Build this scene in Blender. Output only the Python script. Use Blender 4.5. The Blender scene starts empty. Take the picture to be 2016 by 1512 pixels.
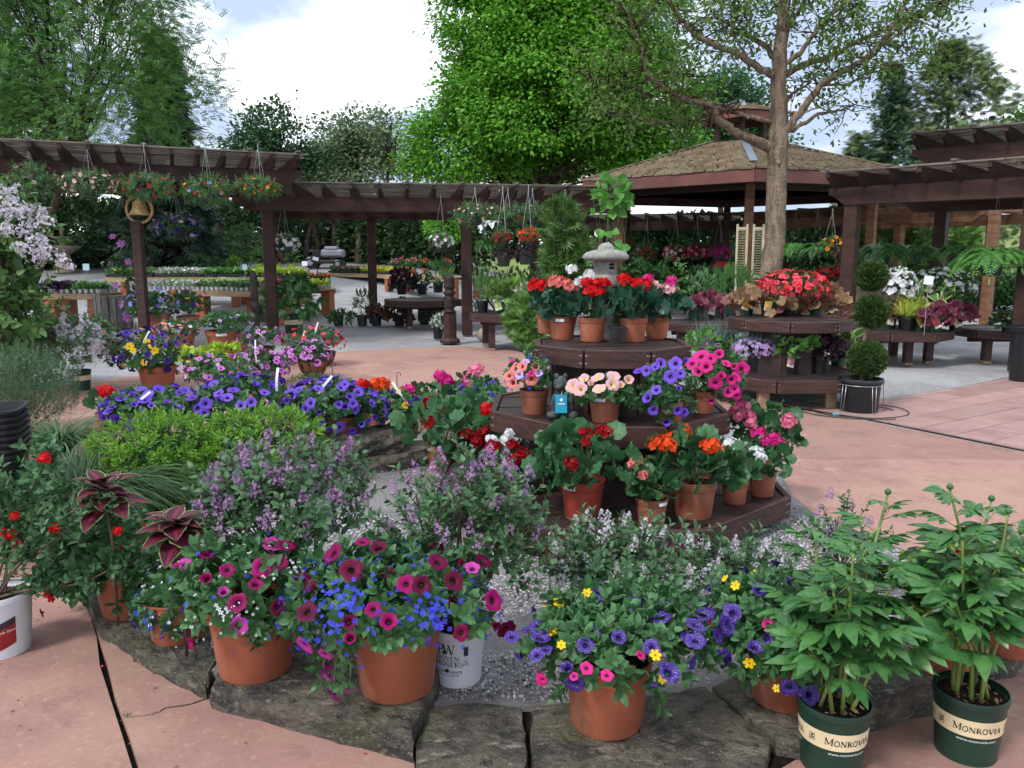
import bpy, math, random
import numpy as np
from mathutils import Matrix, Vector

S = bpy.context.scene
COL = S.collection
rng = np.random.default_rng(7)
R_ = math.radians

# ------------------------------------------------------------------ camera, sky, sun, exposure
FPX, CZ, PITCH = 1567.0, 1.55, R_(9.1)          # focal length in photo pixels, eye height, downward tilt
cam_d = bpy.data.cameras.new('camera')
cam_d.sensor_width = 36
cam_d.lens = FPX / 2016 * 36
cam_d.clip_start = 0.05
cam_d.clip_end = 2000
cam = bpy.data.objects.new('camera', cam_d)
COL.objects.link(cam)
cam.location = (0, 0, CZ)
cam.rotation_euler = (R_(90) - PITCH, 0, 0)
S.camera = cam

SUN_ELEV, SUN_AZ = R_(50), R_(-138)              # azimuth clockwise from +Y: behind the camera, to its left
w = bpy.data.worlds.new('World')
S.world = w
w.use_nodes = True
wn, wl = w.node_tree.nodes, w.node_tree.links
wn.clear()
sky = wn.new('ShaderNodeTexSky')
sky.sky_type = 'NISHITA'
sky.sun_disc = False
sky.sun_elevation = SUN_ELEV
sky.sun_rotation = SUN_AZ
sky.air_density, sky.dust_density, sky.ozone_density = 1.3, 1.2, 2.0
tc = wn.new('ShaderNodeTexCoord')
mp = wn.new('ShaderNodeMapping')
mp.inputs['Scale'].default_value = (1.0, 1.0, 2.2)
mp.inputs['Location'].default_value = (3.1, 0.4, 1.7)
wl.new(tc.outputs['Generated'], mp.inputs['Vector'])
n1 = wn.new('ShaderNodeTexNoise')
n1.inputs['Scale'].default_value = 2.6
n1.inputs['Detail'].default_value = 6
n1.inputs['Roughness'].default_value = 0.5
n1.inputs['Distortion'].default_value = 0.35
wl.new(mp.outputs[0], n1.inputs['Vector'])
r1 = wn.new('ShaderNodeValToRGB')                # cloud cover
r1.color_ramp.elements[0].position = 0.28
r1.color_ramp.elements[1].position = 0.44
wl.new(n1.outputs['Fac'], r1.inputs['Fac'])
n2 = wn.new('ShaderNodeTexNoise')
n2.inputs['Scale'].default_value = 3.4
n2.inputs['Detail'].default_value = 5
n2.inputs['Roughness'].default_value = 0.5
mp2 = wn.new('ShaderNodeMapping')
mp2.inputs['Scale'].default_value = (1.0, 1.0, 2.0)
mp2.inputs['Location'].default_value = (8.3, 2.2, 6.4)
wl.new(tc.outputs['Generated'], mp2.inputs['Vector'])
wl.new(mp2.outputs[0], n2.inputs['Vector'])
r2 = wn.new('ShaderNodeValToRGB')                # cloud shading: grey-blue bellies, white tops
e = r2.color_ramp.elements
e[0].position, e[0].color = 0.43, (2.3, 2.8, 3.8, 1)
e[1].position, e[1].color = 0.60, (7.2, 7.35, 7.6, 1)
wl.new(n2.outputs['Fac'], r2.inputs['Fac'])
mx = wn.new('ShaderNodeMixRGB')
wl.new(r1.outputs['Color'], mx.inputs['Fac'])
wl.new(sky.outputs['Color'], mx.inputs['Color1'])
wl.new(r2.outputs['Color'], mx.inputs['Color2'])
bg = wn.new('ShaderNodeBackground')
bg.inputs['Strength'].default_value = 0.15
wl.new(mx.outputs['Color'], bg.inputs['Color'])
wo = wn.new('ShaderNodeOutputWorld')
wl.new(bg.outputs[0], wo.inputs['Surface'])

sun_d = bpy.data.lights.new('sun', 'SUN')
sun_d.energy = 1.5
sun_d.angle = R_(10)
sun_d.color = (1.0, 0.965, 0.91)
sun = bpy.data.objects.new('sun', sun_d)
COL.objects.link(sun)
sv = Vector((math.sin(SUN_AZ) * math.cos(SUN_ELEV), math.cos(SUN_AZ) * math.cos(SUN_ELEV), math.sin(SUN_ELEV)))
sun.rotation_euler = (-sv).to_track_quat('-Z', 'Y').to_euler()
sun.location = sv * 60

S.view_settings.view_transform = 'Standard'
S.view_settings.look = 'None'
S.view_settings.exposure = 0.88
S.view_settings.gamma = 1.0
S.view_settings.use_curve_mapping = False
S.render.engine = 'CYCLES'
S.cycles.use_adaptive_sampling = True
S.cycles.adaptive_threshold = 0.04
S.cycles.max_bounces = 4
S.cycles.diffuse_bounces = 2
S.cycles.glossy_bounces = 2
S.cycles.transmission_bounces = 2
S.cycles.transparent_max_bounces = 8

# ------------------------------------------------------------------ geometry helpers
cP, sP = math.cos(PITCH), math.sin(PITCH)
def at(px, py, z=0.0):
	"""point on the level plane z seen at photo pixel (px, py)"""
	u, v = (px - 1008) / FPX, (py - 756) / FPX
	t = (z - CZ) / (-(v * cP + sP))
	return np.array((u * t, (cP - v * sP) * t, z))
def atY(px, py, y):
	"""point at distance y ahead of the camera seen at photo pixel (px, py)"""
	u, v = (px - 1008) / FPX, (py - 756) / FPX
	t = y / (cP - v * sP)
	return np.array((u * t, y, CZ - (v * cP + sP) * t))
def ppm(p):
	"""photo pixels per metre at a world point"""
	return FPX / (p[1] * cP + (CZ - p[2]) * sP)
def unit(a):
	a = np.asarray(a, float)
	return a / np.maximum(np.linalg.norm(a, axis=-1, keepdims=True), 1e-9)
def frames(d, up):
	"""rotation matrices with local +Z along d and local +Y towards up"""
	d = unit(d)
	up = np.asarray(up, float)
	y = up - (up * d).sum(-1, keepdims=True) * d
	bad = np.linalg.norm(y, axis=-1) < 1e-4
	if bad.any():
		y[bad] = np.cross(d[bad], (1, 0.3, 0.2))
	y = unit(y)
	x = np.cross(y, d)
	return np.stack([x, y, d], axis=-1)

class MB:
	"""collects triangles and builds one mesh"""
	def __init__(s):
		s.V, s.F, s.M, s.n = [], [], [], 0
	def add(s, VF, m=0, off=(0, 0, 0), R=None, sc=1.0):
		V, F = VF[0], VF[1]
		V = np.asarray(V, float) * sc
		if R is not None:
			V = V @ np.asarray(R).T
		V = V + np.asarray(off, float)
		s.V.append(V)
		s.F.append(np.asarray(F, int) + s.n)
		mm = VF[2] + m if len(VF) > 2 else np.full(len(F), m, int)
		s.M.append(np.asarray(mm, int))
		s.n += len(V)
		return s
	def scatter(s, T, pos, R, sc, m=0):
		V, F = T[0], T[1]
		M = T[2] if len(T) > 2 else np.zeros(len(F), int)
		k, n = len(pos), len(V)
		if k == 0:
			return s
		sc = np.broadcast_to(np.asarray(sc, float), (k,)) if np.ndim(sc) < 2 else np.asarray(sc)
		W = V[None] * (sc[:, None, None] if sc.ndim == 1 else sc[:, None, :])
		W = np.einsum('kij,knj->kni', R, W) + np.asarray(pos)[:, None]
		s.V.append(W.reshape(-1, 3))
		s.F.append((F[None] + (np.arange(k) * n)[:, None, None]).reshape(-1, 3) + s.n)
		s.M.append(np.tile(M + m, k))
		s.n += k * n
		return s
	def mesh(s, name, mats, smooth=False):
		me = bpy.data.meshes.new(name)
		V = np.concatenate(s.V).astype(np.float32)
		F = np.concatenate(s.F).astype(np.int32)
		M = np.concatenate(s.M).astype(np.int32)
		me.vertices.add(len(V))
		me.vertices.foreach_set('co', V.ravel())
		me.loops.add(F.size)
		me.loops.foreach_set('vertex_index', F.ravel())
		me.polygons.add(len(F))
		me.polygons.foreach_set('loop_start', np.arange(0, F.size, 3, dtype=np.int32))
		me.polygons.foreach_set('material_index', M)
		if smooth:
			me.polygons.foreach_set('use_smooth', np.ones(len(F), bool))
		else:
			me.polygons.foreach_set('use_smooth', np.zeros(len(F), bool))
		for m_ in (mats if isinstance(mats, (list, tuple)) else [mats]):
			me.materials.append(m_)
		me.update(calc_edges=True)
		return me

def join(*Ts):
	"""join (V, F, M) templates"""
	V, F, M, n = [], [], [], 0
	for T in Ts:
		V.append(T[0]); F.append(T[1] + n)
		M.append(T[2] if len(T) > 2 else np.zeros(len(T[1]), int)); n += len(T[0])
	return np.concatenate(V), np.concatenate(F), np.concatenate(M)
def xf(T, R=None, off=(0, 0, 0), sc=1.0, m=None):
	V = T[0] * sc
	if R is not None:
		V = V @ np.asarray(R).T
	M = T[2] if len(T) > 2 else np.zeros(len(T[1]), int)
	if m is not None:
		M = np.full(len(T[1]), m, int)
	return V + np.asarray(off, float), T[1], M
def rotx(a): c, s = math.cos(a), math.sin(a); return np.array(((1, 0, 0), (0, c, -s), (0, s, c)))
def roty(a): c, s = math.cos(a), math.sin(a); return np.array(((c, 0, s), (0, 1, 0), (-s, 0, c)))
def rotz(a): c, s = math.cos(a), math.sin(a); return np.array(((c, -s, 0), (s, c, 0), (0, 0, 1)))

def quads(F):
	out = []
	for f in F:
		for i in range(1, len(f) - 1):
			out.append((f[0], f[i], f[i + 1]))
	return np.array(out, int)
def cbox(sx, sy, sz, b=0.006):
	"""box with chamfered edges, centred"""
	b = min(b, sx * .3, sy * .3, sz * .3)
	h = np.array((sx, sy, sz)) / 2
	V = []
	for sg in [(x, y, z) for x in (-1, 1) for y in (-1, 1) for z in (-1, 1)]:
		for a in range(3):
			p = h - b
			p[a] = h[a]
			V.append(p * sg)
	V = np.array(V)
	idx = lambda x, y, z, a: ((x > 0) * 4 + (y > 0) * 2 + (z > 0)) * 3 + a
	F = []
	for a in range(3):
		o = [i for i in range(3) if i != a]
		for s_ in (-1, 1):
			q = []
			for u, v in ((-1, -1), (1, -1), (1, 1), (-1, 1)):
				k = [0, 0, 0]; k[a] = s_; k[o[0]] = u; k[o[1]] = v
				q.append(idx(*k, a))
			F.append(q)
	for a in range(3):                                   # edge strips
		b1, b2 = [i for i in range(3) if i != a]
		for u in (-1, 1):
			for v in (-1, 1):
				q = []
				for e_, ax in ((-1, b1), (1, b1), (1, b2), (-1, b2)):
					k = [0, 0, 0]; k[a] = e_; k[b1] = u; k[b2] = v
					q.append(idx(*k, ax))
				F.append(q)
	for sg in [(x, y, z) for x in (-1, 1) for y in (-1, 1) for z in (-1, 1)]:
		F.append([idx(*sg, 0), idx(*sg, 1), idx(*sg, 2)])
	F = quads(F)
	# orient outward
	n = np.cross(V[F[:, 1]] - V[F[:, 0]], V[F[:, 2]] - V[F[:, 0]])
	c = V[F].mean(1)
	flip = (n * c).sum(1) < 0
	F[flip] = F[flip][:, ::-1]
	return V, F
def bar(p0, p1, w_, h_, up=(0, 0, 1), b=0.006):
	"""chamfered beam from p0 to p1; w_ sideways, h_ along up"""
	p0, p1 = np.array(p0, float), np.array(p1, float)
	d = p1 - p0
	L = np.linalg.norm(d)
	R = frames(d[None], np.array(up, float)[None])[0]
	V, F = cbox(w_, h_, L, b)
	return V @ R.T + (p0 + p1) / 2, F
def lathe(prof, seg=28, cap0=True, cap1=False):
	a = np.linspace(0, 2 * math.pi, seg, endpoint=False)
	V = np.concatenate([np.stack([r * np.sin(a), -r * np.cos(a), np.full(seg, z)], 1) for r, z in prof])
	F = []
	for i in range(len(prof) - 1):
		for j in range(seg):
			k = (j + 1) % seg
			F += [(i * seg + j, i * seg + k, (i + 1) * seg + k), (i * seg + j, (i + 1) * seg + k, (i + 1) * seg + j)]
	if cap0:
		V = np.vstack([V, (0, 0, prof[0][1])]); c = len(V) - 1
		F += [(c, (j + 1) % seg, j) for j in range(seg)]
	if cap1:
		V = np.vstack([V, (0, 0, prof[-1][1])]); c = len(V) - 1; o = (len(prof) - 1) * seg
		F += [(c, o + j, o + (j + 1) % seg) for j in range(seg)]
	return V, np.array(F, int)
def tube(pts, rad, seg=6):
	pts = np.asarray(pts, float)
	n = len(pts)
	rad = np.broadcast_to(np.asarray(rad, float), (n,))
	t = np.gradient(pts, axis=0)
	ref = np.array((0.31, 0.17, 0.93)) if abs(unit(t.mean(0))[2]) < .8 else np.array((1, .2, .1))
	R = frames(t, np.tile(ref, (n, 1)))
	a = np.linspace(0, 2 * math.pi, seg, endpoint=False)
	ring = np.stack([np.cos(a), np.sin(a), 0 * a], 1)
	V = (np.einsum('nij,kj->nki', R, ring) * rad[:, None, None] + pts[:, None]).reshape(-1, 3)
	F = []
	for i in range(n - 1):
		for j in range(seg):
			k = (j + 1) % seg
			F += [(i * seg + j, i * seg + k, (i + 1) * seg + k), (i * seg + j, (i + 1) * seg + k, (i + 1) * seg + j)]
	V = np.vstack([V, pts[0], pts[-1]])
	F += [(len(V) - 2, (j + 1) % seg, j) for j in range(seg)]
	o = (n - 1) * seg
	F += [(len(V) - 1, o + j, o + (j + 1) % seg) for j in range(seg)]
	return V, np.array(F, int)
def earclip(P):
	"""triangulate a simple 2-D polygon"""
	P = [tuple(p[:2]) for p in P]
	idx = list(range(len(P)))
	area = sum(P[i][0] * P[(i + 1) % len(P)][1] - P[(i + 1) % len(P)][0] * P[i][1] for i in range(len(P)))
	if area < 0:
		idx.reverse()
	cr = lambda a, b, c: (b[0] - a[0]) * (c[1] - a[1]) - (b[1] - a[1]) * (c[0] - a[0])
	out, guard = [], 0
	while len(idx) > 3 and guard < 5000:
		guard += 1
		done = False
		for i in range(len(idx)):
			a, b, c = idx[i - 1], idx[i], idx[(i + 1) % len(idx)]
			if cr(P[a], P[b], P[c]) <= 1e-12:
				continue
			if any(cr(P[a], P[b], P[q]) >= -1e-12 and cr(P[b], P[c], P[q]) >= -1e-12 and cr(P[c], P[a], P[q]) >= -1e-12
				   for q in idx if q not in (a, b, c)):
				continue
			out.append((a, b, c)); idx.pop(i); done = True
			break
		if not done:
			idx.pop(0)
	out.append(tuple(idx))
	return np.array(out, int)
def prism(poly, z0, z1):
	"""extruded polygon: z0, z1 may be per-vertex arrays"""
	poly = np.asarray(poly, float)[:, :2]
	a = (poly[:, 0] * np.roll(poly[:, 1], -1) - np.roll(poly[:, 0], -1) * poly[:, 1]).sum()
	if a < 0:
		poly = poly[::-1]
		if np.ndim(z1): z1 = np.asarray(z1)[::-1]
	n = len(poly)
	V = np.vstack([np.c_[poly, np.broadcast_to(z0, n)], np.c_[poly, np.broadcast_to(z1, n)]])
	T = earclip(poly)
	F = [T[:, ::-1], T + n]
	F.append(np.array([(i, (i + 1) % n, n + (i + 1) % n) for i in range(n)] + [(i, n + (i + 1) % n, n + i) for i in range(n)]))
	return V, np.concatenate(F)
def cliphalf(poly, p, nrm):
	"""keep the part of a polygon where (x - p).nrm >= 0"""
	out = []
	d = [(q[0] - p[0]) * nrm[0] + (q[1] - p[1]) * nrm[1] for q in poly]
	for i in range(len(poly)):
		j = (i + 1) % len(poly)
		if d[i] >= 0:
			out.append(tuple(poly[i][:2]))
		if d[i] * d[j] < 0:
			t = d[i] / (d[i] - d[j])
			out.append((poly[i][0] + t * (poly[j][0] - poly[i][0]), poly[i][1] + t * (poly[j][1] - poly[i][1])))
	return out
def inside(P, poly):
	x, y = P[:, 0], P[:, 1]
	r = np.zeros(len(P), bool)
	n = len(poly)
	for i in range(n):
		x0, y0 = poly[i][:2]; x1, y1 = poly[(i + 1) % n][:2]
		c = ((y0 > y) != (y1 > y)) & (x < (x1 - x0) * (y - y0) / (y1 - y0 + 1e-12) + x0)
		r ^= c
	return r
def spline(pts, n=8):
	"""Catmull-Rom through points"""
	P = np.asarray(pts, float)
	P = np.vstack([2 * P[0] - P[1], P, 2 * P[-1] - P[-2]])
	out = []
	for i in range(1, len(P) - 2):
		t = np.linspace(0, 1, n, endpoint=False)[:, None]
		a, b, c, d = P[i - 1], P[i], P[i + 1], P[i + 2]
		out.append(.5 * (2 * b + (c - a) * t + (2 * a - 5 * b + 4 * c - d) * t ** 2 + (3 * b - a - 3 * c + d) * t ** 3))
	out.append(P[-2][None])
	return np.concatenate(out)

# ------------------------------------------------------------------ object helpers
def link(name, me, parent=None, loc=(0, 0, 0), M4=None):
	o = bpy.data.objects.new(name, me)
	COL.objects.link(o)
	if parent is not None:
		o.parent = parent
	if M4 is not None:
		o.matrix_basis = M4
	else:
		o.location = [float(v) for v in loc]
	return o
def tag(o, label=None, cat=None, group=None, kind=None):
	if label: o['label'] = label
	if cat: o['category'] = cat
	if group: o['group'] = group
	if kind: o['kind'] = kind
	return o
def thing(name, label, cat, loc, group=None, rz=0):
	o = bpy.data.objects.new(name, None)
	o.empty_display_size = 0.1
	COL.objects.link(o)
	o.location = [float(v) for v in loc]
	o.rotation_euler = (0, 0, rz)
	return tag(o, label, cat, group)
def part(name, VFs, mats, parent=None, smooth=False, loc=(0, 0, 0), kind=None):
	"""one mesh object from one or several (V, F[, M]) shapes"""
	mb = MB()
	for T in (VFs if isinstance(VFs, list) else [VFs]):
		mb.add(T)
	o = link(name, mb.mesh(name, mats, smooth), parent, loc)
	if kind: o['kind'] = kind
	return o
def insts(name, me, parent, pos, R, sc):
	"""one object per position, sharing a mesh"""
	sc = np.broadcast_to(np.asarray(sc, float), (len(pos),))
	out = []
	for p, r, s_ in zip(pos, R, sc):
		m4 = Matrix([list(r[i] * s_) + [p[i]] for i in range(3)] + [[0, 0, 0, 1]])
		out.append(link(name, me, parent, M4=m4))
	return out

# ------------------------------------------------------------------ materials
MATS = {}
def lin(h):
	"""sRGB 0-255 triple to linear"""
	return tuple(((c / 255) / 12.92 if c / 255 <= .04045 else ((c / 255 + .055) / 1.055) ** 2.4) for c in h)
def newmat(name):
	m = bpy.data.materials.new(name)
	m.use_nodes = True
	m.node_tree.nodes.clear()
	return m, m.node_tree.nodes, m.node_tree.links
def rgba(c): return (c[0], c[1], c[2], 1)
def leafm(name, c1, c2, trans=.3, rough=.45, spec=.35):
	"""foliage or petal: two tones mixed at random for each leaf, partly translucent"""
	if name in MATS: return MATS[name]
	c1, c2 = [(c[0] * .84, c[1] * 1.06, c[2] * 1.12) if c[1] > c[0] * 1.25 and c[1] > c[2] * 1.2 else c for c in (c1, c2)]
	m, N, L = newmat(name)
	g = N.new('ShaderNodeNewGeometry')
	oi = N.new('ShaderNodeObjectInfo')
	ad = N.new('ShaderNodeMath'); ad.operation = 'ADD'
	L.new(g.outputs['Random Per Island'], ad.inputs[0]); L.new(oi.outputs['Random'], ad.inputs[1])
	fr = N.new('ShaderNodeMath'); fr.operation = 'FRACT'
	L.new(ad.outputs[0], fr.inputs[0])
	mx_ = N.new('ShaderNodeMixRGB')
	mx_.inputs['Color1'].default_value = rgba(c1); mx_.inputs['Color2'].default_value = rgba(c2)
	L.new(fr.outputs[0], mx_.inputs['Fac'])
	tcn = N.new('ShaderNodeTexCoord')
	nz = N.new('ShaderNodeTexNoise'); nz.inputs['Scale'].default_value = 9
	L.new(tcn.outputs['Object'], nz.inputs['Vector'])
	hs = N.new('ShaderNodeHueSaturation')
	mr = N.new('ShaderNodeMapRange'); mr.inputs['From Min'].default_value = .3; mr.inputs['From Max'].default_value = .7
	mr.inputs['To Min'].default_value = .78; mr.inputs['To Max'].default_value = 1.2
	L.new(nz.outputs['Fac'], mr.inputs['Value']); L.new(mr.outputs[0], hs.inputs['Value'])
	L.new(mx_.outputs[0], hs.inputs['Color'])
	b = N.new('ShaderNodeBsdfPrincipled')
	b.inputs['Roughness'].default_value = rough
	b.inputs['Specular IOR Level'].default_value = spec
	L.new(hs.outputs[0], b.inputs['Base Color'])
	t = N.new('ShaderNodeBsdfTranslucent')
	L.new(hs.outputs[0], t.inputs['Color'])
	ms = N.new('ShaderNodeMixShader'); ms.inputs['Fac'].default_value = trans
	L.new(b.outputs[0], ms.inputs[1]); L.new(t.outputs[0], ms.inputs[2])
	o = N.new('ShaderNodeOutputMaterial')
	L.new(ms.outputs[0], o.inputs['Surface'])
	MATS[name] = m
	return m
def solidm(name, c, rough=.6, spec=.4, var=.12, scale=6.0, c2=None, bump=0.0, bscale=60.0, metal=0.0, detail=4, stretch=(1, 1, 1), thr=(.35, .65)):
	"""solid surface: two tones mottled by noise, fine relief, per-object variation"""
	if name in MATS: return MATS[name]
	m, N, L = newmat(name)
	tcn = N.new('ShaderNodeTexCoord')
	mpn = N.new('ShaderNodeMapping'); mpn.inputs['Scale'].default_value = stretch
	L.new(tcn.outputs['Object'], mpn.inputs['Vector'])
	nz = N.new('ShaderNodeTexNoise'); nz.inputs['Scale'].default_value = scale; nz.inputs['Detail'].default_value = detail
	nz.inputs['Roughness'].default_value = .62
	L.new(mpn.outputs[0], nz.inputs['Vector'])
	rp = N.new('ShaderNodeValToRGB')
	d = c2 if c2 is not None else tuple(v * (1 - var * 2.2) for v in c)
	rp.color_ramp.elements[0].position, rp.color_ramp.elements[1].position = thr
	rp.color_ramp.elements[0].color = rgba(d); rp.color_ramp.elements[1].color = rgba(c)
	L.new(nz.outputs['Fac'], rp.inputs['Fac'])
	oi = N.new('ShaderNodeObjectInfo')
	hs = N.new('ShaderNodeHueSaturation')
	mr = N.new('ShaderNodeMapRange')
	mr.inputs['To Min'].default_value = 1 - var; mr.inputs['To Max'].default_value = 1 + var
	L.new(oi.outputs['Random'], mr.inputs['Value']); L.new(mr.outputs[0], hs.inputs['Value'])
	L.new(rp.outputs[0], hs.inputs['Color'])
	b = N.new('ShaderNodeBsdfPrincipled')
	b.inputs['Roughness'].default_value = rough
	b.inputs['Specular IOR Level'].default_value = spec
	b.inputs['Metallic'].default_value = metal
	L.new(hs.outputs[0], b.inputs['Base Color'])
	if bump:
		n2_ = N.new('ShaderNodeTexNoise'); n2_.inputs['Scale'].default_value = bscale; n2_.inputs['Detail'].default_value = 5
		L.new(mpn.outputs[0], n2_.inputs['Vector'])
		bp = N.new('ShaderNodeBump'); bp.inputs['Strength'].default_value = bump; bp.inputs['Distance'].default_value = .02
		L.new(n2_.outputs['Fac'], bp.inputs['Height']); L.new(bp.outputs[0], b.inputs['Normal'])
	o = N.new('ShaderNodeOutputMaterial')
	L.new(b.outputs[0], o.inputs['Surface'])
	MATS[name] = m
	return m
def layered(name, layers, rough=.8, spec=.3, bump=.3, bscale=40, bdist=.02):
	"""surface of several mottled layers: [(colour,)] then (colour, noise scale, low, high, stretch) on top of one another"""
	if name in MATS: return MATS[name]
	m, N, L = newmat(name)
	tcn = N.new('ShaderNodeTexCoord')
	cur = N.new('ShaderNodeRGB'); cur.outputs[0].default_value = rgba(layers[0][0]); cur = cur.outputs[0]
	for i, (c, sc, lo, hi, st) in enumerate(layers[1:]):
		mpn = N.new('ShaderNodeMapping'); mpn.inputs['Scale'].default_value = st
		mpn.inputs['Location'].default_value = (i * 3.7, i * 1.9, i * 5.3)
		L.new(tcn.outputs['Object'], mpn.inputs['Vector'])
		nz = N.new('ShaderNodeTexNoise'); nz.inputs['Scale'].default_value = sc; nz.inputs['Detail'].default_value = 7
		nz.inputs['Roughness'].default_value = .65
		L.new(mpn.outputs[0], nz.inputs['Vector'])
		mr = N.new('ShaderNodeMapRange'); mr.inputs['From Min'].default_value = lo; mr.inputs['From Max'].default_value = hi
		L.new(nz.outputs['Fac'], mr.inputs['Value'])
		mx_ = N.new('ShaderNodeMixRGB'); mx_.inputs['Color2'].default_value = rgba(c)
		L.new(mr.outputs[0], mx_.inputs['Fac']); L.new(cur, mx_.inputs['Color1'])
		cur = mx_.outputs[0]
	oi = N.new('ShaderNodeObjectInfo')
	hs = N.new('ShaderNodeHueSaturation')
	mr = N.new('ShaderNodeMapRange'); mr.inputs['To Min'].default_value = .9; mr.inputs['To Max'].default_value = 1.1
	L.new(oi.outputs['Random'], mr.inputs['Value']); L.new(mr.outputs[0], hs.inputs['Value']); L.new(cur, hs.inputs['Color'])
	b = N.new('ShaderNodeBsdfPrincipled')
	b.inputs['Roughness'].default_value = rough; b.inputs['Specular IOR Level'].default_value = spec
	L.new(hs.outputs[0], b.inputs['Base Color'])
	if bump:
		n2_ = N.new('ShaderNodeTexNoise'); n2_.inputs['Scale'].default_value = bscale; n2_.inputs['Detail'].default_value = 8
		n2_.inputs['Roughness'].default_value = .6
		L.new(tcn.outputs['Object'], n2_.inputs['Vector'])
		bp = N.new('ShaderNodeBump'); bp.inputs['Strength'].default_value = bump; bp.inputs['Distance'].default_value = bdist
		L.new(n2_.outputs['Fac'], bp.inputs['Height']); L.new(bp.outputs[0], b.inputs['Normal'])
	o = N.new('ShaderNodeOutputMaterial')
	L.new(b.outputs[0], o.inputs['Surface'])
	MATS[name] = m
	return m
def specklem(name, c, dot):
	"""petal flecked with pale dots"""
	if name in MATS: return MATS[name]
	m, N, L = newmat(name)
	tcn = N.new('ShaderNodeTexCoord')
	vo = N.new('ShaderNodeTexVoronoi'); vo.inputs['Scale'].default_value = 8.0
	L.new(tcn.outputs['Object'], vo.inputs['Vector'])
	lt = N.new('ShaderNodeMath'); lt.operation = 'LESS_THAN'; lt.inputs[1].default_value = .19
	L.new(vo.outputs['Distance'], lt.inputs[0])
	mx_ = N.new('ShaderNodeMixRGB'); mx_.inputs['Color1'].default_value = rgba(c); mx_.inputs['Color2'].default_value = rgba(dot)
	L.new(lt.outputs[0], mx_.inputs['Fac'])
	b = N.new('ShaderNodeBsdfPrincipled'); b.inputs['Roughness'].default_value = .6
	L.new(mx_.outputs[0], b.inputs['Base Color'])
	o = N.new('ShaderNodeOutputMaterial'); L.new(b.outputs[0], o.inputs['Surface'])
	MATS[name] = m
	return m

WOOD = layered('stained_wood', [((.062, .026, .021),), ((.026, .012, .011), 3.5, .42, .62, (1, 1, 9)), ((.10, .046, .036), 9, .55, .75, (1.5, 1.5, 14)), ((.20, .15, .12), 30, .66, .78, (1, 1, 3))], rough=.55, spec=.4, bump=.25, bscale=35)
WOODP = layered('pergola_wood', [((.058, .027, .021),), ((.030, .014, .012), 1.6, .42, .62, (1, 1, 4)), ((.095, .048, .035), 3, .58, .78, (1, 1, 6))], rough=.65, spec=.3, bump=.2, bscale=20)
WOODLIT = layered('sunlit_tan_wood', [((.22, .115, .06),), ((.13, .06, .035), 2.2, .42, .62, (1, 1, 5)), ((.30, .19, .11), 4, .58, .75, (1, 1, 6))], rough=.7, spec=.25, bump=.2, bscale=20)  # pergola wood as the sun lights it: sunlight put into the lighter tan
WOODD = layered('dark_deck_wood', [((.040, .022, .020),), ((.015, .009, .009), 5, .42, .6, (1, 1, 1)), ((.15, .12, .11), 40, .63, .72, (1, 4, 1)), ((.085, .045, .035), 14, .58, .75, (1, 6, 1))], rough=.5, spec=.45, bump=.35, bscale=50)
RAWWOOD = solidm('raw_timber', (.36, .25, .16), c2=(.22, .14, .09), scale=4, stretch=(6, 6, 1), rough=.8, bump=.2)
GREYLATH = layered('weathered_lath', [((.19, .165, .14),), ((.10, .085, .07), 2.5, .4, .65, (1, 1, 1)), ((.26, .24, .21), 8, .55, .75, (1, 1, 1))], rough=.85, spec=.2, bump=.3, bscale=30)
SHAKE = layered('cedar_shake', [((.23, .175, .12),), ((.12, .09, .06), 2.0, .42, .62, (1, 1, 1)), ((.17, .18, .09), 1.1, .52, .7, (1, 1, 1)), ((.30, .25, .19), 7, .58, .75, (1, 1, 1))], rough=.9, spec=.15, bump=.3, bscale=25)
SLATE = solidm('ridge_metal', (.13, .16, .21), rough=.45, spec=.5, var=.1, scale=3)
TERRA = layered('terracotta_plastic', [((.33, .10, .052),), ((.27, .08, .043), 3.5, .45, .7, (1, 1, 1)), ((.37, .165, .11), 7, .56, .74, (1, 1, .4)), ((.20, .085, .055), 26, .66, .76, (1, 1, 1)), ((.50, .30, .22), 60, .68, .75, (1, 1, 1))], rough=.48, spec=.4, bump=.05, bscale=90)
TERRA2 = layered('brown_pot_plastic', [((.30, .105, .062),), ((.25, .085, .05), 3.5, .45, .7, (1, 1, 1)), ((.38, .17, .11), 24, .64, .8, (1, 1, 1))], rough=.42, spec=.4, bump=.04, bscale=90)
TERRAR = layered('red_pot_plastic', [((.36, .055, .035),), ((.30, .045, .03), 3.5, .45, .7, (1, 1, 1))], rough=.38, spec=.45, bump=.03, bscale=90)
BLACKP = solidm('black_plastic', (.012, .013, .016), rough=.35, spec=.5, var=.1)
GREENP = solidm('green_pot_plastic', (.012, .045, .030), rough=.4, spec=.5, var=.08)
DKGREENP = solidm('hanging_pot_plastic', (.018, .035, .028), rough=.4, spec=.5, var=.1)
LIMEP = solidm('lime_plastic', (.33, .55, .03), rough=.4, var=.05)
WHITEP = solidm('white_pot_plastic', (.66, .68, .72), c2=(.52, .54, .58), rough=.45, var=.04, scale=5)
CREAM = solidm('cream_band', (.78, .66, .42), rough=.55, var=.03, c2=(.70, .58, .36), scale=4)
INK = solidm('dark_ink', (.03, .03, .035), rough=.6, var=.02)
INKW = solidm('white_ink', (.82, .82, .80), rough=.6, var=.02)
PAPER = solidm('white_tag_plastic', (.80, .83, .86), rough=.5, var=.04)
SOIL = layered('potting_soil', [((.030, .018, .012),), ((.10, .065, .04), 60, .55, .65, (1, 1, 1)), ((.30, .22, .15), 110, .66, .72, (1, 1, 1))], rough=.95, spec=.1, bump=.8, bscale=120)
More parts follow.
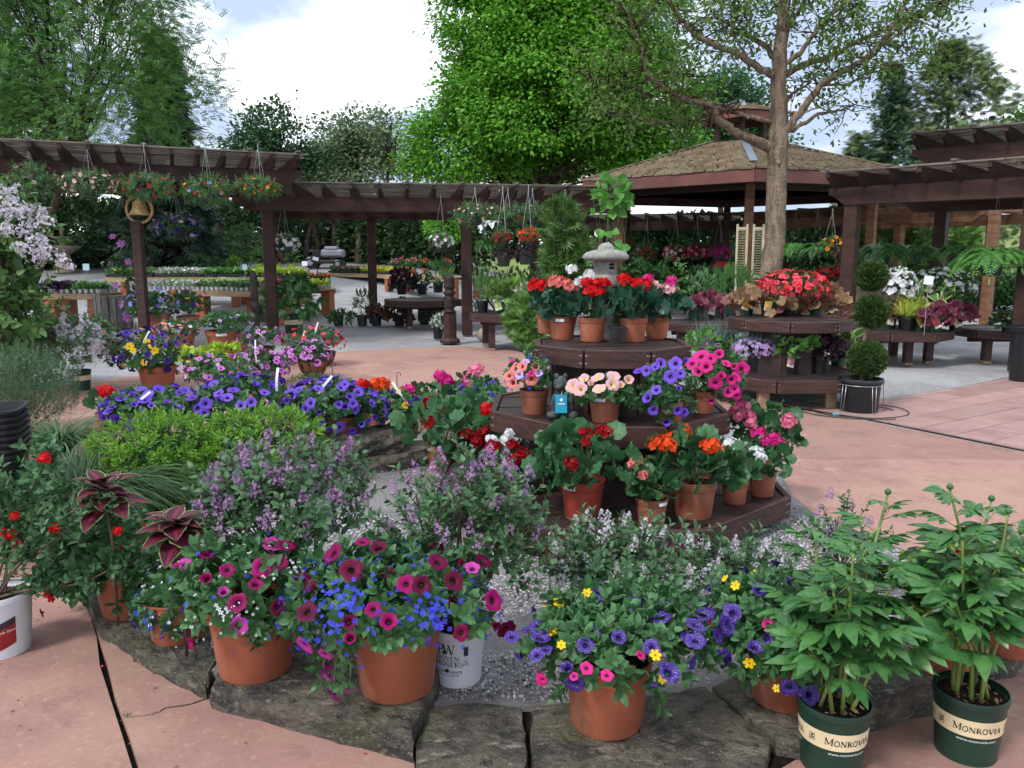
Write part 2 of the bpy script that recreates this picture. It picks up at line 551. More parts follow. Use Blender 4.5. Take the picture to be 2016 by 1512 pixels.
COCO = layered('coconut_liner', [((.24, .12, .055),), ((.12, .06, .03), 30, .45, .62, (1, 1, 5)), ((.34, .20, .10), 60, .58, .72, (1, 1, 6))], rough=.95, spec=.1, bump=.9, bscale=90)
WIRE = solidm('black_wire', (.02, .018, .018), rough=.4, var=.05)
WIREG = solidm('galvanised_wire', (.45, .46, .47), rough=.35, metal=.8, var=.05)
BARK = layered('tree_bark', [((.30, .235, .17),), ((.15, .11, .08), 9, .42, .6, (1.6, 1.6, .35)), ((.30, .24, .18), 14, .56, .72, (1.6, 1.6, .4))], rough=.95, spec=.1, bump=.9, bscale=22, bdist=.05)
BARKD = layered('dark_bark', [((.075, .055, .04),), ((.035, .026, .02), 9, .42, .6, (1, 1, .35))], rough=.95, spec=.1, bump=.6, bscale=20)
BRONZE = solidm('brass_paint', (.42, .27, .10), c2=(.27, .165, .065), rough=.42, spec=.5, var=.05, scale=12)
STONE = layered('grey_sandstone', [((.125, .108, .085),), ((.045, .042, .037), 4.5, .44, .56, (1, 1, 2.5)), ((.085, .088, .045), 3.0, .54, .66, (1, 1, 1)), ((.27, .235, .185), 9, .56, .68, (1, 2.5, 3)), ((.030, .028, .025), 16, .56, .66, (1, 1, 1)), ((.46, .43, .38), 48, .66, .72, (1, 1, 1)), ((.22, .20, .16), 80, .58, .66, (1, 1, 1))], rough=.7, spec=.4, bump=1.0, bscale=22, bdist=.05)
CAST = layered('cast_concrete', [((.30, .30, .275),), ((.20, .20, .18), 12, .42, .62, (1, 1, 1)), ((.40, .41, .41), 6, .55, .75, (1, 1, 1))], rough=.95, spec=.15, bump=.45, bscale=70)
CASTT = layered('tan_cast_stone', [((.36, .31, .23),), ((.22, .19, .14), 6, .42, .62, (1, 1, 1))], rough=.95, spec=.15, bump=.4, bscale=40)
PINK = layered('pink_concrete', [((.33, .185, .155),), ((.35, .22, .165), .9, .45, .62, (1, 1, 1)), ((.25, .14, .12), 1.6, .48, .68, (1, 1, 1)), ((.21, .125, .105), 4.5, .56, .74, (1, 1, 1)), ((.42, .25, .20), 30, .56, .70, (1, 1, 1)), ((.15, .085, .07), 55, .70, .76, (1, 1, 1)), ((.15, .10, .085), 1.3, .58, .80, (1, 1, 1)), ((.43, .29, .21), 2.6, .60, .74, (1, 1, 1))], rough=.75, spec=.3, bump=.25, bscale=45)
STAMP = layered('rose_stamped_concrete', [((.36, .23, .21),), ((.28, .17, .155), 1.8, .45, .65, (1, 1, 1)), ((.42, .29, .265), 5, .55, .72, (1, 1, 1)), ((.19, .125, .115), 9, .62, .76, (1, 1, 1))], rough=.7, spec=.3, bump=.25, bscale=30)
LOT = layered('grey_lot', [((.30, .30, .31),), ((.22, .22, .23), .35, .42, .62, (1, 1, 1)), ((.38, .37, .37), 3, .52, .70, (1, 1, 1)), ((.13, .125, .12), 11, .62, .72, (1, 1, 1)), ((.42, .42, .43), 60, .58, .70, (1, 1, 1))], rough=.9, spec=.2, bump=.3, bscale=40)
LIGHTGRAVEL = layered('pale_limestone_chips', [((.34, .34, .345),), ((.23, .23, .235), .8, .45, .62, (1, 1, 1)), ((.46, .46, .47), 40, .52, .66, (1, 1, 1)), ((.12, .115, .11), 5, .64, .74, (1, 1, 1)), ((.16, .155, .15), 80, .62, .70, (1, 1, 1))], rough=.95, spec=.15, bump=.5, bscale=70)
GRAVEL = layered('grey_gravel', [((.30, .29, .29),), ((.16, .15, .15), .9, .45, .65, (1, 1, 1)), ((.36, .35, .36), 70, .52, .66, (1, 1, 1)), ((.05, .045, .045), 95, .58, .68, (1, 1, 1))], rough=.95, spec=.15, bump=.9, bscale=110)
JOINT = layered('joint_soil', [((.018, .014, .012),), ((.06, .05, .045), 70, .55, .66, (1, 1, 1)), ((.22, .20, .18), 140, .68, .74, (1, 1, 1))], rough=.95, spec=.1, bump=.9, bscale=120)
GRASSG = layered('far_grass', [((.16, .21, .06),), ((.24, .26, .10), .12, .42, .62, (1, 1, 1)), ((.09, .14, .035), .6, .5, .7, (1, 1, 1))], rough=.95, spec=.1, bump=.4, bscale=6)
ORANGE = solidm('orange_painted_wood', (.42, .135, .055), c2=(.33, .10, .042), rough=.55, scale=2.5, stretch=(3, 3, 1), var=.06)
TANTOP = solidm('pale_table_board', (.40, .27, .15), c2=(.28, .18, .10), rough=.65, scale=2.5, stretch=(1, 6, 6), var=.06)
GREYBOARD = layered('grey_board', [((.25, .24, .22),), ((.13, .12, .11), 3, .42, .6, (3, 3, .6))], rough=.9, spec=.15, bump=.4, bscale=20)
CREAMP = solidm('cream_shutter_paint', (.62, .54, .38), rough=.6, var=.04, c2=(.50, .43, .30))
BLUETAG = solidm('turquoise_card', (.015, .33, .50), rough=.4, var=.03, c2=(.012, .29, .46))
STATUE = layered('dark_green_resin', [((.055, .07, .07),), ((.16, .18, .175), 28, .55, .7, (1, 1, 1)), ((.02, .028, .028), 12, .5, .66, (1, 1, 1))], rough=.7, spec=.3, bump=.6, bscale=40)
CARD = {k: solidm('plant_tag_' + k, v, rough=.45, var=.08, scale=18, c2=tuple(x * .45 for x in v)) for k, v in dict(green=(.45, .62, .22), gold=(.62, .36, .06), red=(.40, .05, .07), pink=(.60, .25, .30), cream=(.72, .66, .48)).items()}

# foliage and petals
g = leafm
G_ARBD = g('arborvitae_dark', (.055, .11, .022), (.14, .21, .05), .25)
G_PET = g('petunia_leaf', (.055, .125, .040), (.105, .205, .075), .28)
G_LOB = g('fine_leaf', (.07, .15, .045), (.13, .22, .075), .3)
G_GER = g('geranium_leaf', (.028, .085, .028), (.060, .135, .045), .22, .42)
G_GERB = g('geranium_leaf_blue', (.018, .060, .034), (.040, .095, .052), .18, .38)
G_GERL = g('geranium_leaf_light', (.045, .125, .045), (.090, .185, .070), .25)
G_PEO = g('peony_leaf', (.045, .13, .034), (.10, .21, .052), .25, .35, .5)
G_PEOS = g('peony_stem', (.16, .22, .045), (.22, .26, .07), .1)
G_LIL = g('lilac_leaf', (.055, .120, .045), (.115, .195, .08), .25)
G_YEW = g('yew_dark', (.020, .055, .012), (.045, .095, .020), .2)
G_YEWN = g('yew_new_growth', (.14, .27, .022), (.25, .38, .05), .3)
G_GRS = g('sedge_blade', (.04, .085, .028), (.13, .18, .07), .25)
G_ROS = g('lavender_leaf', (.050, .105, .040), (.12, .18, .085), .25)
G_HORN = g('hornbeam_leaf', (.13, .29, .022), (.20, .39, .042), .35, .55, .25)
G_LOC = g('locust_leaf', (.095, .18, .035), (.155, .255, .062), .35, .6, .2)
G_LOCD = g('locust_leaf_dark', (.035, .075, .020), (.075, .125, .04), .3, .6, .2)
G_OAK = g('oak_leaf', (.11, .165, .032), (.17, .235, .055), .35, .55, .25)
G_CON = g('conifer_green', (.085, .135, .05), (.20, .235, .10), .2, .6, .2)
G_SPR = g('spruce_dark', (.026, .042, .026), (.055, .07, .042), .15, .6, .2)
G_MID = g('mid_tree_leaf', (.14, .18, .09), (.20, .24, .125), .25, .6, .2)
G_MIDD = g('dark_tree_leaf', (.045, .09, .04), (.10, .16, .065), .25, .6, .2)
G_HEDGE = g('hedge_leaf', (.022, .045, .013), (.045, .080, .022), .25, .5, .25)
G_SHR = g('shrub_leaf', (.032, .080, .024), (.080, .150, .040), .28)
G_LIME = g('lime_leaf', (.28, .42, .03), (.44, .54, .06), .35)
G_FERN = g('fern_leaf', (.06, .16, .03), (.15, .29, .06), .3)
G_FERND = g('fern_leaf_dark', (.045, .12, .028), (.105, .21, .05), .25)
G_ARB = g('arborvitae_leaf', (.09, .17, .03), (.24, .34, .08), .25)
G_TOP = g('topiary_leaf', (.030, .062, .012), (.085, .125, .028), .2)
G_HEUT = g('caramel_heuchera', (.20, .075, .065), (.36, .25, .12), .25, .5)
G_HEUP = g('plum_heuchera', (.15, .032, .060), (.28, .075, .115), .25, .45)
G_HEUD = g('dark_heuchera', (.022, .012, .022), (.060, .024, .045), .15, .4)
G_HEUB = g('bronze_heuchera', (.10, .04, .035), (.19, .095, .06), .2, .5)
G_GRY = g('dianthus_leaf', (.10, .17, .13), (.17, .25, .19), .2)
G_GOLDG = g('golden_grass', (.38, .46, .04), (.52, .52, .10), .3)
G_HOS = g('hosta_leaf', (.07, .16, .035), (.15, .27, .06), .28)
G_HOSV = g('hosta_margin', (.52, .56, .22), (.62, .62, .35), .3)
G_REDB = g('redbud_leaf', (.11, .27, .045), (.19, .38, .075), .35)
G_SIL = g('silver_leaf', (.30, .36, .28), (.42, .48, .38), .25)
G_TAN = g('dry_blossom', (.24, .13, .07), (.36, .23, .14), .2)
G_STEM = g('green_stem', (.10, .15, .04), (.15, .19, .06), .1)
G_TWIG = g('brown_twig', (.09, .062, .045), (.15, .105, .08), .0, .8, .1)
C_MAR = g('coleus_dark', (.055, .010, .020), (.085, .016, .030), .2, .45)
C_PNK = g('coleus_pink', (.30, .018, .06), (.16, .012, .035), .25, .45)
C_EDG = g('coleus_edge', (.30, .34, .13), (.22, .30, .09), .25, .45)
P_COLS = dict(
	magenta=((.30, .002, .11), (.17, .001, .06)), crimson=((.17, .002, .05), (.085, .001, .024)), pinkp=((.52, .06, .36), (.42, .03, .26)),
	violet=((.125, .055, .52), (.19, .10, .60)), violetd=((.075, .025, .33), (.12, .045, .43)), deepviolet=((.035, .012, .16), (.06, .02, .25)),
	lobelia=((.030, .035, .55), (.075, .085, .68)), white=((.78, .79, .80), (.68, .70, .72)), cream=((.74, .74, .58), (.66, .68, .50)),
	yellow=((.80, .52, .006), (.86, .62, .02)), red=((.66, .010, .014), (.52, .006, .010)), dkred=((.36, .004, .012), (.26, .003, .010)),
	orange=((.80, .10, .018), (.70, .06, .012)), salmon=((.78, .24, .20), (.68, .17, .16)), pink=((.80, .22, .36), (.70, .14, .28)),
	palepink=((.80, .47, .49), (.74, .38, .42)), hotpink=((.66, .025, .24), (.58, .02, .20)), lilac=((.34, .17, .38), (.48, .30, .50)),
	palelilac=((.62, .57, .67), (.74, .70, .77)), lavender=((.52, .32, .66), (.60, .42, .72)), stripe=((.50, .12, .52), (.62, .26, .62)),
	peach=((.80, .36, .22), (.74, .28, .18)), coral=((.72, .06, .10), (.80, .10, .13)), gold=((.75, .30, .02), (.80, .40, .04)), rust=((.40, .05, .02), (.30, .03, .02)),
	palewhite=((.62, .62, .66), (.70, .68, .72)), bluevi=((.22, .20, .62), (.32, .30, .70)), blacky=((.012, .004, .016), (.03, .006, .03)))
def petal(k): return leafm('petal_' + k, *P_COLS[k], .25, .55, .2)
THROAT = {k: leafm('throat_' + k, v, tuple(x * .7 for x in v), .1, .6, .2) for k, v in dict(
	magenta=(.07, .001, .02), crimson=(.03, .001, .005), violet=(.05, .015, .18), violetd=(.03, .01, .12), pinkp=(.16, .01, .10), stripe=(.14, .01, .14),
	yellow=(.55, .20, .01), palepink=(.80, .66, .12), pink=(.70, .55, .15), salmon=(.35, .02, .02), white=(.50, .55, .25), hotpink=(.18, .005, .05), peach=(.3, .02, .02),
	gold=(.3, .05, .01), bluevi=(.5, .5, .6), red=(.2, .0, .0), coral=(.3, .02, .02)).items()}
def throat(k): return THROAT.get(k, petal(k))
SPECK = specklem('night_sky_petal', (.030, .005, .165), (.55, .52, .70))

# ------------------------------------------------------------------ leaf and flower shapes (axis +Z, leaf face +Y)
def leaf(w_=.5, fold=.18, droop=.25, ts=(.3, .68), ws=(1, .72), tip=1.0):
	V = [(0, 0, 0)]
	for t, q in zip(ts, ws):
		y = -droop * t * t
		V += [(-w_ / 2 * q, y + fold * w_ * q * .5, t), (0, y, t), (w_ / 2 * q, y + fold * w_ * q * .5, t)]
	V.append((0, -droop * tip, tip))
	F = [(0, 2, 1), (0, 3, 2)]
	n = len(ts)
	for i in range(n - 1):
		a, b = 1 + 3 * i, 4 + 3 * i
		F += [(a, a + 1, b), (a + 1, b + 1, b), (a + 1, a + 2, b + 1), (a + 2, b + 2, b + 1)]
	a = 1 + 3 * (n - 1); t_ = len(V) - 1
	F += [(a, a + 1, t_), (a + 1, a + 2, t_)]
	return np.array(V, float), np.array(F, int), np.zeros(len(F), int)
def disc_leaf(lobes=7, amp=.10, cup=.16, seg=18, stretch=1.0, notch=.55, ruff=.05):
	V = [(0, -.02, .42)]
	for i in range(seg):
		a = 2 * math.pi * i / seg
		r = .5 * (1 + amp * math.cos(a * lobes))
		if i == 0: r *= notch
		V.append((r * math.sin(a) * stretch, cup * (r / .5) ** 2 * .6 + ruff * math.cos(a * lobes + 1), .42 - r * math.cos(a)))
	F = [(0, 1 + (i + 1) % seg, 1 + i) for i in range(seg)]
	V = np.array(V, float)
	return V, np.array(F, int), np.zeros(seg, int)
def band_leaf(w_, fr, mats, droop=.3, fold=.2, n=6, ser=.06, wf=None):
	"""leaf in lengthwise colour bands; fr: band half-width fractions from the margin to the midrib"""
	wf = wf or (lambda t: math.sin(math.pi * min(1, t * 1.02) ** .75) ** .8)
	xs = [-f for f in fr] + [0] + [f for f in fr[::-1]]
	V, F, M = [], [], []
	for i in range(n + 1):
		t = i / n
		q = max(wf(t), .02) * w_ / 2
		for f in xs:
			e = abs(f)
			jig = (1 + ser * (1 if i % 2 else -1)) if e == 1 else 1
			V.append((f * q * jig, -droop * t * t + fold * q * e, t - (0 if e == 1 else .0)))
	k = len(xs)
	bm = mats + mats[::-1]
	for i in range(n):
		for j in range(k - 1):
			a, b = i * k + j, (i + 1) * k + j
			F += [(a, a + 1, b + 1), (a, b + 1, b)]
			M += [bm[j]] * 2
	return np.array(V, float), np.array(F, int), np.array(M, int)
def place(T, tilt, az, z=0.0, sc=1.0, r0=0.0, m=None):
	"""put a leaf on the stem axis: tilt from the axis, azimuth about it, face up"""
	R = rotz(az) @ rotx(-tilt)           # +Z tips towards +Y, +Y towards -Z
	V = T[0] * np.array((1, -1, 1))      # face upwards
	F = T[1][:, ::-1]
	V = V * sc @ R.T + np.array((-math.sin(az) * r0, math.cos(az) * r0, z))
	M = T[2] if m is None else np.full(len(F), m, int)
	return V, F, M
def whorl(T, n, tilt0, tilt1, z0, z1, s0, s1, rs, ga=2.4):
	out = []
	for i in range(n):
		t = i / max(1, n - 1)
		out.append(place(T, tilt0 + (tilt1 - tilt0) * t + rs.normal(0, .12), ga * i + rs.normal(0, .15), z0 + (z1 - z0) * t, (s0 + (s1 - s0) * t) * rs.uniform(.85, 1.12)))
	return join(*out)
rs0 = np.random.default_rng(3)
QL = (np.array([(0, 0, 0), (-.32, .05, .5), (.32, .05, .5), (0, -.1, 1.)]), np.array([(0, 2, 1), (1, 2, 3)]), np.zeros(2, int))
OV = leaf(.62, .22, .22, (.28, .66), (.92, .86))
OVN = leaf(.30, .2, .2)
LANCE = leaf(.34, .22, .38, (.28, .62), (.92, .85))
QUAD = leaf(.6, .15, .15, (.45,), (1,))
TRI = leaf(.42, .0, .1, (.4,), (1,))
stemT = lambda r, h: xf(tube([(0, 0, 0), (0, 0, h)], r, 4))
SPRIG = [join(whorl(OV, 9, 1.35, .35, .12, .62, .52, .26, rs0), xf(stemT(.016, .6), m=1)) for _ in range(3)]
OVQ = leaf(.32, .2, .2, (.42,), (1,))
SPRIGN = [join(whorl(OVQ, 12, 1.2, .35, .0, .7, .42, .22, rs0), xf(stemT(.012, .65), m=1)) for _ in range(2)]
YEWS = whorl((QL[0] * (.4, 1, 1), QL[1], QL[2]), 12, 1.15, .5, .0, .75, .34, .26, rs0)
YEWTIP = whorl((QL[0] * (.48, 1, 1), QL[1], QL[2]), 13, 1.05, .25, .0, .6, .42, .36, rs0)
LILS = join(whorl(leaf(.62, .25, .2), 8, 1.2, .6, .05, .85, .36, .26, rs0, 1.57), xf(stemT(.014, .9), m=1))
GERL = disc_leaf(7, .09, .2, 21, 1.05, .35, .05)
HEUL = disc_leaf(5, .16, .12, 20, 1.0, .5, .07)
ROUND = disc_leaf(1, .0, .1, 10, 1.0, .8, .0)
def pinnate(pairs, lw, ll, droop=.5, taper=True):
	out = []
	T = QL
	for i in range(pairs):
		t = .12 + .85 * i / pairs
		l_ = ll * (math.sin(math.pi * (t * .85 + .12)) if taper else 1)
		for s_ in (-1, 1):
			V = T[0] * l_ * (lw / .64 if T is QL else 1, 1, 1)
			V = V @ roty(s_ * 1.25).T
			out.append((V + np.array((0, -droop * t * t, t)), T[1], T[2]))
	V = leaf(lw, 0, .1, (.5,), (1,))
	out.append((V[0] * ll * .5 + np.array((0, -droop, .97)), V[1], V[2]))
	return join(*out)
LOCF = pinnate(4, .5, .36, .3, False)
FERN = pinnate(16, .30, .24, .0)
FANS = join(*[xf((QL[0] * (.22, 1, 1), QL[1], QL[2]), roty(a), (0, 0, max(0, .25 - abs(a) * .12)), 1 - abs(a) * .35) for a in np.linspace(-1.15, 1.15, 9)])
def blade(arch=.9, w_=.02, n=6):
	V, F = [], []
	for i in range(n + 1):
		t = i / n
		a = arch * t * 1.9
		V += [(-w_ / 2 * (1 - t * .85), 0, 0), (w_ / 2 * (1 - t * .85), 0, 0)]
		if i == 0: p = np.zeros(3)
		else: p = p + np.array((0, -math.sin(a), math.cos(a))) / n
		V[-2] = tuple(np.array(V[-2]) + p); V[-1] = tuple(np.array(V[-1]) + p)
		if i: F += [(2 * i - 2, 2 * i - 1, 2 * i + 1), (2 * i - 2, 2 * i + 1, 2 * i)]
	return np.array(V), np.array(F, int), np.zeros(len(F), int)
BLADE = blade()
BLADES = blade(.35, .03, 4)
def peony_leaf():
	out = []
	L_ = leaf(.58, .18, .5, (.22, .52, .82), (.72, 1, .55))
	for a, z, s_ in ((-1.0, .42, .85), (0, .55, 1.0), (1.0, .42, .85)):
		for b, q in ((-.62, .35), (0, .46), (.62, .35)):
			R = roty(a * .85) @ roty(b)
			o = np.array((0, 0, z)) + roty(a * .85) @ np.array((0, 0, .08 if b else .12)) * s_
			out.append(xf((L_[0], L_[1], L_[2]), R, o, q * s_))
		out.append(xf(tube([(0, 0, z), tuple(np.array((0, 0, z)) + roty(a * .85) @ np.array((0, 0, .12)))], .008, 3), m=1))
	out.append(xf(tube([(0, 0, 0), (0, 0, .56)], .011, 4), m=1))
	T = join(*out)
	V = T[0].copy(); V[:, 1] -= .38 * V[:, 2] ** 2 * .8
	return V, T[1], T[2]
PEOL = peony_leaf()
COLEUS = band_leaf(.68, (1, .87, .17), [2, 0, 1], .32, .22, 8, .05)
HOSTV = band_leaf(.62, (1, .70), [1, 0], .45, .25, 6, .0)
HOST = leaf(.62, .25, .45, (.25, .55, .82), (.9, 1, .6))
def petunia(seg=20, lobes=5, frill=.06, tubeL=.75, open_=1.0):
	prof = [(.10, -tubeL), (.13, -.34), (.30, -.06), (.60, .05), (.88, .08), (1.0, .04)]
	a = np.linspace(0, 2 * math.pi, seg, endpoint=False)
	V = []
	for i, (r, z) in enumerate(prof):
		k = max(0, (r - .3) / .7)
		rr = r * (1 - k * .13 * np.maximum(0, np.cos(lobes * a)) ** 5 + k * .03 * np.cos(3 * a + 1)) * (open_ if r > .3 else 1)
		zz = z + k * frill * np.cos(lobes * a * 2 + 1.3) + k * k * .05 * np.cos(3 * a)
		if open_ < 1: zz = zz + k * (1 - open_) * .9
		V.append(np.stack([rr * np.sin(a), rr * np.cos(a), zz], 1))
	V = np.concatenate(V)
	F, M = [], []
	for i in range(len(prof) - 1):
		for j in range(seg):
			k = (j + 1) % seg
			F += [(i * seg + j, (i + 1) * seg + k, i * seg + k), (i * seg + j, (i + 1) * seg + j, (i + 1) * seg + k)]
			M += [2 if i == 0 else (1 if i == 1 or (i == 2 and False) else 0)] * 2
	return V, np.array(F, int), np.array(M, int)
PETU = [petunia(20), petunia(20, frill=.10), petunia(20, open_=.8), petunia(20, frill=.08, open_=.94), petunia(20, open_=.55)]
PETUS = petunia(10, tubeL=.45)
def petals(n=5, w_=.7, cup=.15, tip=1.0, center=.2, notch=False):
	out = []
	T = leaf(w_, -.05, cup, (.45, .82), (.85, .95))
	for i in range(n):
		V = T[0] @ rotx(-math.pi / 2).T          # lie flat, face up
		out.append((V @ rotz(2 * math.pi * i / n).T, T[1], T[2]))
	c = lathe([(center, .03), (center * .7, .12), (0.01, .14)], 6, False)
	out.append((c[0], c[1], np.ones(len(c[1]), int)))
	return join(*out)
DAISY = petals(6, .62, .12)
FIVE = petals(5, .85, .18, center=.12)
FLORET = (lambda V: (V, np.array([(0, 1, 2), (0, 3, 4), (0, 5, 6), (0, 7, 8)]), np.zeros(4, int)))(np.array([(0, 0, 0)] + [(math.cos(a + d) * .9, math.sin(a + d) * .9, .15) for a in np.arange(4) * math.pi / 2 for d in (-.5, .5)]))
def umbel(n, fl, spread=1.0, s_=.42, rs=rs0, flat=.75):
	i = np.arange(n) + .5
	ph = np.arccos(1 - i / n * spread); th = 2.39996 * i
	d = np.stack([np.sin(ph) * np.cos(th), np.sin(ph) * np.sin(th), np.cos(ph)], 1)
	pos = d * np.array((1, 1, flat)) * rs.uniform(.70, 1.10, (n, 1))
	R = frames(d + rs.normal(0, .35, d.shape), rs.normal(0, 1, d.shape))
	mb = MB().scatter(fl, pos, R, s_ * rs.uniform(.7, 1.2, n))
	return np.concatenate(mb.V), np.concatenate(mb.F), np.concatenate(mb.M)
UMB = [umbel(18, FIVE, 1.15, .46), umbel(23, FIVE, 1.3, .42)]
def panicle(n=40, rs=rs0, L_=1.0, w_=.36):
	t = rs.uniform(0, 1, n) ** .8
	a = rs.uniform(0, 6.28, n)
	r = w_ * (1 - t) ** .6 * rs.uniform(.5, 1, n) + .03
	pos = np.stack([r * np.cos(a), r * np.sin(a), t * L_], 1)
	d = np.stack([np.cos(a), np.sin(a), .5 + 0 * a], 1)
	mb = MB().scatter(FLORET, pos, frames(d + rs.normal(0, .3, d.shape), rs.normal(0, 1, d.shape)), .085 * rs.uniform(.8, 1.3, n))
	return np.concatenate(mb.V), np.concatenate(mb.F), np.concatenate(mb.M)
PANI = [panicle() for _ in range(3)]

# ------------------------------------------------------------------ mound-shaped foliage
class Lump:
	"""uneven radius over direction"""
	def __init__(s, rs, amp=.16, n=9):
		s.d = unit(rs.normal(0, 1, (n, 3))); s.a = rs.uniform(-amp, amp, n); s.k = rs.uniform(2, 5, n)
	def __call__(s, d):
		return 1 + (s.a * np.exp(s.k * (d @ s.d.T - 1))).sum(1) * 1.6
def sphere_dirs(rs, n, lo=-.35, hi=1.0):
	z = rs.uniform(lo, hi, n); a = rs.uniform(0, 2 * math.pi, n); q = np.sqrt(np.maximum(0, 1 - z * z))
	return np.stack([q * np.cos(a), q * np.sin(a), z], 1)
UP = np.array((0., 0., 1.))
def mound_pts(rs, c, r, n, lump, lo=-.35, fin=.55, fout=1.0):
	d = sphere_dirs(rs, n, lo)
	f = fin + (fout - fin) * rs.uniform(0, 1, n) ** .6
	p = np.asarray(c) + d * np.asarray(r) * (f * lump(d))[:, None]
	nrm = unit(d / np.asarray(r))
	return p, nrm
def foliage(root, rs, c, r, T, mats, n, size, lump=None, lo=-.35, out=1.0, up=.35, jit=.45, as_obj=False, name='foliage', fin=.55, smooth=True, whole=False):
	"""leaves over a mound; whole=True: template is a sprig growing outward"""
	lump = lump or Lump(rs)
	p, nr = mound_pts(rs, c, r, n, lump, lo, fin)
	d = unit(nr * out + UP * up + rs.normal(0, jit, nr.shape))
	if whole:
		u = rs.normal(0, 1, nr.shape)
	else:
		u = nr * .8 + UP * .6 + rs.normal(0, .45, nr.shape)
	R = frames(d, u)
	sz = size * rs.uniform(.7, 1.25, n)
	Ts = T if isinstance(T, list) else [T]
	if as_obj:
		for i, t in enumerate(Ts):
			key = (id(t), tuple(m.name for m in mats))
			if key not in MESHC:
				MESHC[key] = MB().add(t).mesh(name, mats, smooth)
			k = np.arange(i, n, len(Ts))
			insts(name, MESHC[key], root, p[k], R[k], sz[k])
	else:
		mb = MB()
		for i, t in enumerate(Ts):
			k = np.arange(i, n, len(Ts))
			mb.scatter(t, p[k], R[k], sz[k])
		o = link(name, mb.mesh(name, mats, smooth), root)
		o['kind'] = 'stuff'
	return lump
MESHC = {}
def shared(key, T, mats, name, smooth=True):
	if key not in MESHC:
		MESHC[key] = MB().add(T).mesh(name, mats, smooth)
	return MESHC[key]
def flowers(root, rs, kind, col, size, pos, nrm, as_obj=True, name='flower', jit=.3, up=.0):
	"""put flowers of one kind and colour at points, facing along nrm"""
	n, smooth = len(pos), True
	if n == 0: return
	pos = np.asarray(pos, float)
	d = unit(np.asarray(nrm) + rs.normal(0, jit, (n, 3)) + UP * up)
	R = frames(d, rs.normal(0, 1, (n, 3)))
	sz = size * rs.uniform(.72, 1.15, n)
	if kind == 'petunia': Ts, mats = PETU, [SPECK if col == 'speck' else petal(col), throat('violetd' if col == 'speck' else col), G_LOB]
	elif kind == 'calib': Ts, mats = [PETUS], [petal(col), throat(col), G_LOB]
	elif kind == 'daisy': Ts, mats = [DAISY], [petal(col), THROAT['yellow']]
	elif kind == 'five': Ts, mats = [FIVE], [petal(col), THROAT['yellow'] if col in ('white', 'cream', 'palewhite') else throat(col)]
	elif kind == 'floret': Ts, mats = [FLORET], [petal(col)]
	elif kind == 'umbel': Ts, mats = UMB, [petal(col), throat(col)]; smooth = False
	elif kind == 'panicle': Ts, mats = PANI, [petal(col)]
	else: raise ValueError(kind)
	if as_obj:
		for i, t in enumerate(Ts):
			me = shared((kind, col, i), t, mats, name, smooth)
			k = np.arange(i, n, len(Ts))
			for o in insts(name, me, root, pos[k], R[k], sz[k]):
				if kind == 'panicle': o['kind'] = 'stuff'
	else:
		mb = MB()
		for i, t in enumerate(Ts):
			k = np.arange(i, n, len(Ts))
			mb.scatter(t, pos[k], R[k], sz[k])
		o = link(name + 's', mb.mesh(name + 's', mats, True), root)
		o['kind'] = 'stuff'
def flower_dirs(rs, n, lo=-.2, front=.5):
	"""directions favouring nothing in particular, evenly spread over the dome"""
	i = np.arange(n) + .5
	z = lo + (1 - lo) * i / n
	a = rs.uniform(0, 6.28) + 2.39996 * i
	q = np.sqrt(np.maximum(0, 1 - z * z))
	d = np.stack([q * np.cos(a), q * np.sin(a), z], 1)
	return unit(d + rs.normal(0, .12, d.shape))
def stems(root, rs, base, pts, rad, mat, name='stems', sag=.1, seg=4):
	mb = MB()
	for p in pts:
		b = np.asarray(base) + np.append(rs.normal(0, .02, 2), 0)
		m_ = (b + p) / 2 + np.append(rs.normal(0, .03, 2), sag * np.linalg.norm(p - b))
		mb.add(tube(spline([b, m_, p], 4), np.linspace(rad, rad * .6, 9), seg))
	o = link(name, mb.mesh(name, [mat], True), root)
	o['kind'] = 'stuff'
	return o

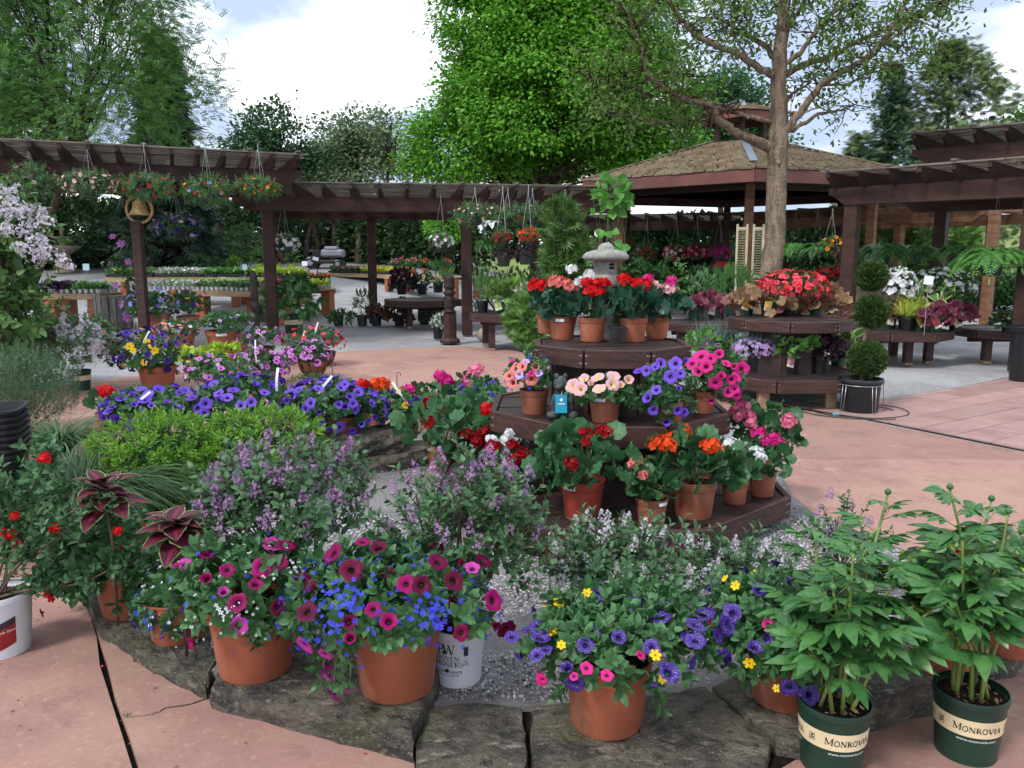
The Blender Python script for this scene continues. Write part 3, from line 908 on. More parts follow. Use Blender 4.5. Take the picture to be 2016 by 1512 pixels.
# ------------------------------------------------------------------ pots
def shell(prof, th=.004, seg=32):
	inner = [(max(r - th, .001), z) for r, z in prof[::-1] if z > prof[0][1] + th]
	return lathe(list(prof) + inner, seg)
def soil_disc(r, z, seg=20):
	V, F = lathe([(r, z), (r * .6, z + .006), (.001, z + .008)], seg, False)
	return V, F
def pot(root, kind, d, h, rs=None, seg=32, soil=True):
	"""a flower pot standing at the root; returns the height of its soil"""
	R0 = d / 2
	if kind in ('terra', 'brown', 'redp'):
		prof = [(R0 * .66, 0), (R0 * .755, .0), (R0 * .775, .008 * d / .25), (R0 * .905, h * .76), (R0 * .935, h * .77), (R0 * .955, h * .79), (R0 * .975, h * .965), (R0, h * .975), (R0, h), (R0 * .95, h)]
		if d > .3: prof = [(r * 1.0, z) for r, z in prof]
		o = part('pot', shell(prof, R0 * .06, seg), [dict(terra=TERRA, brown=TERRA2, redp=TERRAR)[kind]], root, True)
		sharp(o)
		zs, rs_ = h * .90, R0 * .90
	elif kind == 'bowl':
		prof = [(R0 * .5, 0), (R0 * .66, .0), (R0 * .72, .01), (R0 * .93, h * .72), (R0 * .97, h * .74), (R0 * .99, h * .97), (R0, h), (R0 * .95, h)]
		o = part('pot', shell(prof, R0 * .05, seg), [TERRA], root, True); sharp(o)
		zs, rs_ = h * .92, R0 * .93
	elif kind in ('black', 'green', 'white', 'lime'):
		m = dict(black=BLACKP, green=GREENP, white=WHITEP, lime=LIMEP)[kind]
		prof = [(R0 * .6, .006), (R0 * .80, .0), (R0 * .815, .012), (R0 * .955, h * .90), (R0 * 1.0, h * .91), (R0 * 1.0, h * .975), (R0 * .985, h), (R0 * .95, h)]
		o = part('pot', shell(prof, R0 * .04, seg), [m], root, True); sharp(o)
		zs, rs_ = h * .88, R0 * .91
	elif kind == 'hang':
		prof = [(R0 * .4, 0), (R0 * .66, .0), (R0 * .72, .015), (R0 * .96, h * .86), (R0, h * .88), (R0, h), (R0 * .95, h)]
		o = part('pot', shell(prof, R0 * .04, seg), [DKGREENP], root, True); sharp(o)
		zs, rs_ = h * .9, R0 * .93
	elif kind == 'coco':
		prof = [(R0 * .25, 0), (R0 * .55, h * .08), (R0 * .8, h * .35), (R0 * .95, h * .75), (R0, h), (R0 * .93, h)]
		part('coconut_liner', shell(prof, R0 * .08, seg), [COCO], root, True)
		mb = MB()
		for k in range(10):
			a = 2 * math.pi * k / 10
			mb.add(tube([(r * 1.02 * math.sin(a), -r * 1.02 * math.cos(a), z) for r, z in prof[:5]], .0035, 4))
		for r, z in ((R0 * 1.03, h), (R0 * .83, h * .36)):
			aa = np.linspace(0, 2 * math.pi, 25)
			mb.add(tube(np.stack([r * np.sin(aa), -r * np.cos(aa), 0 * aa + z], 1), .004, 4))
		link('wire_frame', mb.mesh('wire_frame', [WIRE]), root)
		zs, rs_ = h * .9, R0 * .9
	if soil:
		part('soil', soil_disc(rs_, zs), [SOIL], root, True)
	return zs
def sharp(o, ang=28):
	me = o.data
	n = len(me.polygons)
	nor = np.empty(n * 3, np.float32); me.polygons.foreach_get('normal', nor); nor = nor.reshape(-1, 3)
	e2f = {}
	for p in me.polygons:
		for k in p.edge_keys:
			e2f.setdefault(k, []).append(p.index)
	ca = math.cos(R_(ang))
	sh = np.zeros(len(me.edges), bool)
	for e_ in me.edges:
		f = e2f.get(tuple(sorted(e_.vertices)), ())
		if len(f) == 2 and float(nor[f[0]] @ nor[f[1]]) < ca:
			sh[e_.index] = True
	at_ = me.attributes.get('sharp_edge') or me.attributes.new('sharp_edge', 'BOOLEAN', 'EDGE')
	at_.data.foreach_set('value', sh)
def box_mound(y, bbox, dep=1.0, flat=None):
	"""centre and radii of a mound at distance y that fills a photo box"""
	x0, y0, x1, y1 = bbox
	c = atY((x0 + x1) / 2, (y0 + y1) / 2, y)
	s_ = ppm(c)
	rx = (x1 - x0) / 2 / s_
	ry = rx * dep
	el = math.atan2(CZ - c[2], y)
	h = (y1 - y0) / 2 / s_
	rz = math.sqrt(max((h * .45) ** 2, h * h - (ry * math.sin(el)) ** 2)) / max(.5, math.cos(el))
	return c, np.array((rx, ry, rz))

# ------------------------------------------------------------------ the setting: ground, paving, gravel
def smooth01(t): t = np.clip(t, 0, 1); return t * t * (3 - 2 * t)
def ground_h(x, y):
	"""the lot climbs gently behind the pergola on the left; a grassy rise far off on the right"""
	x, y = np.asarray(x, float), np.asarray(y, float)
	a = np.clip(y - 18.5, 0, 60) * .075 * smooth01((2.0 - x) / 7.0)
	b = np.clip(y - 40, 0, 200) * (.008 + .05 * smooth01((x / np.maximum(y, 1) - .42) / .12))
	return np.maximum(a, b) - .03
gx = np.concatenate([np.linspace(-400, -40, 10), np.linspace(-34, 34, 69), np.linspace(40, 400, 10)])
gy = np.concatenate([np.linspace(-60, -4, 6), np.linspace(-2, 60, 63), np.linspace(66, 700, 20)])
GX, GY = np.meshgrid(gx, gy)
V = np.stack([GX, GY, ground_h(GX, GY)], -1).reshape(-1, 3)
nx = len(gx)
F = []
for j in range(len(gy) - 1):
	for i in range(nx - 1):
		a = j * nx + i
		F += [(a, a + 1, a + nx + 1), (a, a + nx + 1, a + nx)]
F = np.array(F)
cen = V[F].mean(1)
far = (cen[:, 1] > 44) | ((cen[:, 0] > 9.5) & (cen[:, 1] > 28)) | (np.abs(cen[:, 0]) > 40)
gr = part('ground', (V, F, far.astype(int)), [LOT, GRASSG], smooth=True)
tag(gr, 'grey gravelled lot running back to a far green field', None, None, 'structure')

# pink concrete path: one slab region cut by joints
pk = [(-9, -3), (-9, 7.2)] + [tuple(at(x, y)[:2]) for x, y in ((40, 770), (300, 735), (560, 704), (700, 690), (905, 681), (1010, 690), (1150, 722), (1480, 790), (1690, 826), (2016, 890))] + [(9, 5.2), (9, -3)]
bed = part('path', prism(pk, -.06, -.022), [JOINT])
tag(bed, 'pink concrete path curving round the planted island', None, None, 'structure')
def cut(polys, p, q, gap):
	p, q = np.array(p[:2]), np.array(q[:2])
	n = np.array((-(q - p)[1], (q - p)[0])); n = n / np.linalg.norm(n)
	out = []
	for P_ in polys:
		for s_ in (1, -1):
			k = cliphalf(P_, p + n * s_ * gap / 2, n * s_)
			if len(k) >= 3: out.append(k)
	return out
slabs = [pk]
near_l = cliphalf(pk, (0, 6.0), (0, -1)); far_l = cliphalf(pk, (0, 6.004), (0, 1))
s1 = cut([near_l], at(150, 1110), at(262, 1512), .016)
s1 = [k for P_ in s1 for k in (cut([P_], at(1560, 985), at(2010, 1140), .006) if max(q[0] for q in P_) > 4 else [P_])]
s2 = cut([far_l], at(655, 712), at(845, 788), .008)
s2 = [k for P_ in s2 for k in (cut([P_], at(1480, 792), at(1640, 760), .006) if max(q[0] for q in P_) > 4 else [P_])]
def jag(poly, step=.09, amp=.0035):
	out = []
	rs = np.random.default_rng(11)
	for i in range(len(poly)):
		a, b = np.array(poly[i][:2]), np.array(poly[(i + 1) % len(poly)][:2])
		L_ = np.linalg.norm(b - a)
		if L_ < 1e-4: continue
		n = max(1, min(40, int(L_ / step)))
		nn = np.array((-(b - a)[1], (b - a)[0])) / L_
		for t in range(n):
			out.append(tuple(a + (b - a) * t / n + nn * (rs.normal(0, amp) if t else 0)))
	return out
for P_ in [jag(q, .12, .004) for q in s1] + s2:
	part('paving_slab', prism(P_, -.03, 0.0), [PINK], bed)
# a hairline crack and small joints
crack = MB()
cr = np.array([at(x, y)[:2] for x, y in ((258, 1412), (300, 1407), (330, 1394), (372, 1388), (415, 1372))])
cr = spline(np.c_[cr, np.zeros(len(cr))], 5)
cr[:, :2] += np.random.default_rng(5).normal(0, .004, (len(cr), 2))
mbk = MB()
nrm_ = unit(np.gradient(cr, axis=0)) @ rotz(math.pi / 2).T
wd = np.linspace(.0008, .003, len(cr))[:, None]
Vc = np.concatenate([cr + nrm_ * wd, cr - nrm_ * wd]) + np.array((0, 0, .002)); k = len(cr)
part('hairline_crack', (Vc, quads([(i, i + k, i + k + 1, i + 1) for i in range(k - 1)])), [JOINT], bed)

# stamped concrete planks at the right
st = [tuple(at(x, y)[:2]) for x, y in ((1482, 786), (1690, 818), (2016, 882))] + [(9, 5.3), (9.5, 10.5)] + [tuple(at(x, y)[:2]) for x, y in ((2016, 737), (1900, 760), (1640, 800))]
stb = part('stamped_path', prism(st, -.05, -.016), [JOINT])
tag(stb, 'rose coloured stamped concrete scored into planks', None, None, 'structure')
a0, a1 = at(1700, 852), at(1960, 800)
dirp = unit((a1 - a0)[None])[0][:2]; nrp = np.array((-dirp[1], dirp[0]))
rsS = np.random.default_rng(21)
ctr = np.mean(st, 0)
for k in range(-14, 15):
	row = cliphalf(st, ctr + nrp * (k * .32), nrp)
	row = cliphalf(row, ctr + nrp * (k * .32 + .312), -nrp) if len(row) >= 3 else row
	if len(row) < 3: continue
	t = -6 + rsS.uniform(0, 1.2)
	while t < 6:
		l_ = rsS.uniform(1.1, 2.2)
		pc = cliphalf(row, ctr + dirp * t, dirp)
		pc = cliphalf(pc, ctr + dirp * (t + l_ - .008), -dirp) if len(pc) >= 3 else pc
		if len(pc) >= 3:
			part('stamped_plank', prism(pc, -.02, -.003 - rsS.uniform(0, .002)), [STAMP], stb)
		t += l_

# pale limestone chips under the right-hand displays
lg = [tuple(at(x, y)[:2]) for x, y in ((1330, 730), (1480, 782), (1640, 797), (1900, 757), (2016, 733))] + [(9.5, 10.6), (11, 17), (2.0, 17)]
lgo = part('gravel_yard', prism(lg, -.05, -.018), [LIGHTGRAVEL])
tag(lgo, 'pale limestone chip yard under the benches at the right', None, None, 'structure')
# far drive and kerb at the right
rd = part('far_road', prism([(6.0, 25.2), (30, 24.4), (60, 27), (60, 31), (28, 28.2), (6.0, 29)], -.04, -.012), [solidm('far_road_grey', (.45, .46, .50), var=.05, scale=1.2)])
tag(rd, 'pale grey road beyond the hedges', None, None, 'structure')

# island of gravel
isl_px = [(150, 1150, .03), (205, 1225, .05), (300, 1290, .035), (420, 1320, .045), (640, 1345, .045), (850, 1385, .03), (1040, 1388, .03), (1250, 1400, .035), (1420, 1370, .045), (1600, 1310, .05), (1750, 1270, .045), (1950, 1240, .045), (2100, 1200, .03),
		  (2000, 1140, .02), (1830, 1102, .012), (1690, 1046, .012), (1600, 1008, .012), (1560, 975, .012), (1520, 900, .012), (1450, 830, .012), (1300, 790, .012), (1000, 800, .012), (830, 850, .012), (600, 880, .012), (350, 930, .012), (150, 1040, .012)]
isl = np.array([at(x, y, z) for x, y, z in isl_px])
cen = isl.mean(0); cen[2] = .02
rings, rsI = [], np.random.default_rng(8)
for f in (1, .96, .88, .76, .6, .42, .22):
	rg = cen + (isl - cen) * f
	rg[:, 2] = isl[:, 2] * min(1, f) ** 3 + .02 * (1 - f ** 3) + (rsI.normal(0, .006, len(isl)) if f < 1 else 0)
	rings.append(rg)
V = np.vstack(rings + [cen[None]]); k = len(isl)
F = []
for i in range(len(rings) - 1):
	for j in range(k):
		F += [(i * k + j, i * k + (j + 1) % k, (i + 1) * k + (j + 1) % k), (i * k + j, (i + 1) * k + (j + 1) % k, (i + 1) * k + j)]
F += [((len(rings) - 1) * k + j, (len(rings) - 1) * k + (j + 1) % k, len(V) - 1) for j in range(k)]
F = np.array(F)
nn = np.cross(V[F[:, 1]] - V[F[:, 0]], V[F[:, 2]] - V[F[:, 0]])[:, 2]
F[nn < 0] = F[nn < 0][:, ::-1]
skirt_v = isl.copy(); skirt_v[:, 2] = -.04
V2 = np.vstack([V, skirt_v]); o_ = len(V)
F2 = np.vstack([F, np.array([(j, o_ + j, o_ + (j + 1) % k) for j in range(k)] + [(j, o_ + (j + 1) % k, (j + 1) % k) for j in range(k)])])
go = part('gravel', (V2, F2), [GRAVEL], smooth=True)
tag(go, 'grey gravel bed inside the stone edged island', None, None, 'structure')
# loose stones lying on the bed
isl2 = [tuple(q[:2]) for q in cen + (isl - cen) * .985]
def gravel_z(P_):
	d = P_ - cen[:2]
	ang = np.arctan2(d[:, 1], d[:, 0]); ia = np.arctan2(isl[:, 1] - cen[1], isl[:, 0] - cen[0]); o = np.argsort(ia)
	rad = np.interp(ang, ia[o], np.linalg.norm(isl[o, :2] - cen[:2], axis=1), period=2 * math.pi)
	ez = np.interp(ang, ia[o], isl[o, 2], period=2 * math.pi)
	f = np.clip(np.linalg.norm(d, axis=1) / rad, 0, 1)
	return ez * f ** 3 + .02 * (1 - f ** 3)
n = 52000
pp = np.c_[rsI.uniform(-1.5, 2.2, n), rsI.uniform(2.2, 4.6, n)]
pp[:9000] = np.c_[rsI.uniform(-2.4, 2.4, 9000), rsI.uniform(4, 7.5, 9000)]
keep = inside(pp, isl2)
pp = pp[keep]
PEB = (lambda V: (V, np.array([(0, 1, 2), (0, 2, 3), (0, 3, 4), (0, 4, 1)]), np.zeros(4, int)))(np.array([(0, 0, .55), (1, .1, -.3), (.1, .8, -.2), (-.9, 0, -.3), (0, -.8, -.3)]))
pz = gravel_z(pp) + .002
gb = MB().scatter(PEB, np.c_[pp, pz], frames(unit(UP + rsI.normal(0, .35, (len(pp), 3))), rsI.normal(0, 1, (len(pp), 3))), .0035 + .0075 * rsI.uniform(0, 1, len(pp)) ** 1.6)
go2 = link('gravel_stones', gb.mesh('gravel_stones', [leafm('gravel_stone', (.05, .048, .048), (.62, .61, .63), 0, .9, .2)]))
tag(go2, 'loose grey and white gravel stones on the island bed', None, None, 'stuff')
# fallen petals, pale on the gravel and pink on the paving
n = 2600
pp = np.c_[rsI.uniform(-1.2, 1.9, n), rsI.uniform(2.2, 4.6, n)]
pp = pp[inside(pp, isl2)]
fb = MB().scatter(QUAD, np.c_[pp, gravel_z(pp) + .009], frames(rsI.normal(0, 1, (len(pp), 3)) * (1, 1, .12), UP + rsI.normal(0, .3, (len(pp), 3))), rsI.uniform(.004, .0095, len(pp)))
n2_ = 700
q2 = np.c_[rsI.uniform(-2.4, 4.5, n2_), rsI.uniform(2.1, 7.5, n2_)]
q2 = q2[inside(q2, pk) & ~inside(q2, [tuple(v[:2]) for v in isl])]
fb.scatter((QUAD[0], QUAD[1], QUAD[2] + 1), np.c_[q2, np.full(len(q2), .003)], frames(rsI.normal(0, 1, (len(q2), 3)) * (1, 1, .05), np.tile(UP, (len(q2), 1))), rsI.uniform(.008, .02, len(q2)))
fo = link('fallen_petals', fb.mesh('fallen_petals', [petal('palelilac'), leafm('litter', (.45, .08, .08), (.10, .06, .04), .1)]))
tag(fo, 'fallen petals and crumbs strewn on gravel and paving', None, None, 'stuff')

# ------------------------------------------------------------------ edging stones
def slab_stone(top_px, z, h, label, seed, group='flat edging stones round the island', tilt=0.0, inset=.012, bulge=.010):
	"""rough flagstone: outline of its top in photo pixels at height z"""
	rs = np.random.default_rng(seed)
	P_ = np.array([at(x, y, z)[:2] for x, y in top_px])
	P_ = np.array(jag(P_, .045, .006))
	c = P_.mean(0)
	k = len(P_)
	base = thing('edging_stone', label, 'stone', (c[0], c[1], z - h), group)
	L_ = P_ - c
	rows = []
	for f, zz, am in ((1.0 - inset, h, .003), (1.0, h - .014, .006), (1.0 + bulge / 2, h * .55, .010), (1.0, h * .2, .009), (.985, 0, .004)):
		q = L_ * (f + rs.normal(0, am / .35, (k, 1)) * .35)
		rows.append(np.c_[q, zz + rs.normal(0, am * .5, k)])
	inner = []
	for f in (.86, .68, .46, .24):
		q = L_ * f
		inner.append(np.c_[q, h + rs.normal(0, .0035, k) + .004])
	allr = inner[::-1] + rows
	V = np.vstack([np.array((0, 0, h + .004))[None]] + allr)
	F = [(0, 1 + (j + 1) % k, 1 + j) for j in range(k)]
	for i in range(len(allr) - 1):
		for j in range(k):
			a, b = 1 + i * k + j, 1 + i * k + (j + 1) % k
			F += [(a, b, b + k), (a, b + k, a + k)]
	F = np.array(F)
	nn_ = np.cross(V[F[:, 1]] - V[F[:, 0]], V[F[:, 2]] - V[F[:, 0]])
	cc = V[F].mean(1) - np.array((0, 0, h / 2))
	if ((nn_ * cc).sum(1) < 0).mean() > .5: F = F[:, ::-1]
	o = part('slab', (V, F), [STONE], base, True)
	sharp(o, 40)
	return base
slab_stone([(150, 1130), (215, 1100), (400, 1230), (428, 1290), (405, 1352), (300, 1300), (200, 1235)], .05, .10, 'dark curved edging stone at the left under trailing petunia leaves', 1)
slab_stone([(415, 1350), (470, 1255), (640, 1270), (880, 1302), (862, 1330), (812, 1452), (640, 1408), (500, 1372)], .085, .12, 'thick mossy edging stone carrying two terracotta pots, broken at one end', 2)
slab_stone([(838, 1392), (905, 1385), (1028, 1390), (1038, 1500), (1042, 1560), (820, 1545), (818, 1475)], .035, .08, 'low greenish edging stone flush with the gravel beside the white pot', 3)
slab_stone([(1046, 1392), (1250, 1372), (1390, 1352), (1520, 1462), (1500, 1530), (1060, 1560), (1048, 1500)], .055, .09, 'wide dark flagstone under the speckled purple petunia pot', 4)
slab_stone([(1402, 1350), (1470, 1322), (1600, 1345), (1640, 1400), (1610, 1460), (1530, 1452)], .065, .10, 'narrow edging stone behind the leftmost green peony pot', 5)
slab_stone([(1612, 1340), (1660, 1270), (1870, 1232), (1880, 1300), (1860, 1338), (1740, 1372), (1650, 1392)], .12, .16, 'tall dark edging stone between the two green peony pots', 6)
slab_stone([(1885, 1300), (1880, 1220), (2060, 1180), (2110, 1240), (2000, 1290)], .09, .13, 'dark edging stone at the far right behind the peony pot', 7)

sbp = [at(x, y)[:2] for x, y in ((150, 1135), (200, 1246), (405, 1362), (640, 1420), (812, 1468), (820, 1545), (1042, 1560), (1500, 1535), (1610, 1470), (1650, 1404), (1740, 1384), (1860, 1350), (2000, 1300), (2110, 1245), (1950, 1200), (1600, 1280), (1250, 1370), (850, 1370), (420, 1290), (205, 1180))]
tag(part('soil_bed', prism(sbp, -.02, .005), [JOINT]), 'dark soil bed in the joints between the edging stones', None, None, 'structure')
# low dry wall behind the lilacs: two courses
def wall_stone(p0, p1, y0, y1, th, label, seed):
	"""long wall stone between two ground points, from height y0 to y1"""
	rs = np.random.default_rng(seed)
	p0, p1 = np.array(p0), np.array(p1)
	d = p1 - p0; L_ = np.linalg.norm(d); d = d / L_
	b = thing('wall_stone', label, 'stone', ((p0 + p1)[0] / 2, (p0 + p1)[1] / 2, y0), 'low stone wall behind the lilacs')
	nxx, nzz = 14, 5
	xs = np.linspace(-L_ / 2, L_ / 2, nxx); zs = np.linspace(0, y1 - y0, nzz)
	V, F = cbox(L_, th, y1 - y0, .012)
	# rough front: displaced grid with rounded rim
	GXs, GZs = np.meshgrid(xs, zs)
	prof = .012 * np.sin(np.pi * np.clip(GZs / (y1 - y0), 0, 1)) + rs.normal(0, .006, GXs.shape)
	R = np.array(((d[0], -d[1], 0), (d[1], d[0], 0), (0, 0, 1)))
	G = np.stack([GXs, -th / 2 - .004 - prof, GZs], -1).reshape(-1, 3)
	Fg = []
	for j in range(nzz - 1):
		for i in range(nxx - 1):
			a = j * nxx + i
			Fg += [(a, a + 1, a + nxx + 1), (a, a + nxx + 1, a + nxx)]
	mb = MB().add((V, F), off=(0, 0, (y1 - y0) / 2)).add((G, np.array(Fg)))
	Vall = [v @ R.T for v in mb.V]; mb.V = Vall
	link('block', mb.mesh('block', [STONE]), b)
w0, w1 = at(612, 938, 0)[:2], at(905, 900, 0)[:2]
wm = w0 + (w1 - w0) * .55
wall_stone(w0, w1, .0, .135, .34, 'bottom course of the low grey wall behind the lilac bushes', 31)
wall_stone(w0 + (w1 - w0) * -.02 + .0, wm, .14, .29, .32, 'upper stone of the low grey wall, left of the coconut basket', 32)
wall_stone(at(300, 905, 0)[:2], w0 + np.array((-.03, .04)), .0, .2, .3, 'low grey wall stone under the blue petunia baskets', 33)

# ------------------------------------------------------------------ pergolas and gazebo
def plate(poly, th, org, ds):
	"""flat board: outline in (along ds, up), thickness th sideways"""
	V, F = prism(poly, -th / 2, th / 2)
	ds = np.array((ds[0], ds[1], 0.)); ds /= np.linalg.norm(ds)
	sd = np.array((ds[1], -ds[0], 0.))
	W = V[:, :1] * ds + V[:, 1:2] * UP + V[:, 2:3] * sd + np.asarray(org)
	return W, F
def coved(l0, l1, h):
	"""board outline with a coved cut at both lower ends"""
	c = min(.22, h)
	return [(l0, h), (l0, h * .62), (l0 + c * .35, h * .5), (l0 + c * .8, h * .22), (l0 + c * 1.15, 0), (l1 - c * 1.15, 0), (l1 - c * .8, h * .22), (l1 - c * .35, h * .5), (l1, h * .62), (l1, h)]
def pergola(label, A, B, zb, depth, posts_f, posts_b, wood=WOODP, bh=.26, nraf=14, over=.55, laths=True, pw=.20, ext=(.3, .3), top=None, back_gap=0.0, zbase=0.0, post_up=0.0):
	A, B = np.array(A[:2]), np.array(B[:2])
	d = B - A; L_ = np.linalg.norm(d); d /= L_
	nb = np.array((-d[1], d[0]))
	if nb[1] < 0: nb = -nb
	root = thing('pergola', label, 'pergola', (A[0], A[1], zbase))
	zb_ = zb - zbase
	loc = lambda t, s_, z: np.array((d[0] * t + nb[0] * s_, d[1] * t + nb[1] * s_, z))
	for s_ in (0, depth):
		for off in (-.085, .085):
			part('beam', plate(coved(-ext[0], L_ + ext[1], bh), .07, loc(0, s_ + off, zb_), d), [wood], root)
	for s_, ps in ((0, posts_f), (depth, posts_b)):
		for t in ps:
			p = loc(t, s_, 0)
			part('post', bar(p, p + UP * (zb_ + bh - .02), pw * .48 if False else pw, pw, up=(nb[0], nb[1], 0), b=.012), [wood], root)
	rh = .20
	for i in range(nraf):
		t = -ext[0] * .6 + (L_ + (ext[0] + ext[1]) * .6) * i / (nraf - 1)
		part('rafter', plate(coved(-over, depth + over, rh), .055, loc(t, 0, zb_ + bh + .002), nb), [wood], root)
	if laths:
		mb = MB()
		rs = np.random.default_rng(int(abs(A[0] * 100)) + 3)
		s_ = -over
		while s_ < depth + over:
			n = 3
			for k in range(n):
				a = -ext[0] + (L_ + ext[0] + ext[1]) * k / n + rs.normal(0, .03)
				b = -ext[0] + (L_ + ext[0] + ext[1]) * (k + 1) / n + rs.normal(0, .03)
				z = zb_ + bh + rh + .016 + rs.uniform(0, .012)
				mb.add(bar(loc(a, s_, z), loc(b, s_ + rs.normal(0, .008), z + rs.normal(0, .005)), .045, .022, b=.002))
			s_ += .085
		o = link('lath_roof', mb.mesh('lath_roof', [GREYLATH]), root)
		o['kind'] = 'stuff'
		# cross battens lying over the laths
		for i in range(0, nraf, 2):
			t = -ext[0] * .6 + (L_ + (ext[0] + ext[1]) * .6) * i / (nraf - 1)
			z = zb_ + bh + rh + .052
			part('batten', bar(loc(t, -over - .04, z), loc(t, depth + over, z), .07, .03, b=.003), [GREYLATH], root)
	return root, loc
PL_A, PL_B = at(-260, 338, 2.8), at(555, 365, 2.8)
perg_l, loc_l = pergola('tall dark brown pergola section at the left carrying five flower baskets', PL_A, PL_B, 2.8, 3.4, [.6], [.6, 6.05], nraf=17, over=.7, ext=(.3, .35))
PM_A, PM_B = at(500, 415, 2.4), at(1165, 420, 2.4)
Lm = np.linalg.norm((PM_B - PM_A)[:2])
perg_m, loc_m = pergola('lower dark brown pergola section spanning the middle over the walkway', PM_A, PM_B, 2.4, 3.3, [.25, .25 + 3.75], [2.05, 5.9], nraf=15, over=.6, ext=(.35, .75))
PG_A, PG_B = at(1165, 455, 2.35), at(1462, 452, 2.35)
perg_g, loc_g = pergola('far dark pergola section between the middle walkway and the gazebo', PG_A, PG_B, 2.35, 2.6, [.3, 3.9], [.3, 3.6], nraf=11, over=.5, ext=(.3, .1))
PR_A, PR_B = at(1490, 452, 2.35), at(1905, 437, 2.35)
perg_r, loc_r = pergola('sunlit tan pergola section behind the tree at the right', PR_A, PR_B, 2.35, 2.6, [.5, 4.6, 6.9], [2.2, 5.5], wood=WOODLIT, nraf=14, over=.5, ext=(.3, .4))
PF_A, PF_B = at(1672, 404, 2.33), at(2160, 382, 2.33)
perg_f, loc_f = pergola('near dark brown pergola at the right edge over the white azaleas', PF_A, PF_B, 2.33, 3.0, [.06, 2.45], [.4, 3.0], nraf=9, over=.45, ext=(.28, .3), pw=.2)
PU_A, PU_B = at(1830, 326, 3.0), at(2160, 303, 3.0)
perg_u, loc_u = pergola('upper raised pergola roof at the top right corner', PU_A, PU_B, 3.0, 2.4, [2.4], [2.6], nraf=7, over=.4, ext=(.25, .3))

# gazebo: hexagonal shake roof with a cupola
GC, GR_ = np.array((5.78, 20.95)), 4.25
ga0 = math.atan2(16.9 - GC[1], 5.0 - GC[0])
gz = thing('gazebo', 'hexagonal brown gazebo with cedar shake roof and cupola', 'gazebo', (GC[0], GC[1], 0))
hexp = lambda r, z, k: np.array((r * math.cos(ga0 + k * math.pi / 3), r * math.sin(ga0 + k * math.pi / 3), z))
ze = 3.02
for k in range(6):
	p = hexp(3.35, 0, k)
	part('post', bar(p, p + UP * (ze + .1), .19, .19, up=(math.cos(ga0 + k), math.sin(ga0 + k), 0), b=.01), [WOODLIT if k in (0, 5, 1) else WOODP], gz)  # near posts get the painted sunlit tan, the rest the dark brown
	a, b = hexp(3.35, ze + .08, k), hexp(3.35, ze + .08, k + 1)
	part('plate_beam', bar(a, b, .1, .22), [WOODP], gz)
	a, b = hexp(GR_ + .06, ze + .17, k), hexp(GR_ + .06, ze + .17, k + 1)
	part('fascia', bar(a, b, .06, .26), [solidm('red_brown_fascia', (.17, .06, .048), c2=(.10, .04, .034), scale=2, var=.05)], gz)
	# soffit ring
	V = np.array([hexp(GR_, ze + .08, k), hexp(GR_, ze + .08, k + 1), hexp(3.4, ze + .10, k + 1), hexp(3.4, ze + .10, k)])
	part('soffit', (V, np.array([(0, 1, 2), (0, 2, 3)])), [WOODP], gz)
zr0, zr1, rr1 = ze + .30, ze + 1.33, .8
V = np.array([hexp(GR_ + .03, zr0 - .03, k) for k in range(6)] + [hexp(rr1, zr1 - .03, k) for k in range(6)])
part('roof_deck', (V, quads([(k, (k + 1) % 6, 6 + (k + 1) % 6, 6 + k) for k in range(6)] + [tuple(range(6, 12))])), [WOODP], gz)
rsG = np.random.default_rng(4)
ncs = 20
for k in range(6):
	mb = MB()
	for c_ in range(ncs):
		f0, f1 = c_ / ncs, (c_ + 1.25) / ncs
		rA, rB = GR_ + .12 + (rr1 - GR_ - .12) * f0, GR_ + .12 + (rr1 - GR_ - .12) * min(1, f1)
		zA, zB = zr0 + (zr1 - zr0) * f0, zr0 + (zr1 - zr0) * min(1, f1)
		a, b = hexp(rA, zA + .045, k), hexp(rA, zA + .045, k + 1)
		a2, b2 = hexp(rB, zB + .012, k), hexp(rB, zB + .012, k + 1)
		t = 0.0
		while t < 1:
			dt = rsG.uniform(.16, .34) / max(np.linalg.norm(b - a), .3)
			t1 = min(1, t + dt)
			j = rsG.normal(0, .012); z = rsG.uniform(-.008, .012)
			q = [a + (b - a) * t, a + (b - a) * (t1 - .004), a2 + (b2 - a2) * (t1 - .004), a2 + (b2 - a2) * t]
			q[0] = q[0] + UP * z - (a2 - a) * j * 3; q[1] = q[1] + UP * z - (a2 - a) * j * 3
			V = np.array(q + [q[0] - UP * .04, q[1] - UP * .04])
			mb.add((V, np.array([(0, 1, 2), (0, 2, 3), (4, 5, 1), (4, 1, 0)])))
			t = t1
	o = link('shake_courses', mb.mesh('shake_courses', [SHAKE]), gz); o['kind'] = 'stuff'
	if k == 0:
		a, b = hexp(GR_ + .05, zr0 + .085, k), hexp(rr1, zr1 + .085, k)
		for i in range(4):
			p, q = a + (b - a) * (.12 + i * .22), a + (b - a) * (.12 + (i + 1) * .22 + .01)
			part('ridge_cap', bar(p, q + UP * .012, .17, .02), [SLATE], gz)
	else:
		a, b = hexp(GR_ + .05, zr0 + .06, k), hexp(rr1, zr1 + .06, k)
		part('ridge_cap', bar(a, b, .16, .03), [SHAKE], gz)
cup = zr1 + .02
for k in range(6):
	p = hexp(.64, cup - .1, k)
	part('cupola_post', bar(p, p + UP * .68, .10, .10, b=.006), [WOODP], gz)
	part('cupola_fascia', bar(hexp(1.0, cup + .60, k), hexp(1.0, cup + .60, k + 1), .05, .17), [MATS['red_brown_fascia']], gz)
mb = MB()
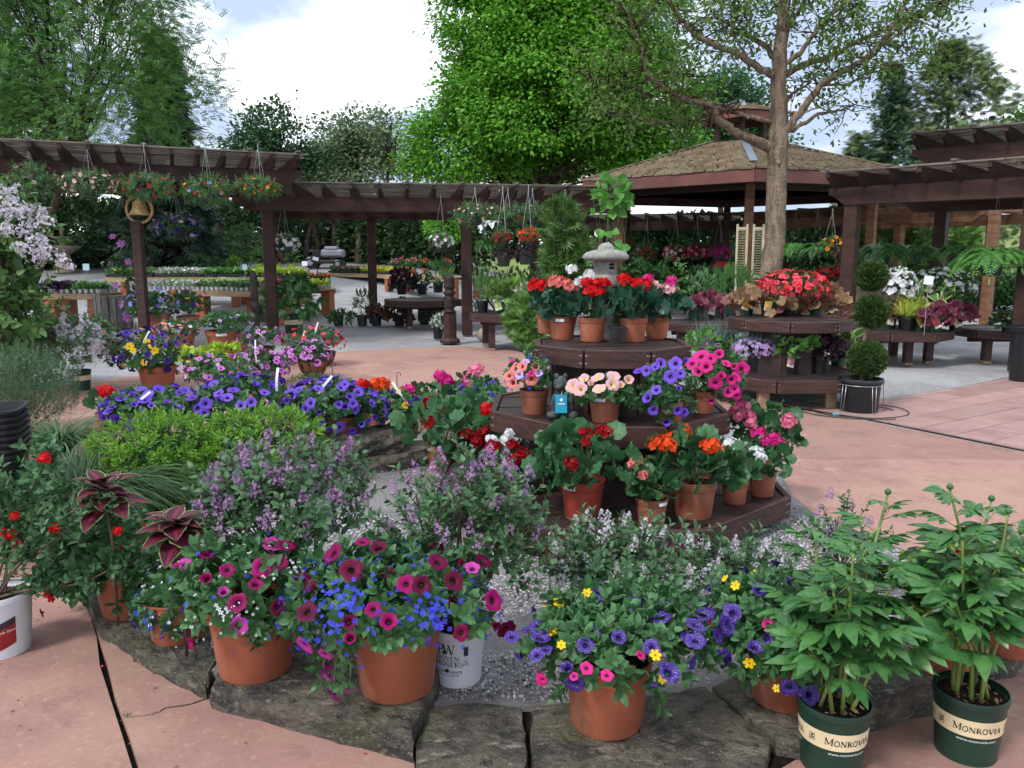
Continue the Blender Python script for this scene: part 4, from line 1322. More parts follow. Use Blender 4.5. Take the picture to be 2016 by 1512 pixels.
for k in range(6):
	for c_ in range(6):
		f0, f1 = c_ / 6, min(1, (c_ + 1.3) / 6)
		V = np.array([hexp(1.08 * (1 - f0) + .02, cup + .70 + .30 * f0 + .04, k), hexp(1.08 * (1 - f0) + .02, cup + .70 + .30 * f0 + .04, k + 1), hexp(1.08 * (1 - f1) + .02, cup + .70 + .30 * f1, k + 1), hexp(1.08 * (1 - f1) + .02, cup + .70 + .30 * f1, k)])
		V = np.vstack([V, V[0] - UP * .045, V[1] - UP * .045])
		mb.add((V, np.array([(0, 1, 2), (0, 2, 3), (4, 5, 1), (4, 1, 0)])))
o = link('cupola_roof', mb.mesh('cupola_roof', [SHAKE]), gz)
part('cupola_ridge_cap', bar(hexp(.9, cup + .79, 0), hexp(.1, cup + 1.06, 0), .12, .02), [SLATE], gz)
part('cupola_ridge_cap', bar(hexp(.9, cup + .79, 5), hexp(.1, cup + 1.06, 5), .12, .02), [SLATE], gz)

# ------------------------------------------------------------------ tiered octagonal displays
def octo(cx, cy, half, rot=0.0):
	r = half / math.cos(math.pi / 8)
	return [(cx + r * math.sin(rot + math.pi / 8 + k * math.pi / 4), cy - r * math.cos(rot + math.pi / 8 + k * math.pi / 4)) for k in range(8)]
def tier(root, org, cx, cy, half, ztop, fh, rot=0.0, nplank=7, deck=WOODD, wood=WOOD, pdir=0.0):
	O = octo(cx - org[0], cy - org[1], half, rot)
	z = ztop - org[2]
	for k in range(8):
		a, b = np.array(O[k]), np.array(O[(k + 1) % 8])
		e_ = unit((b - a)[None])[0]
		part('fascia_board', bar((*(a + e_ * .003), z - fh / 2), (*(b - e_ * .003), z - fh / 2), .038, fh, b=.005), [wood], root)
	mb = MB()
	for k in range(8):
		a, b = np.array(O[k]), np.array(O[(k + 1) % 8]); e_ = (b - a) / np.linalg.norm(b - a); n_ = np.array((e_[1], -e_[0]))
		for s_ in (.02, .035, .95, .98):
			for q in (.3, .7): mb.add(cbox(.008, .008, .008, .003), off=(*(a + (b - a) * s_ + n_ * .0175), z - fh * q))
	link('screw_heads', mb.mesh('screw_heads', [WIREG]), root)['kind'] = 'stuff'
	I = np.array(octo(cx - org[0], cy - org[1], half - .026, rot))
	c = I.mean(0)
	dn = np.array((-math.sin(pdir), math.cos(pdir)))
	wd_ = 2 * half / nplank
	for i in range(nplank):
		s0 = -half + i * wd_
		P_ = cliphalf([tuple(q) for q in I], c + dn * (s0 + .004), dn)
		P_ = cliphalf(P_, c + dn * (s0 + wd_ - .004), -dn) if len(P_) >= 3 else P_
		if len(P_) >= 3:
			part('deck_plank', prism(P_, z - .045, z - .010 - .003 * (i % 2)), [deck], root)
D1 = np.array((.60, 4.98, 0.0))
ds1 = thing('tiered_stand', 'three tier octagonal brown wooden plant stand with the stone lantern on top', 'stand', D1, None)
tier(ds1, D1, .58, 4.86, 1.02, .20, .12, R_(-3), 10, pdir=R_(20))
tier(ds1, D1, .60, 4.98, .70, .63, .125, R_(-3), 8, pdir=R_(8))
tier(ds1, D1, .62, 4.99, .455, 1.02, .11, R_(-2), 6, pdir=R_(8))
for hw, z0, z1 in ((.52, .19, .575), (.34, .60, .965)):
	O = octo(0, 0, hw)
	for k in range(8):
		a, b = O[k], O[(k + 1) % 8]
		part('riser_board', bar((*a, (z0 + z1) / 2 - .03), (*b, (z0 + z1) / 2 - .03), .03, z1 - z0, b=.003), [WOODD], ds1)
for fx, fy in ((.22, 3.94), (1.0, 4.05), (1.35, 4.6), (-.25, 4.4), (-.25, 5.2), (1.3, 5.3), (.42, 4.7)):
	p = np.array((fx, fy, .005)) - D1
	part('foot_block', bar(p, p + UP * .13, .10, .10, up=(0, 1, 0), b=.006), [RAWWOOD], ds1)
for a, b in (((-.2, 4.2), (1.3, 4.3)), ((-.2, 5.2), (1.3, 5.3)), ((.25, 4.0), (.6, 5.7))):
	pa, pb = np.array((*a, .105)) - D1, np.array((*b, .105)) - D1
	part('bearer', bar(pa, pb, .045, .07, b=.004), [WOODD], ds1)

D2 = np.array((*at(1552, 640, .77)[:2], 0.0))
D2 = np.array((3.05, 9.15, 0.0))
ds2 = thing('tiered_stand', 'two tier octagonal brown stand with red azalea and heucheras', 'stand', D2)
tier(ds2, D2, 2.95, 8.75, .80, .31, .13, R_(4), 8)
tier(ds2, D2, 3.09, 8.85, .60, .875, .115, R_(4), 6)
for k in range(8):
	a, b = octo(0.0, -.32, .36)[k], octo(0.0, -.32, .36)[(k + 1) % 8]
	part('riser_board', bar((*a, .53), (*b, .53), .03, .48, b=.003), [WOODD], ds2)
for fx, fy in ((2.60, 8.12), (3.3, 8.15), (2.3, 8.9), (3.6, 8.9)):
	p = np.array((fx, fy, 0)) - D2
	part('foot_block', bar(p, p + UP * .20, .11, .11, up=(0, 1, 0), b=.006), [RAWWOOD], ds2)
pa, pb = np.array((2.65, 8.15, .14)) - D2, np.array((3.15, 9.6, .14)) - D2
part('bearer', bar(pa, pb, .06, .10, b=.004), [RAWWOOD], ds2)

def bench(label, cx, cy, half, z, fh, legs, rot=0.0, nplank=5, lw=.11, group=None, foot=True, wood=WOOD):
	o = np.array((cx, cy, 0.0))
	b_ = thing('plant_bench', label, 'bench', o, group)
	tier(b_, o, cx, cy, half, z, fh, rot, nplank, wood=wood)
	for lx, ly in legs:
		p = np.array((lx - cx, ly - cy, 0))
		part('leg', bar(p + UP * (.045 if foot else 0), p + UP * (z - .05), lw, lw, up=(0, 1, 0), b=.006), [wood], b_)
		if foot: part('foot_block', bar(p, p + UP * .042, lw * 1.02, lw * 1.02, up=(0, 1, 0), b=.004), [RAWWOOD], b_)
	part('bearer', bar((-half * .8, 0, z - fh - .04), (half * .8, 0, z - fh - .04), .05, .09), [wood], b_)
	return b_
B3 = at(1800, 656, .50)
bench('octagonal brown bench of white azaleas and plum heucheras at the right', B3[0] + .02, B3[1] + .70, .74, .50, .12, [(B3[0] + .12, B3[1] + .38), (B3[0] + .52, B3[1] + .58), (B3[0] - .52, B3[1] + .52), (B3[0] + .3, B3[1] + 1.2), (B3[0] - .3, B3[1] + 1.2)], R_(-4))
B4 = at(2030, 655, .50)
bench('brown bench corner cut off by the right edge behind the black planter', B4[0] + .05, B4[1] + .75, .62, .50, .12, [(B4[0] - .30, B4[1] + .5), (B4[0] + .3, B4[1] + .5)], R_(10), 4)
B5 = at(1000, 622, .60)
bench('brown bench of golden cypress and bluebells beyond the middle post', B5[0] + .10, B5[1] + .75, .72, .60, .12, [(B5[0] - .27, B5[1] + .35), (B5[0] + .27, B5[1] + .40), (B5[0] - .4, B5[1] + 1.1), (B5[0] + .6, B5[1] + 1.1)], R_(8))
B6 = at(1395, 640, .60)
bench('brown bench with pink heucheras behind the two tier stand', B6[0] + .1, B6[1] + .6, .62, .60, .11, [(B6[0] - .3, B6[1] + .4), (B6[0] + .4, B6[1] + .5)], R_(-8))
B7 = at(835, 592, .62)
bench('dark bench in the shade behind the walkway with potted foliage', B7[0] - .1, B7[1] + .6, .80, .62, .14, [(B7[0] - .35, B7[1] + .3), (B7[0] + .45, B7[1] + .6), (B7[0] - .5, B7[1] + 1.1)], R_(12), wood=WOODP)

# ------------------------------------------------------------------ back tables of bedding plants
def table(label, x0, x1, ytop, z, dep, leg=ORANGE, lw=.26, yl=None, group='orange legged display tables', nleg=2, zg=None, th=.09):
	"""table whose front top edge runs between two photo pixels at height z above its ground"""
	A, B = at(x0, ytop[0], z), at(x1, ytop[1], z)
	d = unit((B - A)[None])[0]; n_ = np.array((-d[1], d[0], 0))
	zg = float(ground_h((A + B)[0] / 2, (A + B)[1] / 2)) if zg is None else zg
	c = (A + B) / 2 + n_ * dep / 2
	t_ = thing('display_table', label, 'table', (c[0], c[1], zg), group)
	L_ = np.linalg.norm(B - A)
	ang = math.atan2(d[1], d[0]); t_.rotation_euler = (0, 0, ang)
	h = z - zg
	for i in range(5):
		yy = -dep / 2 + dep * (i + .5) / 5
		part('top_board', bar((-L_ / 2, yy, h - .02), (L_ / 2, yy, h - .02), dep / 5 - .012, .035, b=.004), [TANTOP], t_)
	for yy in (-dep / 2 + .02, dep / 2 - .02):
		part('apron', bar((-L_ / 2, yy, h - .04 - th / 2), (L_ / 2, yy, h - .04 - th / 2), .04, th, b=.004), [TANTOP], t_)
	for k in range(nleg):
		xx = -L_ / 2 + lw * .55 + (L_ - lw * 1.1) * k / max(1, nleg - 1)
		for yy in (-dep / 2 + lw * .6, dep / 2 - lw * .6):
			part('leg', bar((xx, yy, 0), (xx, yy, h - .045), lw, lw, up=(0, 1, 0), b=.02), [leg], t_)
	return t_, A, B, n_

# ------------------------------------------------------------------ trees
def clumps(rs, cen, n_leaf, rad, T, size, mb, centre, droop=.35, flat=.55, mi=0, out=.8):
	"""leaf clumps round given centres, leaves pointing away from the crown's middle"""
	k = len(cen)
	idx = np.repeat(np.arange(k), n_leaf)
	off = rs.normal(0, 1, (len(idx), 3)) * (np.asarray(rad)[idx] if np.ndim(rad) else rad)[..., None] * (1, 1, flat) if np.ndim(rad) else rs.normal(0, rad, (len(idx), 3)) * (1, 1, flat)
	p = cen[idx] + off
	d = unit(unit(p - centre) * out + unit(off) * .5 + rs.normal(0, .5, p.shape) - UP * droop)
	u = UP * 1.0 + unit(p - centre) * .5 + rs.normal(0, .35, p.shape)
	mb.scatter(T, p, frames(d, u), size * rs.uniform(.7, 1.3, len(p)), mi)
def grow(mb, rs, p0, p1, r0, r1, wob=.06, n=7, seg=7):
	p0, p1 = np.array(p0, float), np.array(p1, float)
	t = np.linspace(0, 1, n)[:, None]
	pts = p0 + (p1 - p0) * t
	pts[1:-1] += rs.normal(0, wob, (n - 2, 3)) * np.linalg.norm(p1 - p0) * .3
	mb.add(tube(spline(pts, 3), np.linspace(r0, r1, (n - 1) * 3 + 1), seg))
	return pts
def broadleaf(name, label, px, yb, y, crown, nc, nl, crad, T, size, mats, bark=BARKD, trunk_r=.25, seed=1, stems_=5, droop=.35, group=None, zg=None, fill=.45, flat=.55, lump=.2, lo=-.75, rim=1.0, cat='tree'):
	"""tree at distance y: crown = list of (x0, y0, x1, y1) photo boxes filled as ellipsoids"""
	rs = np.random.default_rng(seed)
	base = atY(px, yb, y)
	base[2] = float(ground_h(base[0], y)) if zg is None else zg
	root = thing(name, label, cat, base, group)
	mbw, mb = MB(), MB()
	tot = sum((b[2] - b[0]) * (b[3] - b[1]) for b in crown)
	tops = []
	for b in crown:
		c, r = box_mound(y, b, .85)
		c = c - base
		n = max(4, int(nc * (b[2] - b[0]) * (b[3] - b[1]) / tot))
		lm = Lump(rs, lump, 14)
		d = sphere_dirs(rs, n, lo)
		f = np.where(rs.uniform(0, 1, n) < fill, rs.uniform(.3, .85, n), rs.uniform(.82, rim, n))
		cen = c + d * r * (f * lm(d))[:, None]
		clumps(rs, cen, nl, crad, T, size, mb, c - UP * r[2] * .6, droop, flat)
		tops.append((c, r, cen))
	zc = min(t[0][2] - t[1][2] * .6 for t in tops)
	hub = np.array((tops[0][0][0] * .5, tops[0][0][1] * .5, max(.6, zc * .8)))
	grow(mbw, rs, (0, 0, -.1), hub, trunk_r, trunk_r * .75, .03)
	for c, r, cen in tops:
		for k in range(stems_):
			tgt = c + rs.normal(0, .35, 3) * r + UP * r[2] * .35
			pts = grow(mbw, rs, hub, tgt, trunk_r * .5, trunk_r * .08, .08)
			for q in cen[rs.integers(0, len(cen), 5)]:
				grow(mbw, rs, pts[rs.integers(2, 6)], q, trunk_r * .12, .012, .08, 5, 4)
	link('trunk', mbw.mesh('trunk', [bark], True), root)
	o = link('crown', mb.mesh('crown', mats, False), root); o['kind'] = 'stuff'
	return root
broadleaf('hornbeam_tree', 'tall bright green hornbeam filling the sky behind the middle pergola', 1085, 470, 32, [(830, 190, 1100, 400), (1060, 190, 1345, 400), (845, 60, 1345, 330), (870, -80, 1335, 200), (885, -420, 1310, 40)], 1300, 150, .34, QL, .18, [G_HORN], trunk_r=.3, seed=11, stems_=9, droop=.55, flat=.75, rim=1.04, lump=.16, fill=.35)
broadleaf('locust_tree', 'feathery light green locust tree at the upper left', 40, 440, 24, [(60, 60, 390, 300), (110, -120, 360, 110), (-120, 40, 130, 300), (-60, -200, 140, 90)], 400, 40, .42, LOCF, .21, [G_LOC], trunk_r=.13, seed=12, stems_=5, droop=.12, flat=.6, fill=.4, rim=1.02)
broadleaf('locust_tree', 'second darker locust behind the feathery one at the far left edge', 20, 440, 29, [(-160, 100, 150, 330), (-140, -120, 120, 140)], 160, 34, .55, LOCF, .3, [G_LOCD], trunk_r=.22, seed=13, stems_=4, droop=.15)
broadleaf('crabapple_tree', 'dark round topped tree above the left pergola roof end', 540, 470, 44, [(468, 240, 640, 380)], 130, 70, .45, QL, .24, [G_MIDD], trunk_r=.2, seed=14)
broadleaf('willow_tree', 'pale grey green tree between the dark tree and the hornbeam', 690, 470, 52, [(590, 252, 800, 390), (650, 245, 770, 330)], 170, 70, .55, QL, .28, [G_MID], trunk_r=.25, seed=15, rim=1.08)
broadleaf('ash_tree', 'thin wispy tree top in front of clouds left of the hornbeam', 765, 470, 48, [(728, 225, 800, 330)], 26, 26, .35, QL, .22, [G_MID], trunk_r=.12, seed=16, stems_=6, fill=.2)
broadleaf('maple_tree', 'blue green tree behind the gazebo cupola', 1420, 470, 46, [(1330, 130, 1500, 330), (1370, 180, 1560, 380)], 210, 70, .55, QL, .28, [g('bluish_leaf', (.055, .13, .045), (.105, .20, .075), .3)], trunk_r=.2, seed=17)
broadleaf('garden_tree', 'small green tree top at the right edge above the raised roof', 2030, 470, 40, [(1985, 215, 2090, 300)], 60, 60, .35, QL, .22, [G_HORN], trunk_r=.15, seed=18)
# evergreens
def conifer(label, px, yb, y, top, halfw, seed, mats, n=900, name='evergreen_tree', T=FANS, size=.5, width=lambda t: (1 - t) ** .7, group=None, droop=.2, zlow=.05):
	rs = np.random.default_rng(seed)
	base = atY(px, yb, y); base[2] = float(ground_h(base[0], y))
	root = thing(name, label, 'tree', base, group)
	H = atY(px, top, y)[2] - base[2]
	rw = halfw / ppm(atY(px, top, y))
	mbw, mb = MB(), MB()
	mbw.add(tube([(0, 0, -.1), (0.05, 0, H * .5), (0, 0, H * .98)], [rw * .09, rw * .06, .01], 7))
	tips = []
	lmp = Lump(rs, .55, 26)
	for i in range(n):
		t = zlow + (1 - zlow) * rs.uniform(0, 1) ** 1.15
		a = rs.uniform(0, 6.28)
		dd = np.array((math.cos(a), math.sin(a), (t - .5) * 1.2))
		r = rw * width(t) * rs.uniform(.45, 1.05) * float(lmp(unit(dd[None]))[0])
		tips.append((r * math.cos(a), r * math.sin(a), t * H))
	tips = np.array(tips)
	for q in tips[rs.integers(0, n, 60)]:
		mbw.add(tube([(0, 0, q[2] * .96), q], [.04, .01], 4))
	dirs = unit(tips * (1, 1, 0) + 1e-6)
	k = 5
	idx = np.repeat(np.arange(n), k)
	p = tips[idx] + rs.normal(0, .16, (n * k, 3)) * (rw / 2.5 + .3)
	d = unit(dirs[idx] + rs.normal(0, .45, (n * k, 3)) + UP * (.45 - droop * 2))
	mb.scatter(T, p, frames(d, UP + rs.normal(0, .5, p.shape)), size * rs.uniform(.6, 1.2, len(p)))
	link('trunk', mbw.mesh('trunk', [BARKD], True), root)
	o = link('crown', mb.mesh('crown', mats, False), root); o['kind'] = 'stuff'
conifer('broad olive green cryptomeria, tallest of the three at the right', 1845, 480, 42, 85, 92, 21, [G_CON], 1400, width=lambda t: min(1, (1 - t) * 2.1) ** .75, size=.42)
conifer('narrower blue green cryptomeria left of the broad olive one', 1735, 480, 43, 130, 60, 22, [g('conifer_blue', (.06, .105, .055), (.13, .175, .09), .2)], 800, width=lambda t: min(1, (1 - t) * 1.9) ** .8, size=.4)
conifer('short young evergreen at the left of the cryptomerias', 1678, 480, 44, 262, 44, 23, [G_CON], 260, size=.5)
conifer('dark drooping spruce behind the locust tree', 345, 470, 31, 80, 70, 24, [G_SPR], 520, droop=.42, size=.6, name='spruce_tree')

# the pruned oak standing among the displays
OY = 12.6
ok = atY(1514, 600, OY); ok[2] = 0
oak = thing('oak_tree', 'pruned young oak with bare trunk and spreading limbs before the gazebo', 'tree', ok)
rsO = np.random.default_rng(31)
limbs = dict(
	trunk=([(1505, 655), (1513, 600), (1517, 540), (1525, 480), (1528, 400), (1531, 300), (1534, 240), (1533, 160), (1537, 100), (1542, 40), (1548, -40), (1552, -120)], .165, .05, 0),
	a=([(1528, 150), (1500, 138), (1460, 110), (1400, 85), (1365, 65), (1340, 35), (1316, 0), (1300, -40)], .062, .02, -.6),
	b=([(1530, 130), (1510, 95), (1480, 75), (1455, 62), (1430, 45), (1405, 30)], .05, .012, .5),
	c=([(1525, 292), (1475, 272), (1440, 255), (1415, 235), (1395, 205), (1350, 195), (1280, 150), (1262, 90), (1240, 40), (1225, 5)], .075, .014, -1.0),
	d=([(1525, 298), (1460, 270), (1420, 245), (1395, 232), (1350, 235), (1290, 242), (1230, 226), (1170, 212)], .05, .01, .6),
	e=([(1528, 242), (1480, 232), (1440, 215), (1400, 200), (1360, 196)], .04, .012, -.3),
	f=([(1535, 275), (1565, 235), (1590, 200), (1620, 165), (1680, 130), (1720, 100), (1760, 50), (1785, 0), (1800, -30)], .068, .014, -.8),
	g=([(1540, 264), (1580, 245), (1610, 225), (1650, 218), (1682, 206)], .04, .014, .4),
	h=([(1538, 222), (1560, 185), (1590, 165), (1612, 135)], .034, .01, .8),
	i=([(1538, 150), (1580, 130), (1640, 110), (1690, 80), (1760, 50), (1800, 30), (1850, 8), (1900, -20)], .055, .012, .7),
	j=([(1538, 130), (1575, 105), (1600, 70), (1630, 35), (1670, 0), (1690, -30)], .045, .012, -.5),
	k=([(1540, 222), (1580, 222), (1620, 208)], .022, .01, -.4),
	l=([(1540, 60), (1560, 40), (1580, 10), (1600, -30)], .04, .015, .3),
	m=([(1690, 85), (1740, 85), (1800, 95), (1852, 97)], .02, .006, .8),
	n=([(1620, 168), (1670, 165), (1720, 135), (1778, 125)], .022, .008, -.9),
	o=([(1462, 66), (1472, 40), (1456, 15), (1445, -20)], .022, .01, .2),
	p=([(1470, 112), (1440, 60), (1445, 20), (1430, -10)], .02, .008, -.4),
	q=([(1640, 110), (1660, 60), (1655, 20), (1670, -20)], .022, .008, .5),
	r=([(1350, 196), (1300, 200), (1240, 170), (1190, 160), (1150, 150)], .018, .006, -1.0),
	s=([(1285, 152), (1330, 140), (1380, 150)], .014, .006, -.8),
	t=([(1720, 100), (1780, 60), (1830, 20), (1870, 0)], .02, .006, -.8))
mbt, tipsO, tw = MB(), [], MB()
for key, (pp_, r0, r1, dy) in limbs.items():
	n = len(pp_)
	dep = OY + dy * np.linspace(0, 1, n) ** .8
	pts = np.array([atY(x, y, q) for (x, y), q in zip(pp_, dep)]) - ok
	if key == 'trunk': pts[0, 2] = -.05; pts[0, :2] = pts[1, :2] * 1.0 + (-.02, 0)
	sp = spline(pts, 5)
	rad = np.linspace(r0, r1, len(sp)) if key != 'trunk' else np.interp(np.linspace(0, 1, len(sp)), [0, .12, .5, .6, 1], [.20, .165, .15, .125, .06])
	sp[1:-1] += rsO.normal(0, .008, (len(sp) - 2, 3))
	mbt.add(tube(sp, rad, 10 if key == 'trunk' else 7))
	if key != 'trunk':
		lo = .35 if key not in 'gk' else .85
		for q in sp[int(len(sp) * lo):]:
			for _ in range(3 if key in 'cdrs' else 2):
				tipsO.append(q + rsO.normal(0, 1, 3) * (.26, .34, .22))
				tw.add(tube([q, (q + tipsO[-1]) / 2 + rsO.normal(0, .03, 3), tipsO[-1]], [.010, .007, .004], 4))
for q in spline(np.array([atY(1540 + 10 * i, 20 - 30 * i, OY) for i in range(4)]) - ok, 5):
	for _ in range(7): tipsO.append(q + rsO.normal(0, .4, 3))
trk = link('trunk', mbt.mesh('trunk', [BARK], True), oak)
twg = link('twigs', tw.mesh('twigs', [BARKD], True), oak); twg['kind'] = 'stuff'
tipsO = np.array(tipsO)
q = tipsO + ok; qx = 1008 + FPX * q[:, 0] / (q[:, 1] * cP); tipsO = tipsO[~((qx > 1375) & (qx < 1525) & (q[:, 2] > 3.0) & (q[:, 2] < 4.15))]
mbl = MB()
OAKL = leaf(.5, .1, .25, (.4, .75), (.7, 1))
clumps(rsO, tipsO, 14, .11, OAKL, .088, mbl, np.array((0, 0, 1.0)), .35, .8)
o = link('crown', mbl.mesh('crown', [G_OAK], False), oak); o['kind'] = 'stuff'
part('pruning_scar', xf(lathe([(.035, 0), (.030, .012), (.001, .014)], 12, True), frames(np.array([(-.1, -1., 0)]), UP[None])[0], atY(1532, 318, OY - .155) - ok), [RAWWOOD], oak)

# shrub masses seen under and beyond the pergolas
def bush(name, label, y, boxes, n, T, size, mats, seed, zg=None, twig=True, cat='shrub', lo=-1, lump=.2, group=None, up=.25, base_px=None, smooth=False, fin=.5, whole=False):
	rs = np.random.default_rng(seed)
	xs = np.mean([(b[0] + b[2]) / 2 for b in boxes])
	base = atY(xs if base_px is None else base_px, 600, y)
	base[2] = float(ground_h(base[0], y)) if zg is None else zg
	root = thing(name, label, cat, base, group)
	mb, mbw = MB(), MB()
	tot = sum((b[2] - b[0]) * (b[3] - b[1]) for b in boxes)
	for b in boxes:
		c, r = box_mound(y, b, .8); c = c - base
		k = int(n * (b[2] - b[0]) * (b[3] - b[1]) / tot)
		lm = Lump(rs, lump, 12)
		p, nr = mound_pts(rs, c, r, k, lm, lo, fin)
		d = unit(nr + UP * up + rs.normal(0, .5, nr.shape))
		mb.scatter(T, p, frames(d, (rs.normal(0, 1, nr.shape) if whole else nr * .6 + UP + rs.normal(0, .4, nr.shape))), size * rs.uniform(.65, 1.3, k))
		for q in p[rs.integers(0, k, 10)]:
			mbw.add(tube(spline([np.append(rs.normal(0, .05, 2), 0), (q * .5) + rs.normal(0, .04, 3) * r, q], 3), np.linspace(.02, .006, 7), 5))
	if twig: 
		w_ = link('stems', mbw.mesh('stems', [BARKD], True), root); w_['kind'] = 'stuff'
	o = link('crown', mb.mesh('crown', mats, smooth), root); o['kind'] = 'stuff'
	return root
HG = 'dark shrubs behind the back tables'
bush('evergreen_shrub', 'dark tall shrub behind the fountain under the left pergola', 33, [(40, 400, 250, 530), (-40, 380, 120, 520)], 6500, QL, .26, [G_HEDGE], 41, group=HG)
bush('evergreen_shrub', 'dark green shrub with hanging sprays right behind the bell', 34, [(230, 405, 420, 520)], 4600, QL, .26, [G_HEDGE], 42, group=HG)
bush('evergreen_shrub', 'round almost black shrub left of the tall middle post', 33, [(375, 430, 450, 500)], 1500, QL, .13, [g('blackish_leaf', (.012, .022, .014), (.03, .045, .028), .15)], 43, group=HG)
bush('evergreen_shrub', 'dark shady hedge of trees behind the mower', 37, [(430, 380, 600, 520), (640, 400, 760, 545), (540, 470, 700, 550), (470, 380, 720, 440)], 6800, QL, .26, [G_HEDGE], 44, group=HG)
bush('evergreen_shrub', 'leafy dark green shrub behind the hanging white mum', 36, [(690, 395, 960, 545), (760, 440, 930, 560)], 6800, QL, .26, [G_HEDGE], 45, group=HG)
bush('lilac_shrub', 'bright green leafy branch under the middle pergola roof', 30, [(830, 415, 930, 480)], 900, QL, .16, [G_HORN], 46)
for i, (x0, lean) in enumerate(((560, -.3), (600, .35), (632, -.2), (655, .15), (705, .05))):
	y_ = 35.5
	b0 = atY(x0, 520, y_); b0[2] = float(ground_h(b0[0], y_))
	t_ = thing('slim_tree', ['slim dark leaning trunk behind the middle post', 'forked dark trunk left of the mower', 'dark trunk directly above the mower seat', 'thin dark trunk right of the mower', 'pale straight trunk at the dark rear post'][i], 'tree', b0, 'slim trunks in the shady hedge')
	mb = MB(); rs = np.random.default_rng(60 + i)
	grow(mb, rs, (0, 0, 0), (lean * 2, 0, 3.2), .14, .07, .03)
	grow(mb, rs, (lean * .9, 0, 1.4), (lean * -1.5, 0, 3.2), .09, .05, .03)
	link('trunk', mb.mesh('trunk', [BARKD if i < 4 else BARK], True), t_)
	mb = MB(); clumps(rs, np.array([(lean * 2, 0, 3.3), (lean * -1.5, 0, 3.3), (0, 0, 3.6)]), 60, .4, QL, .18, mb, np.zeros(3))
	o = link('crown', mb.mesh('crown', [G_HEDGE], False), t_); o['kind'] = 'stuff'
def treeline(label, y, boxes, n, seed):
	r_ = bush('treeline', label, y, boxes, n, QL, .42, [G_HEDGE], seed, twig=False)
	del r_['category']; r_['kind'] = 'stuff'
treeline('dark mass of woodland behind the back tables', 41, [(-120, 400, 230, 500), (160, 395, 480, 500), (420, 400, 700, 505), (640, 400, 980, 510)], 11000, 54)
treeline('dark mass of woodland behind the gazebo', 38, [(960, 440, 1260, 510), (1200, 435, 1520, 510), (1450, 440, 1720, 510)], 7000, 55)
RG = 'green shrubs beyond the right pergolas'
bush('garden_shrub', 'mid green shrub below the pergola left of the gazebo', 27, [(1230, 440, 1330, 520), (1300, 445, 1440, 510)], 4200, QL, .19, [G_SHR], 47, group=RG)
bush('garden_shrub', 'dark shrub thicket behind the pink impatiens baskets', 25.5, [(1240, 490, 1340, 600), (1330, 500, 1450, 600)], 4200, QL, .19, [G_HEDGE], 48, group=RG)
bush('garden_shrub', 'green shrub behind the tree trunk and ferns', 25, [(1530, 435, 1660, 560), (1600, 440, 1720, 600)], 4400, QL, .18, [G_SHR], 49, group=RG)
bush('garden_shrub', 'feathery yellow green cypress shrub beyond the right ferns', 24.2, [(1690, 435, 1790, 560), (1770, 430, 1900, 560)], 3600, FANS, .26, [G_ARB], 50, group=RG)
bush('garden_shrub', 'low leafy green shrub between the white azaleas and the road', 23.4, [(1700, 560, 1900, 640), (1860, 560, 2016, 600)], 3600, QL, .18, [G_SHR], 51, group=RG)
bush('garden_shrub', 'shady green shrub at the far right behind the hanging fern', 23.8, [(1890, 540, 2060, 600)], 2000, QL, .18, [G_SHR], 52, group=RG)
bush('garden_shrub', 'grey green shrub seen between the posts left of the gazebo', 30, [(1440, 470, 1560, 560)], 2200, QL, .2, [G_HEDGE], 53, group=RG)

# ------------------------------------------------------------------ plant builders
CAMP = np.array((0, 0, CZ))
def on_mound(px, py, c, r, k=1.03, clamp=False):
	"""point on the near face of a mound seen at a photo pixel, with its outward direction"""
	u, v = (px - 1008) / FPX, (py - 756) / FPX
	d = np.array((u, cP - v * sP, -(v * cP + sP)))
	rr = r * k
	o = (CAMP - c) / rr; q = d / rr
	A, B, C_ = q @ q, 2 * o @ q, o @ o - 1
	D = B * B - 4 * A * C_
	t = (-B - math.sqrt(D)) / (2 * A) if D > 0 else -B / (2 * A)
	p = CAMP + d * t
	if D <= 0 and clamp: p = c + (p - c) / np.linalg.norm((p - c) / rr)
	return p, unit(((p - c) / rr / rr)[None])[0]
def heads(root, org, rs, kind, col, size, pts, c, r, name='flower', face=.55, k=1.05, up=.1, jit=.25, clamp=False):
	P_, N_ = [], []
	for x, y in pts:
		p, n_ = on_mound(x, y, c, r, k, clamp)
		P_.append(p - org); N_.append(unit((n_ + face * unit((CAMP - p)[None])[0])[None])[0])
	if not P_: return np.zeros((0, 3))
	flowers(root, rs, kind, col, size, np.array(P_), np.array(N_), True, name, jit, up)
	return np.array(P_)
def scatter_flowers(root, org, rs, kind, col, n, size, c, r, lump, lo=-.45, as_obj=True, name='flower', k=1.03, jit=.3, up=.1):
	d = flower_dirs(rs, n, lo)
	P_ = c - org + d * r * (k * lump(d))[:, None]
	flowers(root, rs, kind, col, size, P_, unit(d / r), as_obj, name, jit, up)
def base_at(px, py, z, d):
	b = at(px, py, z)
	return b + np.array((0, d * .36, 0))
def setpot(label, name, cat, bx, by, z, kind, pw, group, ratio=.82, seg=32):
	"""root, pot and scale for a potted plant whose pot foot shows at photo pixel (bx, by)"""
	s_ = ppm(at(bx, by, z))
	d = pw / s_
	b = base_at(bx, by, z, d)
	root = thing(name, label, cat, b, group)
	zs = pot(root, kind, d, d * ratio, seg=seg)
	return root, b, s_, d, zs
